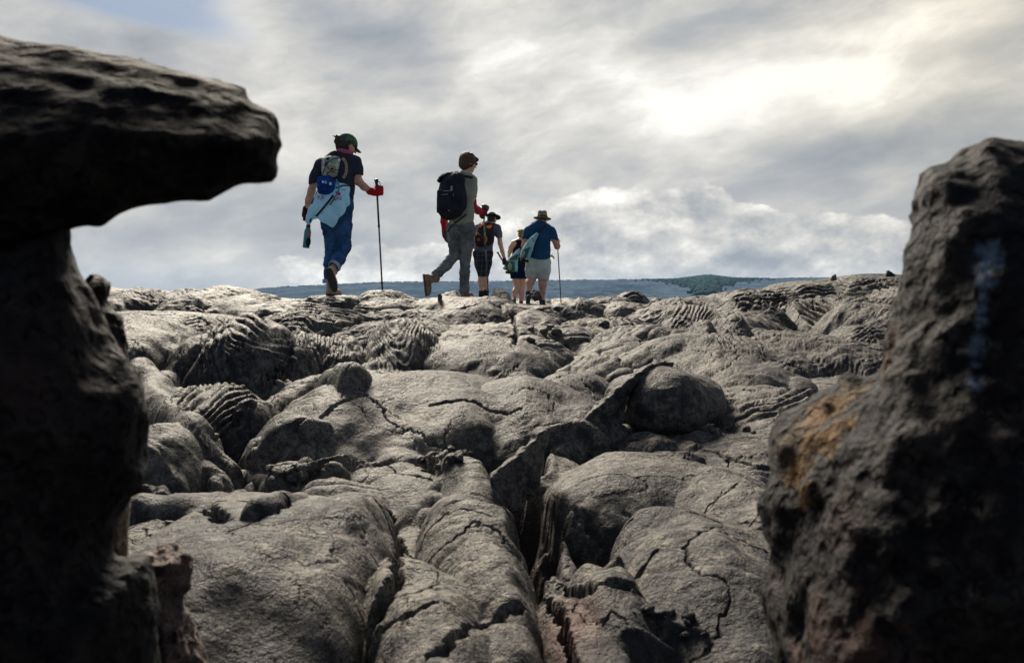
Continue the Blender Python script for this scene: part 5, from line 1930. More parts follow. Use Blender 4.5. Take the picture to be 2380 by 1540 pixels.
    yc = g.D - 0.115
    F.D = d2 + 12 * (P[..., 1] - yc) ** 2
    crease(F, 0.008, 16, 12, 9)
    main = F.obj('main_pocket', cloth('pale sage nylon', (0.40, 0.45, 0.42), var=0.35, nscale=16), pk)
    F = g.box([(310, 440, -0.35), (510, 625, 0.0)], 0.03, 0.006)
    P = F.P
    pts = [(340, 462), (400, 450), (460, 458), (497, 490), (500, 550), (480, 590), (440, 612), (380, 612), (330, 590), (320, 560), (326, 500)]
    pl = uvpoly([(g.u0 + a * g.k, g.v0 + b * g.k) for a, b in pts], g.D)
    d2 = sd_poly(P[..., 0], P[..., 2], pl)
    yc = g.D - 0.15
    F.D = d2 + 10 * (P[..., 1] - yc) ** 2
    crease(F, 0.006, 16, 12, 19)
    pouch = F.obj('front_pouch', cloth('royal blue nylon', (0.010, 0.055, 0.30), var=0.4, nscale=18), pk)
    b1 = bvh_of([main, pouch, shirt, tied])
    GR = flat_mat('green badge', (0.03, 0.20, 0.06), 0.8, 0.2, 0.7, 160, 0.001, 90, col2=(0.30, 0.42, 0.30))
    OR = flat_mat('orange badge rim', (0.45, 0.10, 0.04), 0.8, 0.2)
    YE = flat_mat('yellow badge', (0.50, 0.42, 0.16), 0.8, 0.2, 0.6, 120, 0.001, 90, col2=(0.05, 0.16, 0.25))
    DK = flat_mat('dark green badge', (0.012, 0.045, 0.035), 0.8, 0.2, 0.4, 100)
    decal(g, 'badge', disc(452, 316, 27, 21), GR, pk, b1)
    decal(g, 'badge', disc(444, 372, 31, 27), OR, pk, b1, 0.003)
    decal(g, 'badge', disc(444, 372, 25, 21), YE, pk, b1, 0.006)
    decal(g, 'badge', [(428, 378), (444, 360), (456, 372), (462, 380), (450, 386), (436, 385)], DK, pk, b1, 0.009)
    decal(g, 'badge', [(385, 320), (405, 310), (412, 330), (398, 352), (375, 350)], flat_mat('purple badge', (0.10, 0.06, 0.16), 0.8, 0.2, 0.5, 120), pk, b1)
    decal(g, 'badge', disc(507, 300, 12, 16), WHITE, pk, b1)
    PB = flat_mat('pale blue enamel', (0.12, 0.42, 0.55), 0.4, 0.5)
    for (x, y, m_, r) in ((367, 487, WHITE, 9), (390, 489, PB, 12), (431, 503, WHITE, 11)):
        decal(g, 'pin_badge', disc(x, y, r, r * 1.2, 12), m_, pk, b1, 0.008)
    strap(g, 'compression_cord', [(350, 440), (372, 400), (395, 330), (450, 290), (500, 285)], 7, BLK, pk, b1, 0.006)
    strap(g, 'compression_cord', [(385, 300), (395, 350), (440, 400), (500, 420)], 6, BLK, pk, b1, 0.006)
    strap(g, 'compression_cord', [(525, 380), (470, 390), (420, 400), (395, 415), (430, 445), (470, 470)], 6, BLK, pk, b1, 0.006)
    strap(g, 'compression_cord', [(522, 300), (505, 380), (495, 440), (470, 460)], 7, BLK, pk, b1, 0.006)
    strap(g, 'zip', [(345, 485), (400, 470), (450, 478), (490, 505)], 4, BLK, pk, b1, 0.006)
    strap(g, 'zip', [(345, 570), (360, 575), (385, 568)], 9, BLK, pk, b1, 0.006)
    tube('haul_loop', [g.p(443 + 0, 285, -0.1), g.p(436, 262, -0.1), g.p(446, 232, -0.1), g.p(468, 222, -0.1), g.p(490, 235, -0.09), g.p(502, 262, -0.08), g.p(506, 280, -0.08)], 0.0075, BLK, pk)
    bs2 = bvh_of([shirt, main])
    strap(g, 'shoulder_strap', [(505, 275), (540, 262), (575, 255)], 26, BLK, pk, bs2, 0.006, 0.01)
    strap(g, 'shoulder_strap', [(400, 300), (420, 275), (450, 262)], 24, BLK, pk, bs2, 0.006, 0.01)
    strap(g, 'hip_strap', [(480, 540), (540, 515), (605, 520)], 12, BLK, pk, bt, 0.006)
    strap(g, 'loose_strap', [(455, 600), (420, 650), (370, 710), (305, 785)], 17, BLK, pk, bt, 0.008)
    strap(g, 'loose_strap', [(470, 610), (450, 650), (425, 685)], 8, BLK, pk, bt, 0.008)
    strap(g, 'loose_strap', [(325, 560), (300, 620), (270, 680)], 16, BLK, pk, None)
    tube('drinking_hose', [g.p(480, 465, -0.2), g.p(500, 500, -0.2), g.p(505, 545, -0.19), g.p(490, 590, -0.18), g.p(460, 625, -0.18)], 0.008, flat_mat('blue hose', (0.05, 0.22, 0.42), 0.4, 0.5), pk)
    tube('loose_cord', [g.p(600, 545, -0.02), g.p(598, 590, -0.04), g.p(612, 625, -0.04), g.p(630, 642, -0.04)], 0.0025, BLK, pk, seg=5)

    # ---- pole and bottle
    pole_thing(g, g.p(824, 464, 0.1), g.p(876, 1416, 0.14), 'black trekking pole planted beside the woman in the green cap', [ALU], [0.42, 0.93], BLKG)
    bt_ = empty('water_bottle', g.p(222, 1052, 0.0))
    tag(bt_, 'teal steel water bottle hanging from the first walker\'s left hand', 'bottle')
    top, bot = g.p(243, 858, 0.0), g.p(222, 1052, 0.0)
    A = lambda t: top + (bot - top) * t
    TEAL = flat_mat('teal powder coat', (0.020, 0.23, 0.28), 0.45, 0.5, 0.15)
    o = tube('bottle_body', [A(0.08), A(0.14), A(0.2), A(0.26), A(0.96), A(1.0)], [0.022, 0.024, 0.030, 0.0355, 0.0355, 0.031], TEAL, bt_, seg=20)
    tube('cap', [A(-0.04), A(-0.02), A(0.09), A(0.10)], [0.018, 0.023, 0.023, 0.020], BLKG, bt_, seg=16)
    bb = bvh_of([o])
    OS = flat_mat('orange sticker', (0.55, 0.22, 0.05), 0.5, 0.4, 0.5, 90, 0.001, 60, col2=(0.35, 0.05, 0.03))
    decal(g, 'sticker', [(232, 902), (264, 902), (262, 950), (228, 948)], OS, bt_, bb, 0.002)
    decal(g, 'sticker', disc(242, 1000, 22, 40, 18, 0.1), BLK, bt_, bb, 0.002)


walker_one()


def knee_socks(g, R, pts, mat, name='sock'):
    F = g.box([q[:3] for q in pts], 0.09, 0.006)
    F.D = g.chain(F, pts, 0.02, 1.0, 0.006)
    z1 = g.p(pts[0][0], pts[0][1])[2]
    F.keep(F.P[..., 2] - float(z1))
    return F.obj(name, mat, R)


def boots(g, R, specs, upper, lace=None):
    for (ank, toe, up, siz) in specs:
        c = g.p(*ank)
        F = Field(c - 0.30, c + 0.30, 0.0065)
        a, s_ = boot_sdf(F, c, toe, up, siz)
        S = Field(F.lo, F.lo + (F.n - 1) * F.vox, F.vox)
        F.D = a
        crease(F, 0.003, 30, 30, 40)
        b = F.obj('boot', upper, R)
        S.D = s_
        S.obj('sole', SOLE, b, smooth_it=0)


# ------------------------------------------------------------------ second walker: man with the big black pack
def walker_two():
    g = Fig(952.5, 331.05, 0.24149, 9.8, (535, 1480), 'brown haired man in khaki tee and grey trousers with red sleeves, mid stride')
    R = g.root
    tee = cloth('olive khaki cotton', (0.27, 0.29, 0.22))
    tr = denim('washed grey canvas', (0.075, 0.086, 0.092), (0.20, 0.215, 0.215))
    sleeve = flat_mat('crimson arm sleeve', (0.40, 0.008, 0.030), 0.6, 0.25, 0.25, 14, 0.004, 40)
    rarm = [(592, 370, 0.02, 44), (596, 460, 0.0, 39), (600, 560, 0.0, 36), (604, 618, 0.02, 34), (655, 655, 0.10, 31), (706, 672, 0.18, 23)]
    larm = [(400, 380, 0.08, 42), (340, 560, 0.10, 36), (330, 660, 0.12, 33), (328, 760, 0.14, 29), (335, 860, 0.16, 22)]
    hc = g.p(566, 196, 0.03)
    fwd = (0.86, 0.50, -0.22)
    F = g.box([(240, 90, -0.2), (760, 1450, 0.35)], 0.05, 0.0085)
    d = g.chain(F, [(520, 380, 0.02, 92), (510, 500, 0.0, 92), (505, 640, 0.0, 88), (490, 790, 0.0, 98)], 0.05, 0.68)
    d = smin(d, g.chain(F, [(430, 370, 0.08, 42), (520, 345, 0.04, 50), (586, 362, 0.02, 42)], 0.04), 0.05)
    d = smin(d, g.chain(F, [(535, 340, 0.03, 44), (548, 270, 0.03, 42)], 0.02), 0.03)
    hd, L, HR = head_sdf(F, hc, fwd, 1.0)
    d = smin(d, hd, 0.012)
    d = smin(d, g.chain(F, larm, 0.02), 0.03)
    d = smin(d, g.chain(F, rarm, 0.02), 0.03)
    d = smin(d, g.chain(F, [(545, 850, 0.0, 60), (538, 1120, 0.06, 36), (530, 1250, 0.03, 32), (522, 1440, 0.03, 26)], 0.02), 0.05)
    d = smin(d, g.chain(F, [(430, 850, 0.02, 60), (432, 1070, 0.06, 38), (340, 1190, -0.05, 32), (225, 1290, -0.14, 26)], 0.02), 0.05)
    F.D = d
    F.D = smin(F.D, hand_sdf(F, g.p(700, 672, 0.18), (0.25, 0.15, 0.95), (0.3, 0.9, 0), 1, grip=True, size=0.98), 0.01)
    F.D = smin(F.D, hand_sdf(F, g.p(335, 862, 0.16), (0.12, 0.05, -1), (0.9, 0.2, 0), 1, curl=0.7), 0.01)
    F.obj('body', SK1, R)
    # red sleeves
    for pts, zt in ((rarm[2:], 528), (larm[1:], 560)):
        F = g.box([(a, b, c) for a, b, c, r in pts], 0.09, 0.006)
        F.D = g.chain(F, pts, 0.02, 1.0, 0.007)
        F.keep(F.P[..., 2] - float(g.p(0, zt)[2]))
        crease(F, 0.003, 16, 30, 4)
        F.obj('arm_sleeve', sleeve, R)
    # gloves
    F = g.box([(650, 590, 0.1), (770, 740, 0.25)], 0.05, 0.0045)
    F.add(hand_sdf(F, g.p(702, 690, 0.18), (0.22, 0.1, 0.95), (0.5, -0.6, 0), 1, grip=True, size=1.08) - 0.005)
    F.add(g.chain(F, [(690, 700, 0.18, 26), (712, 668, 0.18, 32), (722, 640, 0.18, 26)], 0.01), 0.01)
    F.obj('glove', BLKG, R)
    F = g.box([(690, 600, 0.1), (760, 700, 0.25)], 0.05, 0.0045)
    for i in range(4):
        F.add(g.chain(F, [(735, 628 + 16 * i, 0.20, 8.5), (726, 630 + 16 * i, 0.15, 8), (708, 634 + 16 * i, 0.145, 7)], 0.004), 0.004)
    F.add(g.chain(F, [(722, 622, 0.21, 14), (735, 650, 0.22, 16), (730, 685, 0.21, 12)], 0.01), 0.008)
    F.obj('glove_back', REDG, R)
    F = g.box([(290, 830, 0.1), (390, 980, 0.25)], 0.05, 0.0045)
    F.add(hand_sdf(F, g.p(335, 862, 0.16), (0.12, 0.05, -1), (0.9, 0.2, 0), 1, curl=0.7, size=1.05) - 0.005)
    F.add(g.chain(F, [(330, 845, 0.16, 27), (338, 890, 0.16, 30)], 0.01), 0.01)
    F.obj('glove', BLKG, R)
    # tee
    F = g.box([(330, 290, -0.2), (680, 850, 0.3)], 0.05, 0.0075)
    d = g.chain(F, [(520, 385, 0.02, 94), (512, 500, 0.0, 94), (505, 640, 0.0, 94), (492, 800, 0.0, 112)], 0.05, 0.70, 0.014)
    d = smin(d, g.chain(F, [(430, 375, 0.08, 44), (520, 345, 0.04, 54), (588, 366, 0.02, 44)], 0.04, 1.0, 0.010), 0.05)
    sl = g.chain(F, [(592, 372, 0.02, 46), (594, 450, 0.0, 43), (592, 540, 0.0, 42)], 0.03, 1.0, 0.010)
    sl = np.maximum(sl, float(g.p(590, 530)[2]) - F.P[..., 2])
    d = smin(d, sl, 0.03)
    F.D = d
    F.keep(float(g.p(0, 792)[2]) - F.P[..., 2])
    F.cut(g.chain(F, [(540, 300, 0.03, 44), (552, 220, 0.03, 56)], 0.01), 0.01)
    crease(F, 0.008, 9, 9, 33)
    shirt = F.obj('tee_shirt', tee, R)
    F = g.box([(450, 250, -0.1), (620, 340, 0.15)], 0.04, 0.005)
    c = g.p(535, 298, 0.03); ax = np.array([0.42, 0.0, 0.9]); ax /= np.linalg.norm(ax)
    h = (F.P - c.astype(np.float32)) @ ax.astype(np.float32)
    rad = np.linalg.norm(F.P - c.astype(np.float32) - h[..., None] * ax.astype(np.float32), axis=-1)
    F.D = np.maximum(np.abs(rad - 0.064) - 0.006, np.abs(h) - 0.012)
    F.obj('collar', flat_mat('pale blue collar', (0.55, 0.66, 0.75), 0.8, 0.2), R)
    # trousers
    F = g.box([(200, 780, -0.25), (640, 1460, 0.2)], 0.06, 0.0075)
    n = g.chain(F, [(545, 850, 0.0, 84), (548, 980, 0.03, 70), (532, 1120, 0.06, 53), (526, 1250, 0.03, 48), (520, 1450, 0.03, 51)], 0.03)
    f = g.chain(F, [(440, 850, 0.02, 82), (436, 980, 0.05, 66), (432, 1080, 0.06, 54), (350, 1180, -0.04, 50), (245, 1275, -0.13, 48)], 0.03)
    cut = (F.P - g.p(232, 1290, -0.14).astype(np.float32)) @ np.array([-0.74, -0.45, -0.50], np.float32)
    f = np.maximum(f, cut)
    F.D = smin(n, f, 0.015)
    F.add(g.chain(F, [(440, 820, 0.02, 82), (545, 820, 0.0, 82)], 0.05, 0.9), 0.05)
    F.keep(float(g.p(0, 1452)[2]) - F.P[..., 2])
    F.keep(F.P[..., 2] - float(g.p(0, 770)[2]))
    crease(F, 0.0105, 7, 17, 43, 1.4)
    tro = F.obj('trousers', tr, R)
    bt = bvh_of([tro])
    for (a, b) in ((470, 800), (400, 800)):
        pass
    strap(g, 'pocket_seam', [(470, 815), (480, 860), (530, 880), (580, 850), (585, 812), (470, 812)], 4, flat_mat('dark stitching', (0.03, 0.035, 0.04), 0.9), tro, bt, 0.003, 0.002)
    strap(g, 'pocket_seam', [(380, 830), (385, 910), (430, 915)], 4, flat_mat('dark stitching', (0.03, 0.035, 0.04), 0.9), tro, bt, 0.003, 0.002)
    boots(g, R, [((528, 1430, 0.03), (0.55, 0.83, -0.02), (0, 0, 1), 0.92), ((205, 1315, -0.15), (0.10, 0.10, -1.0), (0.95, 0.2, 0.15), 1.05)], BRN)
    # hair
    F = Field(hc - 0.19, hc + 0.19, 0.0048)
    hd, L, HR = head_sdf(F, hc, fwd, 1.0)
    q = (F.P - hc.astype(np.float32)) @ HR.astype(np.float32)
    F.D = sd_ell(F.P, L(0, -0.022, 0.028), np.array([0.092, 0.110, 0.102]), HR)
    F.add(sd_ell(F.P, L(0, -0.052, -0.035), np.array([0.076, 0.066, 0.072]), HR), 0.03)
    for sx in (-1, 1):
        F.add(sd_cap(F.P, L(0.078 * sx, 0.015, 0.02), L(0.072 * sx, 0.012, -0.045), 0.022, 0.010), 0.02)
    F.add(sd_cap(F.P, L(-0.05, 0.070, 0.062), L(0.05, 0.075, 0.055), 0.022, 0.022), 0.02)
    F.D = np.maximum(F.D, -np.maximum(np.maximum(sd_ell(F.P, L(0, 0.115, -0.055), np.array([0.070, 0.085, 0.098]), HR), q[..., 2] - 0.038), -1))
    st = np.sin(np.arctan2(q[..., 0], q[..., 1]) * 26 + 2.5 * perlin3(q[..., 0] * 20, q[..., 1] * 20, q[..., 2] * 14, 6))
    F.D += 0.0028 * st
    rough(F, 0.005, 28, 3, 3)
    F.obj('hair', hair_mat('brown hair', (0.030, 0.016, 0.010), (0.13, 0.075, 0.038)), R)
    F = Field(L(0, 0.09, 0.0) - 0.09, L(0, 0.09, 0.0) + 0.09, 0.004)
    hd, L, HR = head_sdf(F, hc, fwd, 1.0)
    F.D = sd_ell(F.P, L(0.033, 0.092, 0.006), (0.027, 0.009, 0.020), HR)
    F.add(sd_ell(F.P, L(-0.033, 0.092, 0.006), (0.027, 0.009, 0.020), HR)); F.add(sd_cap(F.P, L(0.055, 0.088, 0.010), L(0.078, 0.02, 0.008), 0.004, 0.004), 0.003)
    F.obj('sunglasses', BLKG, R)

    # ---- roll-top pack
    pk = empty('backpack', g.p(420, 760, -0.1))
    tag(pk, 'large black roll-top backpack on the man with red sleeves', 'backpack')
    nyl = cloth('black coated nylon', (0.020, 0.023, 0.034), var=0.35, nscale=9)
    F = g.box([(250, 285, -0.45), (590, 780, 0.1)], 0.03, 0.0075)
    P = F.P
    pts = [(300, 400), (322, 365), (370, 318), (440, 292), (500, 300), (528, 340), (535, 420), (552, 500), (560, 590), (548, 650), (500, 712), (440, 752), (370, 762), (318, 745), (300, 720), (282, 690), (276, 600), (284, 480)]
    pl = uvpoly([(g.u0 + a * g.k, g.v0 + b * g.k) for a, b in pts], g.D)
    d2 = sd_poly(P[..., 0], P[..., 2], pl)
    yc = g.D - 0.15
    F.D = np.maximum(d2 + 4.0 * np.abs(P[..., 1] - yc) ** 2, np.abs(P[..., 1] - yc) - 0.16)
    crease(F, 0.011, 9, 8, 59)
    bag = F.obj('main_bag', nyl, pk)
    F = g.box([(255, 285, -0.35), (460, 430, 0.0)], 0.04, 0.006)
    pts = [(266, 385), (285, 345), (330, 315), (390, 298), (425, 300), (430, 330), (380, 345), (330, 372), (292, 410)]
    pl = uvpoly([(g.u0 + a * g.k, g.v0 + b * g.k) for a, b in pts], g.D)
    F.D = sd_poly(F.P[..., 0], F.P[..., 2], pl) + 3.5 * (F.P[..., 1] - (g.D - 0.14)) ** 2
    crease(F, 0.008, 18, 14, 61)
    F.obj('rolled_top', nyl, pk)
    F = g.box([(265, 460, -0.5), (430, 720, 0.0)], 0.03, 0.006)
    pts = [(285, 470), (415, 478), (418, 600), (412, 690), (276, 702), (278, 600)]
    pl = uvpoly([(g.u0 + a * g.k, g.v0 + b * g.k) for a, b in pts], g.D)
    F.D = np.maximum(sd_poly(F.P[..., 0], F.P[..., 2], pl) + 3.0 * np.clip((g.D - 0.31) - F.P[..., 1], 0, 1) ** 1.0 * 0.3, np.abs(F.P[..., 1] - (g.D - 0.30)) - 0.045)
    crease(F, 0.006, 12, 9, 62)
    pock = F.obj('front_pocket', nyl, pk)
    bb = bvh_of([bag, pock])
    GREY = flat_mat('grey reflective zip', (0.16, 0.18, 0.20), 0.35, 0.6)
    strap(g, 'zip', [(318, 468), (350, 466), (384, 464)], 8, GREY, pk, bb, 0.006)
    strap(g, 'zip', [(300, 503), (330, 500), (365, 496)], 7, GREY, pk, bb, 0.006)
    strap(g, 'zip', [(284, 545), (330, 540), (375, 500)], 4, BLK, pk, bb, 0.006)
    decal(g, 'logo', [(362, 648), (386, 648), (382, 660), (366, 660)], flat_mat('blue label', (0.10, 0.22, 0.32), 0.5), pk, bb, 0.006)
    strap(g, 'centre_strap', [(415, 320), (412, 380), (402, 460)], 14, BLK, pk, bb, 0.008, 0.006)
    decal(g, 'buckle', [(390, 420), (408, 414), (410, 450), (404, 468), (388, 466)], flat_mat('grey buckle', (0.22, 0.25, 0.26), 0.4, 0.6), pk, bb, 0.015)
    decal(g, 'logo', [(412, 490), (424, 490), (422, 520), (414, 520)], flat_mat('blue label', (0.05, 0.12, 0.22), 0.5), pk, bb, 0.006)
    tube('haul_loop', [g.p(425, 298, -0.06), g.p(430, 284, -0.06), g.p(455, 280, -0.06), g.p(472, 290, -0.06)], 0.006, flat_mat('dark green webbing', (0.03, 0.07, 0.055), 0.8), pk)
    strap(g, 'side_strap', [(290, 430, -0.2), (278, 500, -0.2), (270, 580, -0.2), (262, 640, -0.2)], 17, BLK, pk, None, th=0.006)
    bs2 = bvh_of([shirt, bag])
    strap(g, 'shoulder_strap', [(490, 300), (520, 325), (570, 330), (606, 342)], 26, BLK, pk, bs2, 0.006, 0.012)
    strap(g, 'hip_strap', [(545, 690), (480, 740), (420, 785), (378, 830), (362, 862)], 16, BLK, pk, bvh_of([shirt, tro, bag]), 0.006, 0.006)
    camo, t, bs = new_mat('blue yellow shaft')
    tc = t.new('ShaderNodeTexCoord').outputs['Object']
    c = t.mix(t.mapr(t.noise(tc, 14, 3), 0.47, 0.53), (0.025, 0.09, 0.14), (0.30, 0.34, 0.06))
    t.put(bs.inputs['Base Color'], c); bs.inputs['Roughness'].default_value = 0.35
    BLU = flat_mat('blue grey shaft', (0.035, 0.10, 0.15), 0.3, 0.6, 0.2)
    pole_thing(g, g.p(704, 600, 0.16), g.p(754, 1482, 0.14), 'blue and yellow trekking pole gripped by the man with the red sleeves', [camo, BLU, ALU], [0.47, 0.72, 0.94], BLKG)


# ------------------------------------------------------------------ third walker: dark hat, plaid shorts
def walker_three():
    g = Fig(1080.3, 476.2, 0.15843, 15.6, (265, 1385), 'man in dark brimmed hat, grey tee and dark plaid shorts')
    R = g.root
    hc = g.p(398, 205, 0.03)
    fwd = (0.62, 0.78, -0.25)
    rarm = [(478, 340, 0.02, 44), (500, 430, 0.02, 38), (516, 560, 0.03, 34), (548, 680, 0.05, 30), (578, 790, 0.06, 21)]
    larm = [(190, 330, 0.03, 42), (160, 450, 0.05, 37), (150, 600, 0.08, 32), (175, 700, 0.22, 28), (210, 740, 0.30, 20)]
    F = g.box([(110, 90, -0.2), (640, 1400, 0.35)], 0.05, 0.010)
    d = g.chain(F, [(330, 380, 0.02, 104), (300, 500, 0.0, 100), (275, 640, 0.0, 106)], 0.05, 0.66)
    d = smin(d, g.chain(F, [(205, 330, 0.03, 42), (350, 295, 0.03, 50), (465, 330, 0.02, 44)], 0.04), 0.05)
    d = smin(d, g.chain(F, [(370, 300, 0.03, 42), (395, 230, 0.03, 40)], 0.02), 0.03)
    hd, L, HR = head_sdf(F, hc, fwd, 1.0)
    d = smin(d, hd, 0.012)
    d = smin(d, g.chain(F, larm, 0.02), 0.03)
    d = smin(d, g.chain(F, rarm, 0.02), 0.03)
    d = smin(d, g.chain(F, [(205, 720, 0, 70), (240, 1000, 0.04, 48), (232, 1110, 0.03, 42), (236, 1240, 0.02, 28), (238, 1350, 0.02, 26)], 0.02), 0.05)
    d = smin(d, g.chain(F, [(320, 720, 0.02, 70), (300, 1000, 0.08, 46), (308, 1110, 0.08, 38), (305, 1240, 0.08, 27), (318, 1370, 0.08, 26)], 0.02), 0.05)
    F.D = d
    F.D = smin(F.D, hand_sdf(F, g.p(578, 795, 0.06), (0.05, 0.1, -1), (0.3, 0.9, 0), 1, grip=True), 0.01)
    F.D = smin(F.D, hand_sdf(F, g.p(210, 740, 0.30), (0.5, 0.5, 0.1), (0, 0, -1), 1, curl=0.6), 0.01)
    F.obj('body', SK1, R)
    F = g.box([(540, 770, 0), (630, 910, 0.1)], 0.05, 0.005)
    F.add(hand_sdf(F, g.p(578, 795, 0.06), (0.05, -0.1, -1), (0.3, -0.8, 0), 1, grip=True, size=1.08) - 0.005)
    F.add(g.chain(F, [(575, 790, 0.06, 26), (580, 840, 0.06, 30)], 0.01), 0.01)
    F.obj('glove', flat_mat('dark teal glove', (0.018, 0.035, 0.045), 0.8), R)
    F = g.box([(110, 250, -0.2), (560, 730, 0.25)], 0.05, 0.009)
    d = g.chain(F, [(330, 380, 0.02, 106), (300, 500, 0.0, 104), (272, 640, 0.0, 112), (268, 700, 0.0, 116)], 0.05, 0.68, 0.014)
    d = smin(d, g.chain(F, [(208, 335, 0.03, 44), (350, 300, 0.03, 52), (465, 335, 0.02, 46)], 0.04, 1.0, 0.012), 0.05)
    sl = g.chain(F, [(475, 345, 0.02, 47), (495, 420, 0.02, 45), (504, 490, 0.02, 43)], 0.03, 1.0, 0.010)
    sl = np.maximum(sl, float(g.p(500, 482)[2]) - F.P[..., 2])
    s2 = np.maximum(g.chain(F, [(192, 335, 0.03, 46), (160, 470, 0.05, 42)], 0.03, 1.0, 0.010), float(g.p(500, 470)[2]) - F.P[..., 2])
    d = smin(smin(d, sl, 0.03), s2, 0.03)
    F.D = np.maximum(d, float(g.p(0, 690)[2]) - F.P[..., 2] + 0.12 * (F.P[..., 0] - g.p(270, 0)[0]))
    F.cut(g.chain(F, [(378, 262, 0.03, 42), (395, 200, 0.03, 55)], 0.01), 0.01)
    crease(F, 0.008, 10, 8, 73)
    shirt = F.obj('tee_shirt', cloth('heather grey violet cotton', (0.12, 0.12, 0.165)), R)
    F = g.box([(100, 640, -0.2), (420, 1080, 0.25)], 0.06, 0.009)
    a = g.chain(F, [(205, 720, 0, 88), (215, 850, 0.02, 80), (252, 1050, 0.04, 62)], 0.03)
    b = g.chain(F, [(325, 720, 0.02, 86), (320, 850, 0.04, 74), (290, 1065, 0.08, 56)], 0.03)
    F.D = smin(a, b, 0.02)
    F.add(g.chain(F, [(205, 700, 0, 86), (320, 700, 0, 86)], 0.05, 0.9), 0.04)
    F.keep(float(g.p(0, 1050)[2]) - F.P[..., 2]); F.keep(F.P[..., 2] - float(g.p(0, 668)[2]))
    crease(F, 0.010, 10, 10, 83)
    F.obj('plaid_shorts', plaid('dark plaid cotton'), R)
    knee_socks(g, R, [(236, 1256, 0.02, 32), (238, 1310, 0.02, 31), (238, 1380, 0.03, 32)], BLK)
    knee_socks(g, R, [(305, 1245, 0.08, 31), (310, 1310, 0.08, 30), (318, 1390, 0.09, 32)], BLK)
    boots(g, R, [((240, 1345, 0.03), (0.2, 0.95, 0), (0, 0, 1), 0.92), ((318, 1350, 0.09), (0.3, 0.9, 0), (0, 0, 1), 0.92)], BRN)
    # hat
    F = Field(hc - 0.26, hc + 0.28, 0.006)
    hd, L, HR = head_sdf(F, hc, fwd, 1.0)
    q = (F.P - hc.astype(np.float32)) @ HR.astype(np.float32)
    cr = sd_ell(F.P, L(0, -0.012, 0.045), np.array([0.088, 0.104, 0.090]), HR)
    cr = np.maximum(cr, 0.040 - q[..., 2])
    rr = np.sqrt((q[..., 0] / 0.165) ** 2 + ((q[..., 1] + 0.01) / 0.180) ** 2)
    br = np.maximum((rr - 1) * 0.16, np.abs(q[..., 2] - 0.045 - 0.9 * q[..., 0] ** 2 + 0.5 * np.clip(rr - 0.6, 0, 1) ** 2 * 0.10) - 0.006)
    F.D = smin(cr, br, 0.015)
    F.obj('brimmed_hat', cloth('dark green black felt', (0.020, 0.028, 0.030)), R)
    F = Field(hc - 0.15, hc + 0.15, 0.006)
    hd, L, HR = head_sdf(F, hc, fwd, 1.0)
    q = (F.P - hc.astype(np.float32)) @ HR.astype(np.float32)
    F.D = np.maximum(np.maximum(sd_ell(F.P, L(0, -0.016, 0.010), np.array([0.081, 0.100, 0.098]), HR), q[..., 1] - 0.0), q[..., 2] - 0.05)
    F.D = np.maximum(F.D, -0.065 - q[..., 2])
    rough(F, 0.003, 50, 2, 3)
    F.obj('hair', hair_mat('short dark hair', (0.015, 0.010, 0.008), (0.06, 0.04, 0.03)), R)
    # pack with orange patches
    pk = empty('backpack', g.p(290, 610, -0.12))
    tag(pk, 'black backpack with orange panels on the man in plaid shorts', 'backpack')
    F = g.box([(140, 250, -0.4), (450, 640, 0.05)], 0.03, 0.0075)
    pts = [(195, 330), (215, 275), (270, 250), (350, 262), (400, 290), (425, 340), (432, 450), (418, 545), (385, 590), (330, 612), (230, 625), (170, 612), (148, 570), (150, 470), (160, 410), (182, 370)]
    pl = uvpoly([(g.u0 + a * g.k, g.v0 + b * g.k) for a, b in pts], g.D)
    d2 = sd_poly(F.P[..., 0], F.P[..., 2], pl)
    yc = g.D - 0.14
    F.D = d2 + 5.0 * (F.P[..., 1] - yc) ** 2
    crease(F, 0.009, 12, 9, 93)
    bag = F.obj('main_bag', cloth('charcoal nylon', (0.030, 0.026, 0.034), var=0.4), pk)
    F = g.box([(145, 410, -0.45), (330, 630, 0.0)], 0.03, 0.007)
    pts = [(155, 420), (250, 432), (280, 470), (300, 550), (290, 600), (230, 622), (165, 605), (148, 540)]
    pl = uvpoly([(g.u0 + a * g.k, g.v0 + b * g.k) for a, b in pts], g.D)
    F.D = sd_poly(F.P[..., 0], F.P[..., 2], pl) + 6.0 * (F.P[..., 1] - (g.D - 0.26)) ** 2
    crease(F, 0.005, 12, 9, 94)
    pk2 = F.obj('front_pocket', cloth('dark brown nylon', (0.035, 0.022, 0.024), var=0.4), pk)
    bb = bvh_of([bag, pk2, shirt])
    ORG = flat_mat('bright orange nylon', (0.85, 0.19, 0.012), 0.6, 0.3, 0.15)
    decal(g, 'orange_panel', [(208, 318), (225, 280), (245, 262), (275, 268), (272, 290), (240, 310), (222, 332)], ORG, pk, bb, 0.006)
    decal(g, 'orange_panel', [(312, 308), (345, 298), (395, 290), (392, 318), (375, 342), (345, 346), (320, 336)], ORG, pk, bb, 0.006)
    decal(g, 'orange_panel', [(300, 455), (318, 460), (327, 485), (325, 520), (312, 545), (298, 540)], ORG, pk, bb, 0.006)
    decal(g, 'orange_panel', [(152, 418), (172, 422), (165, 445), (152, 450)], ORG, pk, bb, 0.006)
    DORG = flat_mat('dull orange piping', (0.32, 0.08, 0.03), 0.7)
    strap(g, 'piping', [(165, 440), (215, 440), (255, 455), (272, 500), (285, 570)], 5, DORG, pk, bb, 0.007)
    decal(g, 'logo', disc(203, 508, 18), DORG, pk, bb, 0.004)
    strap(g, 'shoulder_strap', [(395, 300), (430, 285), (470, 290)], 24, flat_mat('brown strap', (0.06, 0.03, 0.03), 0.8), pk, bb, 0.007, 0.01)
    strap(g, 'side_strap', [(370, 350), (375, 430), (390, 520), (400, 570)], 9, BLK, pk, bb, 0.008)
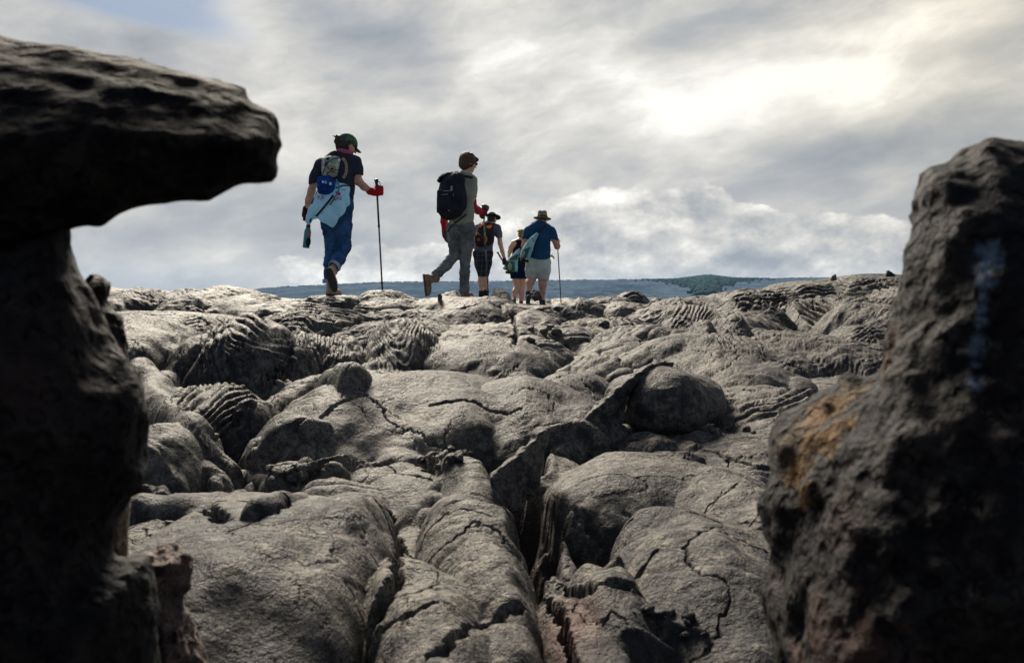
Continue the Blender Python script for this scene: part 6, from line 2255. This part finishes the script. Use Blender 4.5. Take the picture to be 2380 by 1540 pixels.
    strap(g, 'side_strap', [(420, 350), (412, 430), (430, 500), (405, 570)], 9, BLK, pk, bb, 0.008)
    tube('haul_loop', [g.p(300, 262, -0.1), g.p(310, 235, -0.1), g.p(345, 225, -0.1), g.p(372, 245, -0.1), g.p(368, 268, -0.1)], 0.007, BLK, pk)
    pole_thing(g, g.p(474, 686, -0.02), g.p(660, 1010, 0.02), 'short black pole carried slanting in the gloved hand beside plaid shorts', [BLKG], [0.55, 0.96], flat_mat('dark green knob', (0.02, 0.06, 0.05), 0.5), loop=False)


# ------------------------------------------------------------------ sling bags of the last two
def sling(g, root_p, outline, panel, grey_stripe, badge, label, seed, strap_pts, on, yoff, extras=None):
    pk = empty('sling_bag', root_p)
    tag(pk, label, 'sling bag', 'teal sling bags')
    xs = [q[0] for q in outline]; ys = [q[1] for q in outline]
    F = g.box([(min(xs), min(ys), yoff - 0.12), (max(xs), max(ys), yoff + 0.12)], 0.03, 0.0065)
    pl = uvpoly([(g.u0 + a * g.k, g.v0 + b * g.k) for a, b in outline], g.D)
    d2 = sd_poly(F.P[..., 0], F.P[..., 2], pl)
    F.D = d2 + 7.0 * (F.P[..., 1] - (g.D + yoff)) ** 2
    crease(F, 0.006, 12, 9, seed)
    body = F.obj('bag_body', cloth('pale aqua nylon', (0.30, 0.52, 0.58), var=0.3, nscale=12), pk)
    bb = bvh_of([body])
    GRN = cloth('bottle green nylon', (0.045, 0.115, 0.105), var=0.3)
    for k, pnl in enumerate(panel):
        decal(g, 'panel', pnl, GRN, pk, bb, 0.007, 8)
    decal(g, 'aqua_stripe', grey_stripe, cloth('bright aqua nylon', (0.17, 0.50, 0.60), var=0.2), pk, bb, 0.010, 6)
    decal(g, 'badge', badge, flat_mat('pale seal print', (0.28, 0.42, 0.40), 0.8, 0.2, 0.6, 90, col2=(0.06, 0.16, 0.15)), pk, bb, 0.012, 4)
    PIPE = flat_mat('white piping', (0.42, 0.52, 0.50), 0.7)
    strap(g, 'piping', badge + [badge[0]], 3, PIPE, pk, bb, 0.014, 0.003)
    strap(g, 'piping', extras['pipe'], 4, PIPE, pk, bb, 0.013, 0.003)
    strap(g, 'piping', extras['pipe2'], 4, PIPE, pk, bb, 0.013, 0.003)
    decal(g, 'eyelet', disc(*extras['eye'], 9, 9, 12), BLKG, pk, bb, 0.006)
    if strap_pts:
        strap(g, 'shoulder_strap', strap_pts[0], strap_pts[1], flat_mat('dark brown strap', (0.030, 0.024, 0.034), 0.8), pk, on, 0.006, 0.008)
    F = g.box([(extras['base'][0], extras['base'][1], yoff), (extras['base'][2], extras['base'][3], yoff)], 0.09, 0.007)
    F.D = g.chain(F, [(extras['base'][0], extras['base'][1], yoff, extras['base'][4]), (extras['base'][2], extras['base'][3], yoff, extras['base'][4])], 0.01, 1.3)
    crease(F, 0.004, 20, 20, seed + 1)
    F.obj('bag_base', BLK, pk)
    return pk


def walker_five():
    g = Fig(1080.3, 476.2, 0.15843, 15.3, (1020, 1455), 'heavy man in olive brimmed hat, blue tee and khaki cargo shorts')
    R = g.root
    hc = g.p(1134, 215, 0.02)
    fwd = (0.10, 0.98, -0.12)
    rarm = [(1268, 385, 0.0, 56), (1300, 480, -0.02, 52), (1338, 560, -0.02, 46), (1352, 610, 0.0, 44), (1362, 600, 0.12, 36), (1356, 560, 0.22, 24)]
    larm = [(915, 400, 0.0, 54), (882, 520, 0.0, 46), (868, 600, 0.0, 42), (900, 680, 0.12, 34), (950, 700, 0.22, 24)]
    F = g.box([(820, 90, -0.35), (1420, 1440, 0.3)], 0.05, 0.010)
    d = g.chain(F, [(1090, 380, 0.0, 140), (1090, 520, 0.0, 140), (1085, 680, 0.0, 136), (1075, 820, 0.0, 112)], 0.06, 0.66)
    d = smin(d, g.chain(F, [(930, 370, 0.0, 54), (1110, 310, 0.0, 66), (1255, 375, 0.0, 56)], 0.05), 0.06)
    d = smin(d, g.chain(F, [(1125, 320, 0.0, 60), (1132, 235, 0.02, 58)], 0.02), 0.03)
    hd, L, HR = head_sdf(F, hc, fwd, 1.04)
    d = smin(d, hd, 0.012)
    d = smin(d, g.chain(F, larm, 0.02), 0.03)
    d = smin(d, g.chain(F, rarm, 0.02), 0.03)
    d = smin(d, g.chain(F, [(1000, 860, 0, 92), (985, 1060, 0.06, 66), (955, 1140, -0.04, 60), (935, 1270, -0.14, 36), (930, 1340, -0.16, 34)], 0.02), 0.05)
    d = smin(d, g.chain(F, [(1150, 860, 0.02, 94), (1140, 1080, 0.06, 64), (1140, 1170, 0.03, 61), (1138, 1280, 0.03, 42), (1132, 1400, 0.03, 32)], 0.02), 0.015)
    F.D = d
    F.D = smin(F.D, hand_sdf(F, g.p(1358, 560, 0.22), (-0.02, 0.2, 1), (0, 1, 0), 1, grip=True), 0.01)
    F.D = smin(F.D, hand_sdf(F, g.p(950, 700, 0.22), (0.7, 0.5, 0), (0, 0, 1), -1, curl=0.6), 0.01)
    F.obj('body', SK2, R)
    F = g.box([(820, 250, -0.25), (1400, 850, 0.3)], 0.05, 0.009)
    d = g.chain(F, [(1090, 380, 0.0, 144), (1090, 520, 0.0, 142), (1085, 680, 0.0, 146), (1085, 780, 0.0, 150)], 0.06, 0.74, 0.012)
    d = smin(d, g.chain(F, [(932, 375, 0.0, 56), (1110, 318, 0.0, 66), (1255, 380, 0.0, 58)], 0.05, 1.0, 0.012), 0.06)
    sl = g.chain(F, [(1268, 392, 0.0, 60), (1290, 455, -0.02, 58), (1312, 520, -0.02, 54)], 0.03, 1.0, 0.010)
    n = np.array([-0.35, 0, -0.94], np.float32)
    sl = np.maximum(sl, F.P @ n - float(g.p(1305, 512) @ n))
    s2 = g.chain(F, [(918, 400, 0.0, 58), (884, 500, 0.0, 52)], 0.03, 1.0, 0.010)
    s2 = np.maximum(s2, float(g.p(0, 503)[2]) - F.P[..., 2])
    d = smin(smin(d, sl, 0.04), s2, 0.04)
    F.D = np.maximum(d, float(g.p(0, 800)[2]) - F.P[..., 2] + 0.10 * -(F.P[..., 0] - g.p(1085, 0)[0]))
    F.cut(g.chain(F, [(1130, 262, 0.02, 58), (1134, 200, 0.02, 70)], 0.01), 0.01)
    crease(F, 0.011, 7, 10, 103)
    shirt = F.obj('tee_shirt', cloth('navy blue cotton', (0.014, 0.070, 0.155), nscale=6), R)
    F = g.box([(880, 760, -0.25), (1280, 1120, 0.3)], 0.06, 0.009)
    a = g.chain(F, [(995, 850, 0, 106), (980, 950, 0.02, 100), (975, 1075, 0.05, 88)], 0.03)
    b = g.chain(F, [(1155, 850, 0.02, 106), (1155, 950, 0.03, 100), (1140, 1110, 0.05, 86)], 0.03)
    F.D = smin(a, b, 0.025)
    F.add(g.chain(F, [(1010, 810, 0, 104), (1140, 810, 0, 104)], 0.05, 0.9), 0.05)
    z = F.P[..., 2]
    F.keep(float(g.p(0, 1085)[2]) - z - 0.14 * (F.P[..., 0] - g.p(1075, 0)[0])); F.keep(z - float(g.p(0, 770)[2]))
    crease(F, 0.012, 8, 9, 113)
    kh = cloth('faded khaki cotton', (0.48, 0.56, 0.52), var=0.2, nscale=6)
    sh = F.obj('cargo_shorts', kh, R)
    F = g.box([(1200, 870, -0.1), (1260, 1000, 0.15)], 0.04, 0.006)
    F.D = sd_box(F.P, g.p(1228, 935, 0.03), (0.030, 0.075, 0.055), None, 0.012)
    F.add(sd_box(F.P, g.p(1236, 905, 0.03), (0.030, 0.080, 0.018), None, 0.006))
    crease(F, 0.003, 15, 15, 114)
    F.obj('cargo_pocket', kh, sh)
    knee_socks(g, R, [(940, 1262, -0.14, 40), (935, 1310, -0.15, 38), (932, 1350, -0.16, 38)], BLK)
    knee_socks(g, R, [(1132, 1390, 0.03, 36), (1132, 1425, 0.03, 35), (1134, 1460, 0.04, 36)], BLK)
    GBT = flat_mat('grey boot leather', (0.12, 0.11, 0.11), 0.75, 0.3, 0.4, 25, 0.004, 60)
    boots(g, R, [((930, 1345, -0.17), (-0.10, 0.45, -0.9), (0.0, 0.9, 0.4), 0.95), ((1134, 1405, 0.04), (0.25, 0.95, 0), (0, 0, 1), 0.98)], GBT)
    # watch
    F = g.box([(1320, 480, -0.1), (1380, 530, 0.3)], 0.04, 0.006)
    F.D = g.chain(F, [(1335, 505, 0.0, 8), (1356, 500, 0.1, 9)], 0.01)
    # hat
    F = Field(hc - 0.26, hc + 0.30, 0.006)
    hd, L, HR = head_sdf(F, hc, fwd, 1.0)
    q = (F.P - hc.astype(np.float32)) @ HR.astype(np.float32)
    tp = np.clip((q[..., 2] - 0.04) / 0.14, 0, 1)
    rr = np.sqrt((q[..., 0] / (0.094 - 0.018 * tp)) ** 2 + ((q[..., 1] + 0.01) / (0.110 - 0.02 * tp)) ** 2)
    cr = np.maximum((rr - 1) * 0.09, np.abs(q[..., 2] - 0.092 - 0.012 * np.clip(1 - (q[..., 0] / 0.03) ** 2, 0, 1) * -1) - 0.062)
    cr = cr - 0.006
    r2 = np.sqrt((q[..., 0] / 0.170) ** 2 + ((q[..., 1] + 0.01) / 0.175) ** 2)
    zb = 0.030 - 0.05 * q[..., 0] - 0.030 * np.clip(r2 - 0.55, 0, 1) + 1.0 * np.clip(-q[..., 0] - 0.1, 0, 1) * 0.2
    br = np.maximum((r2 - 1) * 0.16, np.abs(q[..., 2] - zb) - 0.006)
    F.D = smin(cr, br, 0.012)
    OL = cloth('olive hat canvas', (0.24, 0.225, 0.15), var=0.2)
    hat = F.obj('brimmed_hat', OL, R)
    F = Field(hc - 0.2, hc + 0.25, 0.006)
    q = (F.P - hc.astype(np.float32)) @ HR.astype(np.float32)
    rr = np.sqrt((q[..., 0] / 0.100) ** 2 + ((q[..., 1] + 0.01) / 0.116) ** 2)
    F.D = np.maximum(np.abs((rr - 1) * 0.1) - 0.005, np.abs(q[..., 2] - 0.050) - 0.016)
    F.obj('hat_band', flat_mat('dark olive band', (0.055, 0.052, 0.040), 0.85), hat)
    F = Field(hc - 0.15, hc + 0.15, 0.006)
    hd, L, HR = head_sdf(F, hc, fwd, 1.04)
    q = (F.P - hc.astype(np.float32)) @ HR.astype(np.float32)
    F.D = np.maximum(np.maximum(sd_ell(F.P, L(0, -0.014, 0.012), np.array([0.079, 0.098, 0.094]), HR), q[..., 1] - 0.0), np.abs(q[..., 2] - 0.01) - 0.045)
    rough(F, 0.002, 50, 2, 3)
    F.obj('hair', hair_mat('cropped hair', (0.05, 0.03, 0.02), (0.14, 0.09, 0.06)), R)
    sling(g, g.p(880, 830, -0.22),
          [(1030, 428), (1045, 417), (1072, 430), (1076, 445), (1040, 520), (1012, 600), (990, 680), (958, 760), (935, 805), (880, 802), (815, 792), (798, 775), (808, 725), (825, 660), (858, 620), (900, 545), (960, 480)],
          [[(905, 632), (955, 618), (930, 700), (905, 765), (850, 790), (815, 775), (830, 715), (862, 650)]],
          [(968, 625), (992, 618), (988, 665), (955, 755), (933, 800), (912, 796), (930, 740), (952, 690)],
          [(822, 780), (828, 720), (845, 680), (868, 664), (880, 690), (872, 735), (855, 775)],
          'teal sling bag across the back of the man in the blue tee', 203,
          ([(1060, 440), (1100, 385), (1150, 330), (1190, 292)], 44), bvh_of([shirt]), -0.235,
          dict(pipe=[(862, 625), (920, 560), (985, 500), (1050, 455)], pipe2=[(805, 785), (870, 800), (935, 808)], eye=(984, 486), base=(830, 812, 915, 822, 22)))
    pole_thing(g, g.p(1352, 508, 0.22), g.p(1410, 1446, 0.16), 'thin black pole in the right hand of the man in khaki shorts', [ALU], [0.60, 0.95], BLKG, loop=False)


def walker_four():
    g = Fig(1080.3, 476.2, 0.15843, 16.2, (770, 1450), 'woman with golden hair bun, black racerback top and navy shorts')
    R = g.root
    hc = g.p(840, 445, 0.03)
    fwd = (0.25, 0.93, -0.30)
    larm = [(712, 560, 0.0, 38), (672, 620, 0.0, 33), (655, 690, 0.02, 29), (645, 745, 0.08, 20)]
    rarm = [(930, 570, 0.03, 36), (960, 680, 0.06, 30), (1060, 735, 0.22, 27), (1222, 742, 0.34, 18)]
    F = g.box([(590, 340, -0.25), (1330, 1440, 0.45)], 0.05, 0.010)
    d = g.chain(F, [(815, 590, 0.0, 96), (805, 700, 0.0, 88), (795, 800, 0.0, 88), (790, 900, 0.0, 88)], 0.05, 0.62)
    d = smin(d, g.chain(F, [(720, 560, 0.0, 36), (835, 520, 0.0, 44), (925, 565, 0.03, 36)], 0.04), 0.05)
    d = smin(d, g.chain(F, [(835, 530, 0.0, 34), (838, 465, 0.02, 33)], 0.02), 0.03)
    hd, L, HR = head_sdf(F, hc, fwd, 0.95)
    d = smin(d, hd, 0.012)
    d = smin(d, g.chain(F, larm, 0.02), 0.03)
    d = smin(d, g.chain(F, rarm, 0.02), 0.03)
    d = smin(d, g.chain(F, [(735, 960, 0, 70), (765, 1190, 0.04, 44), (735, 1270, -0.03, 43), (722, 1390, -0.10, 26)], 0.02), 0.05)
    d = smin(d, g.chain(F, [(850, 960, 0.0, 70), (835, 1170, 0.05, 46), (830, 1280, 0.02, 46), (822, 1440, 0.02, 27)], 0.02), 0.012)
    F.D = d
    F.D = smin(F.D, hand_sdf(F, g.p(645, 750, 0.08), (-0.15, 0.3, -0.9), (0.8, 0.4, 0), 1, curl=0.5, size=0.95), 0.01)
    h = hand_sdf(F, g.p(1222, 742, 0.34), (1.0, 0.1, -0.15), (0, -0.4, -0.9), 1, curl=0.55, size=0.95)
    F.D = smin(F.D, h, 0.01)
    F.D = smin(F.D, g.chain(F, [(1262, 728, 0.34, 8), (1292, 710, 0.33, 5.5)], 0.004), 0.006)
    F.obj('body', SK1, R)
    F = g.box([(590, 480, -0.2), (960, 930, 0.2)], 0.05, 0.0085)
    d = g.chain(F, [(815, 590, 0.0, 98), (805, 700, 0.0, 90), (795, 800, 0.0, 96), (790, 900, 0.0, 108)], 0.05, 0.68, 0.009)
    top = g.chain(F, [(812, 545, 0.0, 50), (812, 620, 0.0, 60)], 0.03, 0.9)
    d = smin(d, g.chain(F, [(770, 540, 0.0, 34), (850, 530, 0.0, 40)], 0.03, 1.0, 0.014), 0.05)
    F.D = d
    F.keep(F.P[..., 2] - float(g.p(0, 515)[2]))
    # racer back: bare shoulder blades
    F.cut(g.chain(F, [(712, 560, -0.12, 44), (702, 640, -0.14, 24)], 0.02, 2.6), 0.01)
    F.cut(g.chain(F, [(905, 545, -0.12, 40), (915, 640, -0.14, 30)], 0.02, 2.6), 0.01)
    F.cut(g.chain(F, [(822, 555, -0.16, 4), (845, 585, -0.16, 18), (860, 560, -0.16, 24)], 0.01, 1.5), 0.005)
    F.keep(float(g.p(0, 915)[2]) - F.P[..., 2])
    crease(F, 0.006, 12, 9, 123)
    topo = F.obj('tank_top', cloth('black jersey', (0.012, 0.012, 0.016)), R)
    F = g.box([(660, 880, -0.2), (930, 1100, 0.2)], 0.06, 0.0085)
    F.D = smin(g.chain(F, [(735, 950, 0, 84), (738, 1080, 0.02, 70)], 0.03), g.chain(F, [(845, 950, 0, 84), (838, 1080, 0.02, 70)], 0.03), 0.02)
    F.keep(float(g.p(0, 1082)[2]) - F.P[..., 2]); F.keep(F.P[..., 2] - float(g.p(0, 895)[2]))
    crease(F, 0.007, 12, 12, 124)
    F.obj('shorts', cloth('navy cotton', (0.008, 0.016, 0.055)), R)
    PINK = flat_mat('rose trail shoe', (0.24, 0.085, 0.09), 0.8, 0.2, 0.5, 60)
    boots(g, R, [((722, 1385, -0.12), (0.05, 0.65, -0.75), (0, 0.75, 0.6), 0.80), ((822, 1405, 0.02), (0.1, 1, 0), (0, 0, 1), 0.82)], PINK)
    F = Field(hc - 0.19, hc + 0.2, 0.0052)
    hd, L, HR = head_sdf(F, hc, fwd, 0.95)
    q = (F.P - hc.astype(np.float32)) @ HR.astype(np.float32)
    F.D = np.maximum(sd_ell(F.P, L(0, -0.014, 0.018), np.array([0.085, 0.104, 0.098]), HR), q[..., 1] - 0.06)
    F.D = np.maximum(F.D, -0.075 - q[..., 2])
    F.add(sd_ell(F.P, g.p(828, 388, -0.03), (0.055, 0.055, 0.045)), 0.01)
    rs = np.random.RandomState(4)
    for k in range(16):
        a = rs.uniform(0, 2 * math.pi)
        c0 = (828 + 30 * math.cos(a), 385 + 26 * math.sin(a)); c1 = (828 + rs.uniform(42, 62) * math.cos(a), 385 + rs.uniform(30, 42) * math.sin(a))
        F.add(g.chain(F, [(c0[0], c0[1], -0.03, 10), (c1[0], c1[1], -0.04, 4)], 0.01), 0.006)
    rough(F, 0.006, 40, 3, 3)
    F.obj('hair', hair_mat('golden brown hair', (0.07, 0.040, 0.008), (0.40, 0.27, 0.05)), R)
    g2 = g
    sling(g2, g.p(680, 985, -0.2),
          [(770, 655), (800, 642), (810, 655), (795, 720), (778, 800), (772, 880), (770, 978), (700, 982), (620, 968), (568, 948), (550, 930), (575, 890), (598, 840), (625, 800), (690, 740)],
          [[(640, 790), (700, 755), (770, 720), (785, 715), (770, 800), (742, 815), (660, 815)], [(612, 830), (700, 822), (730, 830), (728, 975), (640, 965), (590, 945)]],
          [(742, 818), (772, 808), (770, 880), (768, 976), (730, 974), (734, 890)],
          [(628, 935), (632, 880), (645, 850), (668, 848), (684, 875), (684, 935), (672, 948), (640, 945)],
          'teal and green sling bag on the woman with the golden hair bun', 303,
          ([(800, 650), (830, 600), (850, 560)], 30), bvh_of([topo]), -0.20,
          dict(pipe=[(615, 815), (680, 818), (745, 812)], pipe2=[(560, 940), (640, 970), (768, 980)], eye=(790, 665), base=(610, 985, 700, 1000, 20)))


walker_two()
walker_three()
walker_five()
walker_four()
